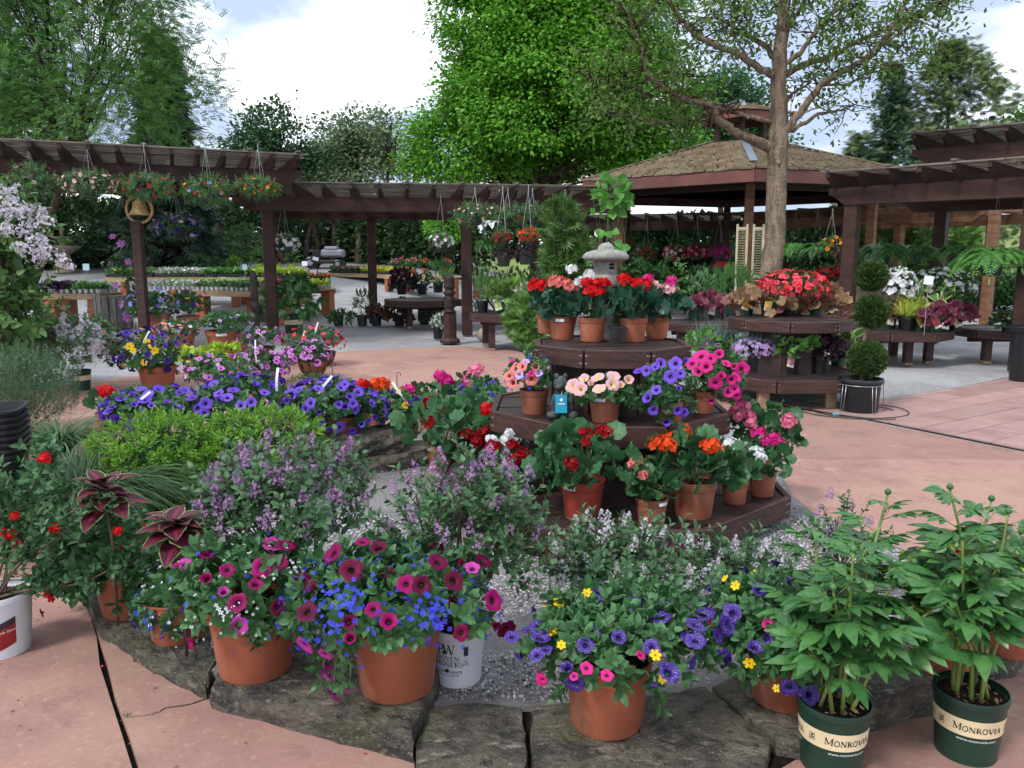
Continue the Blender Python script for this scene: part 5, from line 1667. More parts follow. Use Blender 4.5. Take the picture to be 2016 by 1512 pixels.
def sticker(root, d, h, phi=-.15, w_=.34, txt=False):
	"""small price label wrapped on the pot below its rim"""
	R0 = d / 2 * .985
	n = 5
	V = []
	for i in range(n):
		a = phi + (i / (n - 1) - .5) * w_ * 2
		for z in (h * .80, h * .92):
			V.append((R0 * math.sin(a), -R0 * math.cos(a), z))
	part('price_label', (np.array(V), quads([(2 * i, 2 * i + 2, 2 * i + 3, 2 * i + 1) for i in range(n - 1)])), [PAPER], root)
def geranium(label, bx, by, z, kind, pw, bbox, blooms, leafpx, n=80, mat=G_GER, seed=1, group='potted geraniums', ratio=.82, hs=32, lo=-.45, label_on=None, dep=.9, objs=True, spent=3, fmat=None):
	rs = np.random.default_rng(seed)
	root, b, s_, d, zs = setpot(label, 'potted_geranium', 'geranium', bx, by, z, kind, pw, group, ratio)
	c, r = box_mound(b[1], bbox, dep)
	lm = foliage(root, rs, c - b, r, GERL, [mat], n, leafpx / s_, None, lo, .55, .35, .4, objs, 'leaf', .45)
	sp = [np.array((0, 0, zs))]
	for col, pts in blooms:
		P_ = heads(root, b, rs, 'umbel', col, hs / 2 / s_ * 1.08, pts, c, r, 'bloom', .45, 1.22, .45, .15)
		sp += list(P_)
	for _ in range(spent):
		q = sphere_dirs(rs, 1, .3)[0]
		sp.append(c - b + q * r * rs.uniform(1.1, 1.3))
	p, _n = mound_pts(rs, c - b, r, 14, lm, .0, .6)
	stems(root, rs, (0, 0, zs), list(p) + sp[1:], .0035, G_STEM, 'stems')
	if spent:
		mb = MB().scatter(whorl(OVN, 7, 1.2, .4, 0, .5, .6, .5, rs), np.array(sp[-spent:]), frames(np.tile(UP, (spent, 1)) + rs.normal(0, .2, (spent, 3)), rs.normal(0, 1, (spent, 3))), .022)
		o = link('bud_cluster', mb.mesh('bud_cluster', [G_LOB]), root); o['kind'] = 'stuff'
	if label_on is not None: sticker(root, d, d * ratio, label_on)
	return root
def petunia_plant(label, bx, by, z, kind, pw, bbox, fl, sprigpx=48, n=70, seed=1, group=None, ratio=.8, T=None, mats=None, lo=-.4, objs=True, hd=(), tag_=None, name='petunia_plant', cat='petunia', dep=.9, trail=0, sprig_name='leaf_sprig', label_on=None, jit=.4, up=.3, lump=.18, hook=False):
	"""fl: (kind, colour, count, size px, as objects); hd: (kind, colour, size px, [photo points])"""
	rs = np.random.default_rng(seed)
	root, b, s_, d, zs = setpot(label, name, cat, bx, by, z, kind, pw, group, ratio)
	c, r = box_mound(b[1], bbox, dep)
	lm = foliage(root, rs, c - b, np.maximum(r - sprigpx / s_ * .42, r * .6), T or SPRIG, mats or [G_PET, G_STEM], n, sprigpx / s_, Lump(rs, lump), lo, 1.0, up, jit, objs, sprig_name if objs else 'foliage', .45, True, True)
	p, _n = mound_pts(rs, c - b, r, 16, lm, -.2, .6)
	stems(root, rs, (0, 0, zs), list(p), .0028, G_STEM, 'stems')
	for kd, col, k, size, ob in fl:
		scatter_flowers(root, b, rs, kd, col, k, size / 2 / s_, c, r, lm, max(lo, -.45), ob, k=1.08)
	for kd, col, size, pts in hd:
		heads(root, b, rs, kd, col, size / 2 / s_, pts, c, r, k=1.1, clamp=True)
	if trail:
		mb, P_ = MB(), []
		for k in range(abs(trail)):
			a = rs.uniform(.55, 1.5) * (rs.choice((-1, 1)) if trail > 0 else -1); R0 = d / 2
			q0 = np.array((R0 * .9 * math.sin(a), -R0 * .9 * math.cos(a), d * ratio))
			q1 = q0 * (1.35, 1.35, 1) + UP * .01
			q2 = q0 * (1.6, 1.6, 1) - UP * rs.uniform(.04, .10) * (2.1 if trail < 0 else 1)
			pts = spline([q0, q1, q2], 5); mb.add(tube(pts, .0025, 4)); P_ += list(pts[3::2])
			if trail < 0: flowers(root, rs, 'petunia', 'pinkp', 19 / s_, q2[None], (q0 * (1, 1, 0) / R0 - UP)[None], True)
		P_ = np.array(P_)
		o = link('trailing_stems', mb.mesh('trailing_stems', [G_STEM], True), root); o['kind'] = 'stuff'
		me = shared(('sprig0', id(SPRIG[0])), SPRIG[0], [G_PET, G_STEM], 'leaf_sprig')
		insts('leaf_sprig', me, root, P_, frames(P_ * (1, 1, 0) - UP * .05 + rs.normal(0, .03, P_.shape), rs.normal(0, 1, P_.shape)), sprigpx / s_ * .8)
	if tag_ is not None:
		for x, y, ang in tag_:
			p0 = atY(x, y, c[1] - r[1] * .5) - b
			V = []
			w_ = .009; L_ = 46 / s_ if s_ > 150 else 32 / s_
			for i in range(6):
				t = i / 5
				q = p0 + np.array((math.sin(ang) * t * L_, -.02 * math.sin(3 * t), math.cos(ang) * t * L_))
				V += [q + np.array((-math.cos(ang), 0, math.sin(ang))) * w_, q + np.array((math.cos(ang), 0, -math.sin(ang))) * w_]
			part('plant_tag', (np.array(V), quads([(2 * i, 2 * i + 1, 2 * i + 3, 2 * i + 2) for i in range(5)])), [PAPER], root)
	if hook:
		top = c - b + UP * r[2] * .8
		aa = np.linspace(0, 4.1, 9)
		pts = [np.array((0, 0, zs)), top + UP * .05] + [top + np.array((.014 - .014 * math.cos(q), 0, .16 + .014 * math.sin(q))) for q in aa]
		part('hanger_hook', tube(pts, .0028, 5), [WIRE], root, True)
	if label_on is not None: sticker(root, d, d * ratio, label_on)
	return root
def basket(label, bbox, y, fl, T=None, mats=None, sprigpx=16, n=110, seed=1, hang=None, group='hanging flower baskets', potw=.42, kind='hang', lo=-1.0, ratio=.5, objs=False, whole=True, pname='hanging_basket', cat='hanging basket', up=.15, dep=.9, jit=.4, wires=3, zoff=.75):
	"""basket hung by wires from height hang"""
	rs = np.random.default_rng(seed)
	c, r = box_mound(y, bbox, dep)
	s_ = ppm(c)
	d = potw * 2 * r[0] * .95; h = d * ratio
	b = np.array((c[0], c[1], c[2] - r[2] * zoff - h * .35))
	root = thing(pname, label, cat, b, group)
	pot(root, kind, d, h, seg=20)
	lm = foliage(root, rs, c - b, r, T or SPRIGN, mats or [G_LOB, G_STEM], n, sprigpx / s_, None, lo, 1.0, up, jit, objs, 'foliage', .4, True, whole)
	for kd, col, k, size, ob in fl:
		scatter_flowers(root, b, rs, kd, col, k, size / 2 / s_, c, r, lm, as_obj=ob, lo=-.75)
	if hang is not None:
		top = np.array((0, 0, hang - b[2]))
		mb = MB()
		for k in range(wires):
			a = 2 * math.pi * k / wires + .5
			mb.add(tube([(d / 2 * .97 * math.sin(a), -d / 2 * .97 * math.cos(a), h), top], .003, 4))
		mb.add(tube([top, top + UP * .08], .006, 4))
		link('hanger_wire', mb.mesh('hanger_wire', [WIREG]), root)
	return root
def small_pot(label, bx, by, z, kind, pw, bbox, T, mats, leafpx, n, seed, group=None, name='potted_perennial', cat='potted plant', fl=(), hd=(), ratio=.95, whole=False, lo=-.6, objs=False, up=.35, out=.8, jit=.4, dep=.9, tagc=None, fin=.4, pname='foliage', band=False, lump=.15, flo=-.3):
	rs = np.random.default_rng(seed)
	root, b, s_, d, zs = setpot(label, name, cat, bx, by, z, kind, pw, group, ratio, 20)
	c, r = box_mound(b[1], bbox, dep)
	lm = foliage(root, rs, c - b, r, T, mats, n, leafpx / s_, Lump(rs, lump), lo, out, up, jit, objs, pname, fin, True, whole)
	p, _n = mound_pts(rs, c - b, r, 12, lm, -.1, .6)
	stems(root, rs, (0, 0, zs), list(p), .0028, G_STEM, 'stems')
	for kd, col, k, size, ob in fl:
		scatter_flowers(root, b, rs, kd, col, k, size / 2 / s_, c, r, lm, as_obj=ob, lo=flo)
	for kd, col, size, pts in hd:
		heads(root, b, rs, kd, col, size / 2 / s_, pts, c, r)
	if tagc:
		tc_, ang = tagc if isinstance(tagc, tuple) else (tagc, .25)
		R0 = d / 2 + .012
		w_, h_ = 14 / s_, 20 / s_
		V, F = cbox(w_, .003, h_, .001)
		R = roty(ang) @ rotx(-.25)
		o = part('picture_tag', (V @ R.T + np.array((-.2 * d, -R0, d * ratio * .75)), F), [CARD[tc_]], root)
		V2, F2 = cbox(w_ * .96, .003, h_ * .22, .001)
		part('tag_caption', ((V2 + np.array((0, -.002, -h_ * .36))) @ R.T + np.array((-.2 * d, -R0, d * ratio * .75)), F2), [CARD['cream']], o)
	if band: pot_band(root, d, d * ratio)
	return root
def pot_band(root, d, h, z0=.52, z1=.76, m=CREAM, name='label_band'):
	R0 = d / 2
	rad = lambda z: R0 * (.815 + (.955 - .815) * (z - .012 / h) / .888) * 1.006
	o = part(name, lathe([(rad(z0), h * z0), (rad(z1), h * z1)], 32, False), [m], root, True)
	return o

# ------------------------------------------------------------------ lettering
TH, TN = .17, .075
def arc(cx, cy, rx, ry, a0, a1, n=10):
	return [(cx + rx * math.cos(R_(a0 + (a1 - a0) * i / n)), cy + ry * math.sin(R_(a0 + (a1 - a0) * i / n))) for i in range(n + 1)]
def serif(x, y, w_=.34): return ([(x - w_ / 2, y), (x + w_ / 2, y)], .055)
GL = {
	'M': (1.1, [([(.15, 0), (.15, 1)], TN), ([(.15, 1), (.55, .1)], TH), ([(.55, .1), (.95, 1)], TN), ([(.95, 1), (.95, 0)], TH), serif(.15, .03), serif(.95, .03), serif(.08, .97, .25), serif(1.02, .97, .25)]),
	'O': (.98, [(arc(.49, .5, .38, .47, 0, 360, 24), .12)]),
	'N': (1.0, [([(.15, 0), (.15, 1)], TN), ([(.15, 1), (.85, 0)], TH), ([(.85, 0), (.85, 1)], TN), serif(.15, .03), serif(.1, .97, .25), serif(.85, .97)]),
	'R': (.86, [([(.2, 0), (.2, 1)], TH), ([(.2, .96)] + arc(.42, .74, .26, .22, 90, -90, 10) + [(.2, .52)], .09), ([(.42, .52), (.82, 0)], TH), serif(.2, .03), serif(.1, .97, .2), serif(.82, .03, .2)]),
	'V': (.92, [([(.1, 1), (.48, 0)], TH), ([(.48, 0), (.84, 1)], TN), serif(.1, .97), serif(.84, .97, .28)]),
	'I': (.46, [([(.23, 0), (.23, 1)], TH), serif(.23, .03), serif(.23, .97)]),
	'A': (.92, [([(.12, 0), (.46, 1)], TN), ([(.46, 1), (.82, 0)], TH), ([(.25, .33), (.66, .33)], .06), serif(.12, .03, .28), serif(.82, .03)]),
	'P': (.76, [([(.2, 0), (.2, 1)], TH), ([(.2, .96)] + arc(.42, .72, .27, .24, 90, -90, 10) + [(.2, .48)], .09), serif(.2, .03), serif(.1, .97, .2)]),
	'W': (1.3, [([(.08, 1), (.38, 0)], TH), ([(.38, 0), (.64, .85)], TN), ([(.64, .95), (.92, 0)], TH), ([(.92, 0), (1.2, 1)], TN), serif(.08, .97), serif(.64, .97, .2), serif(1.2, .97, .26)]),
	'E': (.76, [([(.2, 0), (.2, 1)], TH), ([(.1, .97), (.66, .97)], .07), ([(.2, .52), (.54, .52)], .06), ([(.1, .03), (.68, .03)], .07), ([(.66, .97), (.66, .80)], .06), ([(.68, .03), (.68, .22)], .06)]),
	'S': (.64, [(arc(.32, .74, .21, .22, 35, 270, 10) + arc(.32, .26, .23, .22, 90, -145, 10), .10)]),
	' ': (.4, [])}
def strokes(text, small=.78, gap=.05):
	"""stroke lettering, capitals with the first letter of a word taller; returns quads in (u, v) and the width"""
	V, F, x, first = [], [], 0.0, True
	for ch in text:
		w_, st_ = GL[ch]
		k = 1.0 if first else small
		first = ch == ' '
		for pl, t in st_:
			pl = np.array(pl) * k + np.array((x, 0))
			dd = unit(np.gradient(pl, axis=0)); nn_ = np.stack([-dd[:, 1], dd[:, 0]], 1) * t * .5
			o = len(V)
			for a, b in zip(pl + nn_, pl - nn_): V += [a, b]
			F += [(o + 2 * i, o + 2 * i + 1, o + 2 * i + 3, o + 2 * i + 2) for i in range(len(pl) - 1)]
		x += w_ * k + gap
	return np.array(V), quads(F), x - gap
def font2d(body, size=1.0):
	cu = bpy.data.curves.new('lettering', 'FONT'); cu.body = body; cu.size = size
	o = bpy.data.objects.new('lettering', cu); COL.objects.link(o)
	bpy.context.view_layer.update()
	me = bpy.data.meshes.new_from_object(o.evaluated_get(bpy.context.evaluated_depsgraph_get()))
	V = np.empty(len(me.vertices) * 3); me.vertices.foreach_get('co', V); V = V.reshape(-1, 3)[:, :2]
	me.calc_loop_triangles()
	F = np.empty(len(me.loop_triangles) * 3, int); me.loop_triangles.foreach_get('vertices', F)
	bpy.data.objects.remove(o); bpy.data.curves.remove(cu); bpy.data.meshes.remove(me)
	return V, F.reshape(-1, 3), float(np.ptp(V[:, 0])) if len(V) else 0
def wrap(T, hgt, z0, phi0, rad, eps=.0012):
	"""wrap flat (u, v) lettering round a pot: centred at angle phi0, baseline z0"""
	V, F, w_ = T
	u = (V[:, 0] - w_ / 2) * hgt; v = V[:, 1] * hgt + z0
	r = np.array([rad(q) for q in v]) + eps
	a = phi0 + u / r
	W = np.stack([r * np.sin(a), -r * np.cos(a), v], 1)
	n = np.cross(W[F[:, 1]] - W[F[:, 0]], W[F[:, 2]] - W[F[:, 0]])
	c = W[F].mean(1) * (1, 1, 0)
	fl = (n * c).sum(1) < 0
	F = F.copy(); F[fl] = F[fl][:, ::-1]
	return W, F
def nursery_rad(d, h):
	R0 = d / 2
	return lambda z: R0 * (.815 + (.955 - .815) * (z - .012) / (h * .9 - .012))

# ------------------------------------------------------------------ foreground planters
GF = 'terracotta planters along the stone edge'
petunia_plant('terracotta planter with magenta petunias and white euphorbia, nearest the crack', 482, 1348, .09, 'terra', 186, (335, 1065, 645, 1265),
	[('floret', 'lobelia', 60, 10, False), ('floret', 'white', 190, 7, False), ('petunia', 'magenta', 9, 36, True)], 74, 120, 101, GF, .80, trail=2,
	hd=[('petunia', 'pinkp', 40, [(372, 1090), (362, 1112), (470, 1232), (535, 1072), (440, 1168)]), ('petunia', 'magenta', 41, [(408, 1092), (447, 1123), (503, 1152), (468, 1187), (408, 1142), (516, 1117), (545, 1108)]), ('petunia', 'crimson', 40, [(547, 1196), (568, 1076)]),
		('floret', 'white', 10, [(425 + i * 5, 1192 + (i * 7) % 22) for i in range(10)] + [(560 + i * 4, 1100 + (i * 9) % 28) for i in range(12)])])
petunia_plant('big terracotta planter of magenta petunias and blue lobelia, trailing over the stone', 772, 1386, .09, 'terra', 194, (580, 1052, 990, 1290),
	[('floret', 'lobelia', 330, 11, False), ('petunia', 'crimson', 12, 36, True)], 74, 175, 102, GF, .78, trail=-4, lo=-.2,
	hd=[('petunia', 'magenta', 42, [(715, 1067), (735, 1200), (765, 1224), (970, 1183), (690, 1258), (655, 1090), (800, 1150)]), ('petunia', 'crimson', 41, [(692, 1123), (862, 1107), (950, 1108), (893, 1144), (973, 1230), (908, 1246), (605, 1205), (745, 1080), (830, 1152)]),
		('petunia', 'pinkp', 36, [(600, 1270), (640, 1288), (930, 1120)]),
		('floret', 'lobelia', 12, [tuple(q) for q in np.random.default_rng(1).normal((852, 1212), (26, 26), (40, 2))] + [tuple(q) for q in np.random.default_rng(2).normal((660, 1195), (36, 38), (60, 2))])])
petunia_plant('terracotta planter of speckled purple petunias with yellow bidens', 1201, 1457, .06, 'terra', 186, (1005, 1160, 1432, 1338),
	[('petunia', 'speck', 22, 38, True), ('calib', 'hotpink', 6, 20, True), ('daisy', 'yellow', 5, 22, True)], 72, 170, 103, GF, .80, trail=2,
	hd=[('petunia', 'speck', 44, [(1008, 1254), (1058, 1233), (1064, 1258), (1057, 1290), (1118, 1318), (1153, 1270), (1167, 1245), (1218, 1256), (1283, 1275), (1311, 1198), (1369, 1231), (1369, 1262), (1316, 1325), (1244, 1189), (1173, 1186), (1300, 1215), (1385, 1210), (1240, 1210)]),
		('daisy', 'yellow', 24, [(1075, 1195), (1080, 1213), (1100, 1187), (1085, 1243), (1105, 1270), (1155, 1168), (1277, 1195), (1290, 1290)]), ('calib', 'hotpink', 24, [(1068, 1338), (1130, 1332), (1155, 1316), (1046, 1350), (1195, 1330)])])
petunia_plant('second planter of speckled purple petunias, half hidden behind the green peony pot', 1556, 1404, .07, 'terra', 145, (1388, 1135, 1690, 1372),
	[('petunia', 'speck', 20, 36, True), ('daisy', 'yellow', 3, 22, True)], 72, 150, 104, GF, .75,
	hd=[('petunia', 'speck', 38, [(1440, 1208), (1430, 1232), (1486, 1276), (1560, 1187), (1577, 1270), (1430, 1292), (1592, 1368), (1495, 1162), (1660, 1350)]), ('daisy', 'yellow', 24, [(1490, 1130), (1448, 1153), (1475, 1305)]), ('calib', 'hotpink', 22, [(1512, 1228)])])
petunia_plant('low planter of blue lobelia left of the magenta petunia pot', 335, 1272, .055, 'terra', 140, (270, 1140, 430, 1255), [('floret', 'lobelia', 90, 13, False)], 58, 70, 105, GF, .62, trail=3)
petunia_plant('green calibrachoa planter in terracotta with dark red buds and coleus', 235, 1222, .055, 'terra', 135, (90, 1000, 330, 1225), [('calib', 'dkred', 12, 22, True)], 58, 260, 106, GF, .7, trail=3)
petunia_plant('leafy green planter behind the lobelia with spreading petunia foliage', 345, 1195, .04, 'terra', 120, (230, 1030, 440, 1210), [('calib', 'dkred', 6, 20, True)], 58, 240, 107, GF, .7)
def coleus(label, px, py, y, rad_px, seed, h_px=60):
	rs = np.random.default_rng(seed)
	b = atY(px, py, y); s_ = ppm(b)
	g0 = np.array((b[0], b[1] + .02, .08))
	root = thing('coleus_plant', label, 'coleus', g0, 'coleus rosettes among the petunia leaves')
	me = shared('coleus', COLEUS, [C_MAR, C_PNK, C_EDG], 'leaf')
	P_, D_, Sz = [], [], []
	for i in range(22):
		t = i / 21
		a = 2.4 * i
		el = .35 + .85 * (1 - t)
		P_.append(b - g0 + np.array((0, 0, (t - .6) * h_px / s_)) + rs.normal(0, .008, 3))
		D_.append((math.sin(a) * math.sin(el + .45), -math.cos(a) * math.sin(el + .45), math.cos(el + .45)))
		Sz.append(rad_px / s_ * (1.25 - .5 * t) * rs.uniform(.85, 1.1))
	P_, D_ = np.array(P_), np.array(D_)
	insts('leaf', me, root, P_, frames(D_, np.tile(UP, (22, 1)) + rs.normal(0, .1, (22, 3))), Sz)
	part('stem', tube([(0, 0, 0), (b - g0) * .6 + rs.normal(0, .01, 3), b - g0], .006, 6), [G_TWIG], root, True)
coleus('tall burgundy coleus with a bright pink topped rosette beside the sedge', 205, 968, 3.0, 66, 5, 44)
coleus('burgundy coleus rosette edged in cream near the magenta petunias', 345, 1035, 2.75, 68, 6, 30)

# peonies in green nursery pots with lettered bands
def peony(label, bx, by, pw, top_pts, bbox, seed, phi, n=56):
	rs = np.random.default_rng(seed)
	root, b, s_, d, zs = setpot(label, 'potted_peony', 'peony', bx, by, 0.0, 'green', pw, 'peonies in green nursery pots', .98, 40)
	h = d * .98
	rad = nursery_rad(d, h)
	o = part('label_band', lathe([(rad(z_) + .0008, z_) for z_ in np.linspace(h * .47, h * .73, 4)], 48, False), [CREAM], root, True)
	for k in (-1, 0, 1):
		part('lettering', wrap(strokes('MONROVIA'), h * .108, h * .55, phi + k * 2.15, rad, .0016), [INK], o)
		mk = strokes('I', 1); leafm_ = [(arc(.3, .3, .2, .25, 0, 360, 10), .07), (arc(.62, .62, .2, .25, 0, 360, 10), .07), ([(.1, 0), (.8, .95)], .08), (arc(.3, .8, .16, .14, 0, 360, 8), .06), (arc(.7, .2, .16, .14, 0, 360, 8), .06)]
		V, F = [], []
		for pl, t in leafm_:
			pl = np.array(pl); dd = unit(np.gradient(pl, axis=0)); nn_ = np.stack([-dd[:, 1], dd[:, 0]], 1) * t * .5; q = len(V)
			for a_, c_ in zip(pl + nn_, pl - nn_): V += [a_, c_]
			F += [(q + 2 * i, q + 2 * i + 1, q + 2 * i + 3, q + 2 * i + 2) for i in range(len(pl) - 1)]
		part('emblem', wrap((np.array(V), quads(F), .9), h * .12, h * .54, phi + k * 2.15 + 1.05, rad, .0016), [INK], o)
		T = font2d('www.monrovia.com')
		V = T[0].copy(); V[:, 0] *= 1.1
		part('web_address', wrap((V, T[1], T[2] * 1.1), h * .06, h * .40, phi + k * 2.15, rad, .0012), [INKW], root)
	mb, L_pos, L_dir, L_sz = MB(), [], [], []
	soil = np.array((0, 0, zs))
	c, r = box_mound(b[1], bbox, .75); c = c - b
	for i, (tx, ty, dy) in enumerate(top_pts):
		tip = atY(tx, ty, b[1] + dy) - b
		a = 2.4 * i
		q0 = soil + np.array((.045 * math.cos(a), .045 * math.sin(a), 0)) * d / .2
		mid = q0 + (tip - q0) * .45 + np.array(((tip - q0)[0] * -.12, 0, .02))
		sp = spline([q0, mid, tip], 8)
		mb.add(tube(sp, np.linspace(.0068, .0036, len(sp)), 6))
		for k_, t in enumerate(np.linspace(.52, .98, 11)):
			p = sp[int(t * (len(sp) - 1))]
			az = 2.4 * (i * 3 + k_) + rs.normal(0, .3)
			L_pos.append(p); L_dir.append((math.sin(az), -math.cos(az), .45 + .5 * t)); L_sz.append((.175 - .07 * t ** 3) * rs.uniform(.85, 1.15))
		part('flower_bud', xf(lathe([(.001, 0), (.009, .004), (.011, .012), (.006, .020), (.001, .022)], 10, False), None, tip - UP * .004), [G_PEO], root, True)
	st_ = link('stems', mb.mesh('stems', [G_PEOS], True), root); st_['kind'] = 'stuff'
	me = shared('peonyleaf', PEOL, [G_PEO, G_PEOS], 'leaf')
	P_, D_ = np.array(L_pos), np.array(L_dir)
	insts('leaf', me, root, P_, frames(D_, np.tile(UP, (len(P_), 1)) + rs.normal(0, .25, P_.shape)), L_sz)
	# dry sheaths and chips on the soil
	mb = MB()
	k = 46
	a = rs.uniform(0, 6.28, k); q = d / 2 * .82 * np.sqrt(rs.uniform(0, 1, k))
	P_ = np.stack([q * np.cos(a), q * np.sin(a), zs + .008 + rs.uniform(0, .008, k)], 1)
	mb.scatter(TRI, P_, frames(rs.normal(0, 1, (k, 3)) * (1, 1, .5), UP + rs.normal(0, .4, (k, 3))), rs.uniform(.012, .034, k))
	o = link('bark_chips', mb.mesh('bark_chips', [leafm('bark_chip', (.20, .11, .06), (.42, .30, .20), 0, .9)]), root); o['kind'] = 'stuff'
	return root
peony('leafy green peony in the dark green nursery pot cut by the bottom edge', 1655, 1535, 145, [(1748, 972, .22), (1606, 1035, .15), (1680, 1085, -.05), (1640, 1160, -.10), (1800, 1110, .1), (1845, 1190, 0), (1560, 1180, .1), (1590, 1270, -.12), (1740, 1240, -.15), (1715, 1060, .2)], (1540, 1000, 1860, 1400), 201, .1)
peony('taller peony in the dark green nursery pot at the right edge', 1928, 1508, 140, [(1870, 962, .1), (1952, 985, .2), (1985, 1010, 0), (2010, 1050, .1), (1895, 1060, -.1), (1835, 1120, .05), (1960, 1120, -.12), (1880, 1180, -.15), (2030, 1130, 0), (1925, 1040, .25)], (1800, 980, 2030, 1340), 202, -.24)

# lilacs in white nursery pots
def lilac(label, bx, by, z, pw, bbox, blooms, n, seed, col='lilac', pansz=36, kind='white', nb=26, sprigpx=62, dep=.8, leafmat=G_LIL, letters=False, name='potted_lilac', stems_n=16, ratio=1.0):
	rs = np.random.default_rng(seed)
	root, b, s_, d, zs = setpot(label, name, 'lilac', bx, by, z, kind, pw, 'lilac bushes', ratio)
	h = d * ratio
	c, r = box_mound(b[1], bbox, dep)
	lm = foliage(root, rs, c - b, r, LILS, [leafmat, G_TWIG], n, sprigpx / s_, Lump(rs, .22), -.7, .7, .8, .35, True, 'leaf_sprig', .25, True, True)
	d_ = flower_dirs(rs, nb, -.1)
	P_ = c - b + d_ * r * (rs.uniform(.9, 1.05, nb) * lm(d_))[:, None]
	flowers(root, rs, 'panicle', col, pansz / s_, P_, d_ * .5 + UP, True, 'flower_panicle', .25)
	if blooms:
		PP = []
		for x, y in blooms:
			p, n_ = on_mound(x, y, c, r, .98); PP.append(p - b)
		flowers(root, rs, 'panicle', col, pansz / s_, np.array(PP), np.tile(UP, (len(PP), 1)) + rs.normal(0, .3, (len(PP), 3)), True, 'flower_panicle', .2)
	p, _n = mound_pts(rs, c - b, r, stems_n, lm, -.4, .4)
	stems(root, rs, (0, 0, zs), list(p), .0045, G_TWIG, 'stems', .02)
	if letters:
		rad = nursery_rad(d, h)
		ph = -.42
		part('lettering', [wrap(strokes('PW', 1, -.12), h * .175, h * .63, ph, rad), wrap(strokes('PROVEN', 1), h * .082, h * .515, ph, rad), wrap(strokes('WINNERS', 1), h * .088, h * .405, ph, rad)], [INK], root)
		T = font2d('COLOR  CHOICE'); part('lettering', wrap(T, h * .070, h * .285, ph, rad), [INK], root)
		T = font2d('FLOWERING SHRUBS'); V = T[0].copy(); V[:, 0] *= 1.2; part('lettering', wrap((V, T[1], T[2] * 1.2), h * .036, h * .235, ph, rad), [INK], root)
		V = np.array([(0, 0), (1, 0), (1, .03), (0, .03)]); part('rule_line', wrap((V, np.array([(0, 1, 2), (0, 2, 3)]), 1.0), h * .52, h * .372, ph, rad), [INK], root)
		V = np.array(arc(.5, .5, .5, .5, 0, 360, 14)); part('emblem', wrap((V, quads([tuple(range(14))]), 1.0), h * .075, h * .29, ph + .02, rad, .0016), [GREENP], root)
		V = np.array([(0, .1), (.5, .0), (1, .6), (.6, .75), (.15, .5)]); part('leaf_emblem', wrap((V, quads([(0, 1, 2, 3, 4)]), 1.0), h * .10, h * .63, ph - .05, rad, .002), [GREENP], root)
		q = []
		for i in range(4):
			V = np.array([(0, 0), (.12, 0), (.12, 1), (0, 1)]); q.append(wrap((V, np.array([(0, 1, 2), (0, 2, 3)]), .12), h * .17, h * .60, ph + .72 + i * .045, rad))
		part('print_lines', q, [INK], root)
		tri = np.array([(.5, .9), (.05, .1), (.95, .1), (.5, .72), (.2, .2), (.8, .2)])
		part('recycling_mark', wrap((tri, np.array([(0, 1, 4), (0, 4, 3), (1, 2, 5), (1, 5, 4), (2, 0, 3), (2, 3, 5)]), 1.0), h * .12, h * .42, ph + .78, rad), [INK], root)
	return root
lilac('lilac bush in the white lettered nursery pot beside the broken stone', 900, 1354, .03, 112, (790, 915, 1060, 1195), [(965, 905 + 8), (1000, 915), (985, 930), (1020, 940), (940, 930), (860, 915), (905, 935), (1045, 950), (870, 975), (1000, 960)], 300, 301, nb=40, letters=True, ratio=1.05, sprigpx=60)
lilac('wide lilac bush behind the two magenta planters, in a white pot', 590, 1285, .04, 95, (385, 895, 690, 1110), [(480, 930), (520, 920), (590, 930), (620, 940), (650, 960), (560, 960), (500, 980), (450, 1000), (640, 1000), (560, 905), (410, 960), (600, 985), (475, 955), (690, 1000), (380, 1000)], 330, 302, nb=64, sprigpx=58)
lilac('small lilac with faded tan blossom in front of the tiered stand', 1210, 1235, .03, 80, (1078, 1040, 1362, 1210), [], 190, 303, col='palewhite', pansz=30, nb=46, sprigpx=58, kind='black')
lilac('small pale flowered lilac between the speckled petunia pots', 1450, 1215, .05, 70, (1368, 1080, 1525, 1190), [], 80, 304, col='palelilac', pansz=32, nb=22, sprigpx=56, kind='black')
lilac('slim pink lilac sprig rising behind the peony', 1655, 1190, .05, 60, (1605, 985, 1720, 1180), [(1632, 985), (1705, 1040)], 34, 305, col='lilac', pansz=30, nb=8, sprigpx=50, kind='black')
# lime sweet potato vines at the right
small_pot('terracotta pot of lime green sweet potato vine behind the right peony', 1875, 1345, .11, 'terra', 125, (1795, 1075, 1985, 1260), leaf(.75, .2, .3), [G_LIME], 46, 110, 401, GF, 'sweet_potato_vine', 'sweet potato vine', fl=[('calib', 'red', 8, 14, True)], objs=True, pname='leaf')
small_pot('terracotta pot of lime vine and pink calibrachoa cut by the right edge', 2010, 1300, .085, 'terra', 110, (1930, 1080, 2100, 1250), leaf(.75, .2, .3), [G_LIME], 42, 70, 402, GF, 'sweet_potato_vine', 'sweet potato vine', fl=[('calib', 'hotpink', 14, 20, True)], objs=True, pname='leaf')

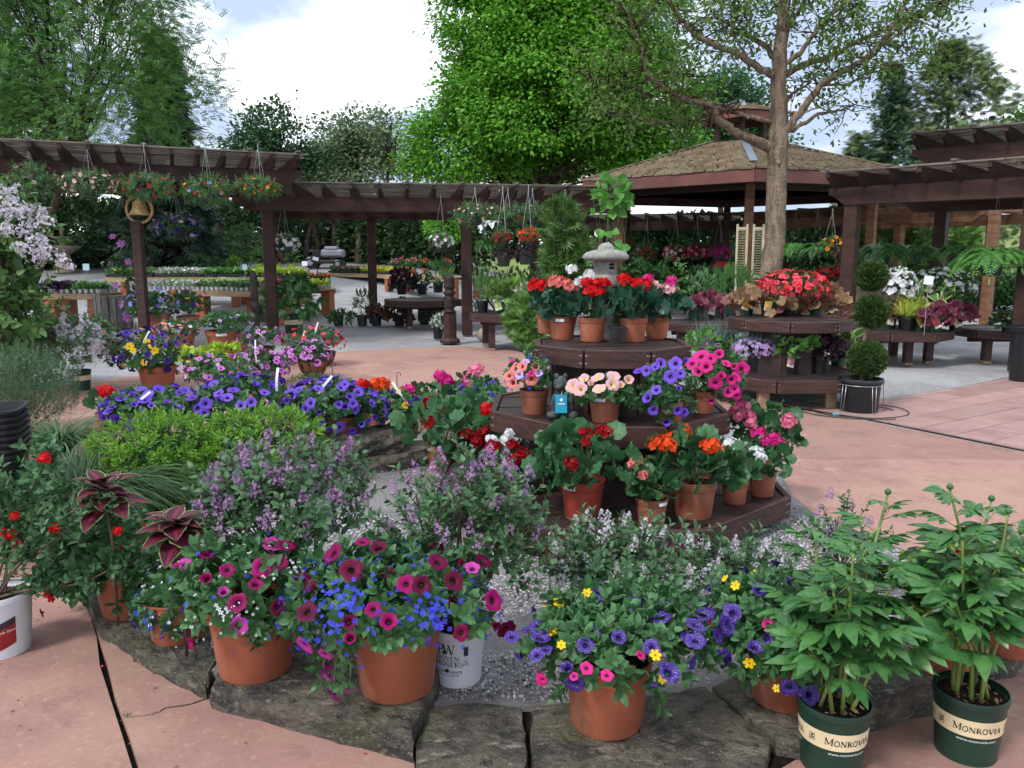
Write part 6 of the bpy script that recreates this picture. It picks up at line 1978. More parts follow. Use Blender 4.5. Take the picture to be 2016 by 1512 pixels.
# flowering quince in a white pot at the left edge
rsQ = np.random.default_rng(71)
qr, qb, qs, qd, qz = setpot('flowering quince with red blooms in a white nursery pot at the left edge', 'flowering_quince', 'quince', -22, 1300, 0.0, 'white', 125, None, 1.0, 40)
qh = qd
qrad = nursery_rad(qd, qh)
aa = np.linspace(-.35, 1.05, 10)
zlo, zhi = qh * .14, qh * .66
tl = []
for i in range(10):
	f = i / 9
	for z in (zlo - .030 + f * .055, zhi - .055 + f * .055 - .02): tl.append(((qrad(z) + .0014) * math.sin(aa[i]), -(qrad(z) + .0014) * math.cos(aa[i]), z))
part('red_label', (np.array(tl), quads([(2 * i, 2 * i + 2, 2 * i + 3, 2 * i + 1) for i in range(9)])), [solidm('label_red', (.34, .02, .025), c2=(.20, .01, .015), scale=30, var=.02)], qr)
V = np.array([((qrad(z) + .0019) * math.sin(a), -(qrad(z) + .0019) * math.cos(a), z) for a, f in zip(aa, np.linspace(0, 1, 10)) for z in (zhi - .075 + f * .055, zhi - .048 + f * .055)])
part('label_strip', (V, quads([(2 * i, 2 * i + 2, 2 * i + 3, 2 * i + 1) for i in range(9)])), [INK], qr)
T = font2d('Double Take Pink Storm'); V = T[0].copy(); V[:, 1] += V[:, 0] * .19 / 1.0 * .55
part('lettering', wrap((V, T[1], T[2]), .016, zhi - .064 - .002, .38, qrad, .0026), [INKW], qr)
mbq, qp, qt = MB(), [], []
for (pts, r0) in (([(-10, 1175), (60, 1160), (150, 1150), (230, 1115), (290, 1085)], .006), ([(-5, 1170), (40, 1110), (110, 1060), (200, 990)], .005), ([(0, 1170), (20, 1040), (60, 970), (90, 905), (92, 880)], .005), ([(0, 1170), (80, 1130), (180, 1050), (240, 1010)], .004), ([(-10, 1170), (10, 1080), (5, 1000), (-20, 940)], .005), ([(0, 1165), (60, 1070), (110, 1010), (130, 960)], .004), ([(5, 1165), (30, 1000), (20, 960)], .004)):
	dep = qb[1] + rsQ.uniform(-.1, .05) + np.linspace(0, rsQ.uniform(-.05, .25), len(pts))
	P_ = np.array([atY(x, y, q) for (x, y), q in zip(pts, dep)]) - qb
	P_[0] = (rsQ.normal(0, .02), rsQ.normal(0, .02), qz)
	sp = spline(P_, 7); mbq.add(tube(sp, np.linspace(r0, .0022, len(sp)), 6))
	for q in sp[6:]:
		for _ in range(4): qp.append(q + rsQ.normal(0, .03, 3))
o = link('branches', mbq.mesh('branches', [G_TWIG], True), qr)
qp = np.array(qp)
me = shared('quince', whorl(leaf(.52, .2, .2), 5, 1.2, .5, 0, .5, .8, .6, rs0), [G_LIL], 'leaf_sprig')
insts('leaf_sprig', me, qr, qp, frames(UP + rsQ.normal(0, .6, qp.shape), rsQ.normal(0, 1, qp.shape)), .045 * rsQ.uniform(.7, 1.3, len(qp)))
rq = [(88, 902), (30, 1016), (108, 1040), (35, 1070), (95, 1178), (22, 1052), (8, 1048), (232, 1045)]
P_ = np.array([atY(x, y, qb[1] - .06) for x, y in rq]) - qb
flowers(qr, rsQ, 'umbel', 'red', .020, P_, np.tile((0, -.6, .7), (len(P_), 1)), True, 'flower', .3)

# black nursery tubs stacked on a stone pedestal at the left
st0 = at(-30, 1085, 0); st0 = np.array((st0[0] - .05, st0[1] + .2, 0))
pd = thing('stone_pedestal', 'grey cast stone pedestal under the stack of black tubs', 'pedestal', st0)
zt = atY(20, 985, st0[1])[2]
part('shaft', xf(cbox(.26, .26, zt - .06, .02), None, (0, 0, (zt - .06) / 2)), [CAST], pd)
part('cap', xf(cbox(.46, .46, .07, .02), rotz(.35), (0, 0, zt - .03)), [CAST], pd)
ztop = zt + .006
hh = (atY(20, 790, st0[1])[2] - ztop)
dz = hh * .5 / 8
ords = ['lowest', 'second', 'third', 'fourth', 'fifth', 'sixth', 'seventh', 'topmost']
for i in range(8):
	o = thing('nursery_tub', f'black square plastic tub, {ords[i]} from the bottom of the stack on the pedestal', 'tub', (st0[0], st0[1], ztop + dz * i), 'stacked black tubs', .35)
	w0, w1, hq = .125, .175, hh * .5
	V, F = [], []
	ring = lambda w_, z: [(w_ * math.copysign(abs(math.cos(a)) ** .35, math.cos(a)), w_ * math.copysign(abs(math.sin(a)) ** .35, math.sin(a)), z) for a in np.linspace(0, 2 * math.pi, 24, endpoint=False)]
	prof = [(w0, 0), (w1, hq - .015), (w1 + .012, hq - .015), (w1 + .012, hq), (w1 - .004, hq), (w0 - .004, .008)]
	for w_, z in prof: V += ring(w_, z)
	for j in range(len(prof) - 1):
		for q in range(24):
			n_ = (q + 1) % 24
			F += [(j * 24 + q, j * 24 + n_, (j + 1) * 24 + n_), (j * 24 + q, (j + 1) * 24 + n_, (j + 1) * 24 + q)]
	F += [tuple(t) for t in quads([tuple(range(24))[::-1]])] + [tuple(np.array(t) + 24 * 5) for t in quads([tuple(range(24))])]
	q = part('shell', (np.array(V), np.array(F)), [BLACKP], o, True); sharp(q)

# ------------------------------------------------------------------ left bed: sedge, yew, lavender, lilac tree
def ground_plant(name, label, cat, px, py, z=0.02, group=None):
	b = at(px, py, z)
	return thing(name, label, cat, b, group), b
rsA = np.random.default_rng(81)
sr, sb = ground_plant('sedge_clump', 'arching dark green sedge clump beside the stacked tubs', 'grass', 165, 1030)
def sedge(root, rs, n, L0, L1, spread, mats, T=BLADE, lean=.25):
	a = rs.uniform(0, 6.28, n); q = spread * np.sqrt(rs.uniform(0, 1, n))
	P_ = np.stack([q * np.cos(a), q * np.sin(a), np.zeros(n)], 1)
	az = a + rs.normal(0, .7, n)
	D_ = np.stack([np.cos(az) * lean, np.sin(az) * lean, np.ones(n)], 1) + rs.normal(0, .12, (n, 3))
	U_ = -np.stack([np.cos(az), np.sin(az), np.zeros(n)], 1)
	l_ = rs.uniform(L0, L1, n)
	sc = np.stack([np.full(n, .75) * rs.uniform(.6, 1.3, n), l_, l_], 1)
	mb = MB().scatter(T, P_, frames(D_, U_), sc)
	o = link('blades', mb.mesh('blades', mats, True), root); o['kind'] = 'stuff'
sedge(sr, rsA, 2000, .45, .85, .10, [G_GRS])
sr2, sb2 = ground_plant('sedge_clump', 'smaller sedge tuft behind the big clump by the stone', 'grass', 120, 900)
sedge(sr2, rsA, 420, .4, .7, .07, [G_GRS])
def yew(label, bx, by, boxes, y, seed, n):
	rs = np.random.default_rng(seed)
	b = at(bx, by, .02); b[1] = y; b[2] = .02
	root = thing('yew_shrub', label, 'shrub', b, 'yew shrubs with lime tips')
	mb, mt = MB(), MB()
	for bb in boxes:
		c, r = box_mound(y, bb, .8); c = c - b
		lm = Lump(rs, .25, 14)
		for (m_, T, k, f0, f1, sz) in ((mb, YEWS, int(n * 1.0), .3, .93, .095), (mt, YEWTIP, int(n * .62), .88, 1.03, .115)):
			d = sphere_dirs(rs, k, -.45)
			p = c + d * r * ((f0 + (f1 - f0) * rs.uniform(0, 1, k)) * lm(d))[:, None]
			D_ = unit(d + UP * .5 + rs.normal(0, .35, d.shape))
			m_.scatter(T, p, frames(D_, rs.normal(0, 1, d.shape)), sz * rs.uniform(.75, 1.3, k))
	o = link('dark_growth', mb.mesh('dark_growth', [G_YEW]), root); o['kind'] = 'stuff'
	o = link('lime_tips', mt.mesh('lime_tips', [G_YEWN]), root); o['kind'] = 'stuff'
	mb = MB()
	for k in range(9):
		q = np.array((rs.normal(0, .2), rs.normal(0, .15), rs.uniform(.15, .3)))
		mb.add(tube([(q[0] * .2, q[1] * .2, 0), q * .6, q], [.014, .01, .006], 5))
	link('stems', mb.mesh('stems', [BARKD], True), root)
yew('bright lime tipped yew under the blue petunias', 330, 985, [(212, 848, 425, 975), (290, 900, 420, 1000)], 4.9, 91, 620)
yew('taller dark sided yew next to the low wall', 500, 930, [(398, 830, 618, 940)], 5.1, 92, 620)
rsB = np.random.default_rng(83)
lr, lb = ground_plant('lavender_bush', 'dense upright grey green lavender bush at the left edge', 'shrub', 50, 850)
for bb, n in (((-50, 690, 140, 850), 1700),):
	c, r = box_mound(lb[1], bb, .9); c = c - lb
	lm = Lump(rsB, .2)
	p, nr = mound_pts(rsB, c, r, n, lm, -1, .45)
	D_ = unit(nr * .45 + UP * 1.0 + rsB.normal(0, .18, nr.shape))
	mb = MB().scatter(whorl(leaf(.12, 0, .1, (.5,), (1,)), 10, .8, .25, 0, .8, .35, .25, rs0), p, frames(D_, rsB.normal(0, 1, nr.shape)), .13 * rsB.uniform(.7, 1.3, n))
	o = link('foliage', mb.mesh('foliage', [G_ROS]), lr); o['kind'] = 'stuff'
	stems(lr, rsB, (0, 0, 0), list(p[:40]), .004, G_TWIG)

def big_lilac(label, px, y, boxes, blooms, seed, n, pan, col='palelilac', lp=34, zg=0.0):
	rs = np.random.default_rng(seed)
	b = atY(px, 600, y); b[2] = zg
	root = thing('lilac_shrub', label, 'lilac', b, 'lilac shrubs at the left')
	mb = MB()
	pts = []
	for bb in boxes:
		c, r = box_mound(y, bb, .7); c = c - b; s_ = ppm(c + b)
		lm = Lump(rs, .25)
		k = n
		p, nr = mound_pts(rs, c, r, k, lm, -.7, .3)
		mb.scatter(LILS, p, frames(unit(nr * .7 + UP * .6 + rs.normal(0, .4, nr.shape)), rs.normal(0, 1, nr.shape)), lp * 2 / s_ * rs.uniform(.7, 1.2, k))
		pts += list(p[:10])
	o = link('foliage', mb.mesh('foliage', [g('lilac_leaf_bright', (.07, .14, .035), (.14, .24, .06), .3), G_TWIG], True), root); o['kind'] = 'stuff'
	stems(root, rs, (0, 0, 0), pts, .012, G_TWIG, 'stems', .02, 6)
	P_ = np.array([atY(x, yy, y - .35) for x, yy in blooms]) - b
	D_ = np.tile((.35, -.3, .7), (len(P_), 1))
	s_ = ppm(P_[0] + b)
	flowers(root, rs, 'panicle', col, pan / s_, P_, D_, True, 'flower_panicle', .4)
big_lilac('large pale lilac shrub in bloom at the left edge', 10, 8.6, [(-110, 395, 85, 560), (-110, 520, 60, 720)], [(20, 400), (50, 420), (10, 430), (60, 440), (30, 455), (80, 455), (0, 460), (45, 475), (90, 480), (15, 395), (65, 480), (90, 500), (75, 515), (100, 510), (110, 505), (60, 500), (-10, 420), (35, 435), (100, 445), (15, 475)], 501, 170, 46)
bush('mixed_shrub', 'tangled green shrub below the lilac at the left edge', 9.6, [(-60, 600, 80, 780), (10, 640, 95, 720)], 2200, OV, .075, [G_SHR], 502, smooth=True, whole=False)
st_p = at(36, 690, 0.3)
part_ = thing('wooden_stake', 'reddish wooden stake leaning in the left shrubs', 'stake', (st_p[0], st_p[1] - .9, .0))
part('stake', bar((0, 0, 0), (-.14, .05, .85), .045, .045), [solidm('stake_wood', (.24, .11, .07), var=.05)], part_)
lw = small_pot('white lilac in a dark green banded pot left of the violet petunias', 152, 770, .0, 'green', 42, (90, 632, 208, 742), LILS, [G_LIL, G_TWIG], 40, 90, 503, 'lilac bushes', 'potted_lilac', 'lilac', hd=[], whole=True, objs=True, pname='leaf_sprig', lo=-.5, band=True)
rsC = np.random.default_rng(84)
_b = np.array(lw.location)
c, r = box_mound(_b[1], (95, 632, 210, 735), .8)
P_ = np.array([on_mound(x, y, c, r, 1.02)[0] for x, y in [(110, 655), (125, 640), (140, 650), (150, 670), (165, 690), (180, 680), (195, 690), (140, 690), (160, 715), (175, 710), (150, 735), (130, 665), (190, 665), (200, 700), (120, 675), (170, 660)]]) - _b
flowers(lw, rsC, 'panicle', 'palewhite', 32 / ppm(_b), np.repeat(P_, 2, 0) + rsC.normal(0, .04, (len(P_) * 2, 3)), np.tile((.1, -.4, .8), (len(P_) * 2, 1)), True, 'flower_panicle', .3)

# ------------------------------------------------------------------ blue petunia baskets on the low wall
GB = 'violet petunia baskets on the low wall'
for i, (bx, by, bb, lab, tg, sd) in enumerate((
		(290, 872, (172, 755, 400, 862), 'violet petunia basket at the left end beside the red geranium bloom', [(262, 800, .9)], 111),
		(470, 868, (365, 735, 575, 855), 'broad violet petunia basket in the middle above the yew', [(545, 770, .1)], 112),
		(672, 868, (575, 748, 738, 855), 'violet petunia basket nearest the wall end with white hanging tag', [(625, 775, .7)], 113))):
	petunia_plant(lab, bx, by, .23, 'terra', 78, bb, [('petunia', 'violet', 62, 23, True), ('petunia', 'violetd', 30, 23, True)], 34, 140, sd, GB, .6, tag_=tg, lo=-.55, hook=i == 2)
petunia_plant('coconut basket of violet petunias and yellow bidens on the wall', 790, 878, .14, 'coco', 62, (728, 768, 838, 860), [('petunia', 'deepviolet', 18, 22, True), ('daisy', 'yellow', 16, 16, True)], 30, 80, 114, None, .62, tag_=[(800, 790, -.6)], hook=True)
geranium('red geranium bloom rising left of the violet petunias', 205, 850, .05, 'terra', 44, (182, 775, 235, 815), [('red', [(208, 772)])], 18, 26, G_GER, 121, hs=34, objs=False)
geranium('orange red geraniums behind the violet baskets', 735, 845, .05, 'terra', 52, (695, 755, 785, 812), [('red', [(712, 760)]), ('orange', [(745, 757), (752, 757)])], 18, 45, G_GER, 122, hs=26, objs=False)
geranium('magenta geranium behind the coconut basket', 860, 840, .05, 'terra', 60, (800, 755, 910, 815), [('hotpink', [(868, 742), (878, 750), (808, 768), (798, 772)])], 20, 55, G_GER, 123, hs=24, objs=False, spent=5)
geranium('pale pink geranium left of the salmon petunia pot', 935, 830, .05, 'terra', 55, (895, 745, 985, 800), [('pink', [(938, 732), (930, 740), (918, 752)])], 20, 45, G_GER, 124, hs=24, objs=False)
petunia_plant('violet and yellow mixed planter behind the red geranium', 958, 850, .05, 'terra', 60, (890, 752, 1010, 845), [('calib', 'violetd', 16, 17, True), ('daisy', 'yellow', 6, 14, True), ('floret', 'lobelia', 40, 8, False)], 26, 70, 125, None, .7, objs=False)
geranium('large dark red geranium in terracotta at the foot of the stand', 874, 938, .03, 'terra', 74, (812, 795, 985, 895), [('dkred', [(828, 806), (848, 794), (846, 833), (920, 855), (952, 853), (940, 868)]), ('red', [(961, 809), (978, 802)])], 32, 105, G_GERL, 126, hs=27)
geranium('small geranium in a little terracotta pot behind the lilac', 907, 948, .03, 'terra', 34, (872, 880, 965, 925), [], 20, 46, G_GER, 127, hs=20, spent=1)
geranium('dark red and white geraniums left of the red pot', 1005, 975, .192, 'terra', 60, (945, 882, 1065, 968), [('dkred', [(972, 881), (1008, 876), (1015, 905), (1030, 897)]), ('white', [(1003, 854), (995, 868), (968, 867), (1034, 857)])], 24, 62, G_GER, 128, hs=25)

# ------------------------------------------------------------------ pots on the three tier stand
geranium('dark red geranium in a shiny red pot on the lowest shelf', 1149, 1025, .192, 'redp', 90, (1052, 850, 1240, 990), [('dkred', [(1151, 850), (1193, 850), (1158, 868), (1124, 912), (1180, 848)])], 34, 110, G_GERL, 131, ratio=.85, label_on=-.75, hs=26)
geranium('small salmon geranium in a brown pot on the lowest shelf', 1286, 1039, .192, 'brown', 66, (1240, 930, 1322, 1000), [('salmon', [(1252, 911), (1264, 934)])], 22, 52, G_GER, 132, ratio=.85, label_on=.62, hs=27)
geranium('orange geranium in a large brown pot on the lowest shelf', 1372, 1024, .192, 'brown', 93, (1285, 868, 1455, 975), [('orange', [(1345, 853), (1318, 860), (1290, 873), (1312, 876), (1405, 880), (1392, 880)])], 32, 105, G_GER, 133, hs=30, ratio=.8)
geranium('white geranium in a brown pot beside the orange one', 1451, 995, .192, 'brown', 54, (1408, 885, 1492, 955), [('white', [(1443, 876), (1487, 888), (1495, 899)])], 22, 56, G_GER, 134, hs=30, ratio=.9)
geranium('hot pink geranium in a brown pot at the right end of the lowest shelf', 1506, 980, .192, 'brown', 56, (1466, 875, 1552, 940), [('hotpink', [(1494, 852), (1508, 870), (1524, 866), (1532, 872)])], 23, 56, G_GER, 135, hs=26, ratio=.9)
geranium('light pink geranium at the back right of the lowest shelf', 1500, 945, .192, 'brown', 60, (1438, 800, 1578, 905), [('pink', [(1455, 822), (1475, 818), (1478, 832), (1447, 807), (1552, 830), (1466, 803)])], 25, 90, G_GER, 136, hs=22)
petunia_plant('salmon and lilac petunias in a brown pot on the middle shelf', 1052, 817, .622, 'brown', 60, (996, 700, 1092, 788), [('calib', 'hotpink', 6, 14, True), ('floret', 'lobelia', 30, 9, False)], 26, 60, 141, None, .8, hd=[('petunia', 'salmon', 26, [(1003, 740), (1016, 726), (1010, 754), (1028, 722), (1055, 722), (1046, 746)]), ('petunia', 'lavender', 22, [(1035, 712), (1022, 738), (1060, 735)])])
petunia_plant('pale pink yellow throated petunias in a brown pot on the middle shelf', 1193, 833, .622, 'brown', 66, (1115, 738, 1262, 806), [], 30, 62, 142, None, .82, hd=[('petunia', 'palepink', 28, [(1128, 760), (1142, 766), (1150, 746), (1180, 766), (1164, 756), (1177, 743), (1206, 757), (1238, 748), (1207, 742), (1222, 760)])], label_on=-.45)
petunia_plant('violet petunias trailing over the edge of the middle shelf', 1322, 838, .622, 'brown', 58, (1252, 705, 1375, 838), [], 32, 78, 143, None, .8, hd=[('petunia', 'violet', 27, [(1245, 720), (1272, 730), (1300, 716), (1330, 716), (1350, 711), (1340, 736), (1290, 722), (1275, 784), (1292, 768), (1336, 766), (1320, 742), (1286, 808), (1334, 808), (1346, 812), (1312, 830)])], lo=-.8)
petunia_plant('magenta petunias cascading at the right end of the middle shelf', 1388, 815, .622, 'brown', 52, (1340, 692, 1470, 800), [], 30, 70, 144, None, .85, hd=[('petunia', 'hotpink', 29, [(1380, 702), (1400, 706), (1416, 697), (1430, 716), (1445, 722), (1450, 742), (1460, 727), (1440, 747), (1390, 722), (1420, 742), (1408, 754), (1446, 766), (1434, 772), (1450, 778), (1400, 788), (1456, 790), (1362, 716), (1375, 732)])], lo=-.75)
GT = 'geraniums round the stone lantern'
geranium('red geranium in the terracotta pot partly hidden at the left of the lantern shelf', 1078, 657, 1.012, 'terra', 46, (1048, 578, 1108, 628), [('red', [(1060, 563)])], 22, 40, G_GERB, 151, GT, hs=26)
geranium('pink geranium in the terracotta pot with a white label below the lantern', 1109, 669, 1.012, 'terra', 55, (1062, 578, 1150, 634), [('salmon', [(1096, 555), (1124, 568), (1112, 560)]), ('white', [(1125, 532), (1163, 543), (1142, 558)])], 23, 62, G_GERB, 152, GT, hs=25, label_on=-.3)
geranium('bright red geranium in terracotta directly below the lantern', 1167, 673, 1.012, 'terra', 57, (1122, 580, 1212, 640), [('red', [(1156, 558), (1178, 557), (1166, 574), (1178, 576), (1190, 558)])], 23, 64, G_GERB, 153, GT, hs=28)
geranium('red geranium in terracotta right of the lantern', 1249, 674, 1.012, 'terra', 58, (1205, 572, 1300, 640), [('red', [(1228, 552), (1256, 562), (1270, 564)])], 24, 66, G_GERB, 154, GT, hs=28)
geranium('pink and magenta geranium at the right end of the lantern shelf', 1296, 668, 1.012, 'terra', 52, (1268, 578, 1348, 645), [('hotpink', [(1275, 551), (1322, 553)]), ('palepink', [(1290, 564), (1318, 570)])], 23, 58, G_GERB, 155, GT, hs=25)

# stone lantern
LB = np.array((.61, 5.24, 1.012)); s_l = ppm(np.array((.66, 5.12, 1.4)))
zl = lambda py: atY(1195, py, LB[1])[2] - LB[2]
ln = thing('stone_lantern', 'grey cast stone lantern with a mushroom cap on the top shelf', 'lantern', LB)
pxm = lambda p: p / s_l
part('base', lathe([(pxm(34), 0), (pxm(36), .03), (pxm(26), zl(600)), (pxm(25), zl(578)), (pxm(24), zl(565))], 28, True, True), [CAST], ln, True)
part('collar', lathe([(pxm(27), zl(565)), (pxm(28), zl(560)), (pxm(28), zl(546)), (pxm(25), zl(540))], 28, True, True), [CAST], ln, True)
hs_ = part('fire_box', lathe([(pxm(22), zl(541)), (pxm(23), zl(538)), (pxm(23), zl(512)), (pxm(22), zl(508))], 28, True, True), [CAST], ln, True)
for i in (0, 1):
	for j in (0, 1):
		a = .32 + .22 * i; z = zl(527 - 6.5 * j); R0 = pxm(23.4)
		part('window_hole', xf(cbox(pxm(5), .006, pxm(4.5), .001), rotz(a), (R0 * math.sin(a), -R0 * math.cos(a), z)), [JOINT], hs_)
cp_ = part('cap', lathe([(pxm(14), zl(510)), (pxm(40), zl(513)), (pxm(46), zl(509)), (pxm(47), zl(504)), (pxm(40), zl(497)), (pxm(26), zl(493)), (pxm(16), zl(491)), (pxm(16), zl(487)), (pxm(13), zl(482)), (pxm(8), zl(479)), (.001, zl(477.5))], 32, True), [CAST], ln, True)
# mesh crate behind the pots
cr_ = thing('wire_crate', 'black plastic mesh crate behind the pots on the lantern shelf', 'crate', (.665, 5.0, 1.012))
mb = MB()
for i in range(9):
	x = -.055 + .11 * i / 8
	mb.add(tube([(x, -.05, 0), (x * .6 + .02, -.05, .09)], .0025, 4)); mb.add(tube([(x, -.05, 0), (x * .6 - .02, -.05, .09)], .0025, 4))
link('mesh_side', mb.mesh('mesh_side', [WIRE]), cr_)
part('rim', xf(cbox(.12, .09, .012, .003), None, (0, 0, .096)), [BLACKP], cr_)
# garden figure with the turquoise card
fb_ = at(1108, 826, .622); fg = thing('garden_figure', 'dark resin garden frog figure wearing a turquoise card on the middle shelf', 'figurine', (fb_[0], fb_[1] + .06, .622))
sf = ppm(fb_)
blob = lambda c, r, seg=14: (lambda V, F: (V * np.array(r) + np.array(c), F))(*lathe([(math.sin(t), -math.cos(t)) for t in np.linspace(.05, math.pi - .05, 9)], seg, False))
k = 1 / sf
parts_b = [blob((0, 0, 26 * k), (25 * k, 22 * k, 28 * k)), blob((-3 * k, -4 * k, 68 * k), (15 * k, 15 * k, 17 * k)), blob((-8 * k, -16 * k, 64 * k), (8 * k, 8 * k, 6 * k)), blob((-12 * k, -6 * k, 84 * k), (5 * k, 5 * k, 6 * k)), blob((5 * k, -6 * k, 84 * k), (5 * k, 5 * k, 6 * k)),
		   blob((0, 2 * k, 50 * k), (15 * k, 14 * k, 16 * k)), blob((-20 * k, -14 * k, 8 * k), (12 * k, 16 * k, 8 * k)), blob((20 * k, -14 * k, 8 * k), (12 * k, 16 * k, 8 * k)), blob((-16 * k, -14 * k, 32 * k), (6 * k, 7 * k, 20 * k)), blob((17 * k, -14 * k, 32 * k), (6 * k, 7 * k, 20 * k))]
part('body', parts_b, [STATUE], fg, True)
cd = part('turquoise_card', xf(cbox(23 * k, .003, 36 * k, .001), rotx(-.12), (-4 * k, -29 * k, 33 * k)), [BLUETAG], fg)
V = np.array(arc(0, 0, 3.2, 3.2, 0, 360, 14)) * k
part('logo_dot', xf((np.c_[V[:, 0], np.full(len(V), -.0022), V[:, 1]], quads([tuple(range(14))])), rotx(-.12), (-4 * k, -29 * k, 41 * k)), [INKW], cd)
part('caption_line', xf(cbox(14 * k, .001, 2.0 * k, .0002), rotx(-.12), (-4 * k, -29 * k - .0022, 33 * k)), [INKW], cd)
part('caption_line', xf(cbox(17 * k, .001, 3.2 * k, .0002), rotx(-.12), (-4 * k, -29 * k - .0005, 19 * k)), [INKW], cd)
part('tag_string', tube([(-4 * k, -24 * k, 50 * k), (0, -12 * k, 58 * k)], .001, 4), [INKW], cd)
fg2 = at(931, 925, .12); fo_ = thing('grey_bollard_figure', 'small grey stone finial standing behind the lilac blossom', 'figurine', (fg2[0], fg2[1] + .4, .03))
part('body', lathe([(.03, 0), (.032, .1), (.026, .2), (.03, .24), (.028, .30), (.016, .335), (.001, .345)], 14, True), [STATUE if False else CAST], fo_, True)

# ------------------------------------------------------------------ left rear flower cluster
GL2 = 'flower pots clustered by the left posts'
petunia_plant('dark violet petunias with yellow bidens and a white tag', 300, 768, .0, 'terra', 75, (212, 655, 356, 752), [('petunia', 'deepviolet', 46, 17, True), ('daisy', 'yellow', 12, 15, True)], 22, 110, 161, GL2, .6, objs=False, tag_=[(275, 692, .5)], lo=-.6, hd=[('daisy', 'yellow', 15, [(255, 682), (262, 690), (290, 672), (298, 682), (305, 690)]), ('petunia', 'violet', 17, [(245, 650), (275, 648), (300, 665), (320, 660), (325, 680)])])
petunia_plant('blue violet petunias in a tall brown pot behind the stake', 300, 668, .15, 'brown', 58, (258, 572, 348, 640), [('petunia', 'bluevi', 24, 15, True)], 20, 80, 162, GL2, .85, objs=False)
petunia_plant('dark green petunias with yellow rimmed blooms in a brown pot', 366, 662, .15, 'brown', 46, (330, 575, 408, 630), [('calib', 'deepviolet', 10, 10, True), ('calib', 'yellow', 7, 10, True)], 18, 60, 163, GL2, .85, objs=False)
petunia_plant('peach and white calibrachoa in a brown pot', 350, 700, .05, 'brown', 56, (305, 628, 395, 665), [('calib', 'peach', 13, 12, True), ('calib', 'palewhite', 9, 9, True), ('floret', 'lavender', 26, 9, False)], 18, 60, 164, GL2, .75, objs=False)
petunia_plant('leafy pot with small lilac blue flowers and a white label', 430, 697, .05, 'terra', 62, (384, 612, 482, 662), [('calib', 'lavender', 8, 9, True), ('floret', 'bluevi', 14, 8, False)], 18, 90, 165, GL2, .72, objs=False, mats=[G_PET, G_STEM], label_on=.35)
petunia_plant('spare leafy brown pot behind the labelled one', 466, 694, .05, 'brown', 42, (440, 610, 500, 650), [('calib', 'lavender', 5, 8, True)], 16, 40, 166, GL2, .9, objs=False)
petunia_plant('peach petunias in a brown pot beside the white lilac', 212, 700, .05, 'brown', 36, (192, 632, 232, 668), [('calib', 'peach', 9, 11, True), ('calib', 'bluevi', 3, 11, True)], 15, 30, 167, GL2, .85, objs=False)
small_pot('lime green coleus mound left of the striped petunias', 372, 735, .0, 'terra', 34, (342, 688, 408, 728), leaf(.7, .2, .3), [G_LIME], 15, 90, 168, GL2, 'lime_coleus', 'coleus', lo=-.5)
small_pot('lime green coleus mound in front of the labelled pot', 446, 722, .0, 'terra', 34, (410, 680, 478, 715), leaf(.7, .2, .3), [G_LIME], 15, 100, 169, GL2, 'lime_coleus', 'coleus', lo=-.5)
petunia_plant('lilac striped petunias trailing behind the violet baskets', 430, 782, .02, 'coco', 70, (362, 698, 485, 768), [('calib', 'stripe', 34, 14, True), ('calib', 'lavender', 20, 11, True)], 20, 90, 170, GL2, .5, objs=False, lo=-.5)
petunia_plant('purple rimmed striped petunias in a low coconut basket', 520, 760, .02, 'coco', 62, (470, 688, 566, 752), [('calib', 'stripe', 46, 15, True)], 20, 70, 171, GL2, .55, objs=False, lo=-.55, tag_=[(505, 715, 0)], hook=True)
petunia_plant('pink purple petunias in the coconut basket at the path edge', 612, 745, .02, 'coco', 58, (556, 672, 640, 730), [('calib', 'stripe', 50, 15, True)], 20, 60, 172, GL2, .6, objs=False, lo=-.5)
petunia_plant('crimson verbena basket at the path corner with tags', 632, 722, .0, 'coco', 50, (565, 645, 666, 700), [('calib', 'coral', 34, 11, True), ('calib', 'crimson', 16, 10, True)], 17, 80, 173, GL2, .55, objs=False, tag_=[(592, 682, .3), (618, 665, .3)], hook=True)
petunia_plant('dark purple petunias below the square post with a tag', 510, 712, .0, 'coco', 50, (478, 645, 562, 690), [('calib', 'stripe', 26, 11, True), ('calib', 'deepviolet', 12, 10, True)], 16, 60, 174, GL2, .55, objs=False, tag_=[(528, 672, -.8)])
bush('ground_cover', 'low sedum mat on the ground beside the path corner', 9.3, [(570, 735, 660, 765)], 420, OVN, .035, [G_SHR], 175, zg=0.0, twig=False, cat='ground cover', lo=0)
# rear clusters: potted tree peony at the post, clematis on its cane
tp = small_pot('tree peony with two pink flowers in a banded green pot by the post', 575, 660, .0, 'green', 40, (520, 555, 625, 640), PEOL, [G_PEO, G_PEOS], 25, 150, 181, None, 'potted_tree_peony', 'peony', band=True, hd=[('umbel', 'pink', 26, [(528, 568), (545, 555)])], ratio=1.0, lo=-.5)
rsK = np.random.default_rng(85)
ck = at(252, 655, 0); ct = thing('clematis_vine', 'purple clematis climbing a thin cane left of the bell post', 'clematis', ck)
s_ = ppm(ck)
pts = np.array([atY(x, y, ck[1]) for x, y in ((268, 655), (262, 600), (250, 550), (245, 510), (243, 470))]) - ck
part('cane', tube(pts, .006, 5), [G_TWIG], ct, True)
P_ = np.repeat(spline(pts, 12)[10:], 3, 0) + rsK.normal(0, 1, (len(spline(pts, 12)[10:]) * 3, 3)) * (.10, .08, .05)
mb = MB().scatter(leaf(.6, .2, .2), P_, frames(rsK.normal(0, 1, P_.shape) - UP * .3, UP + rsK.normal(0, .5, P_.shape)), .13)
o = link('foliage', mb.mesh('foliage', [G_SHR], True), ct); o['kind'] = 'stuff'
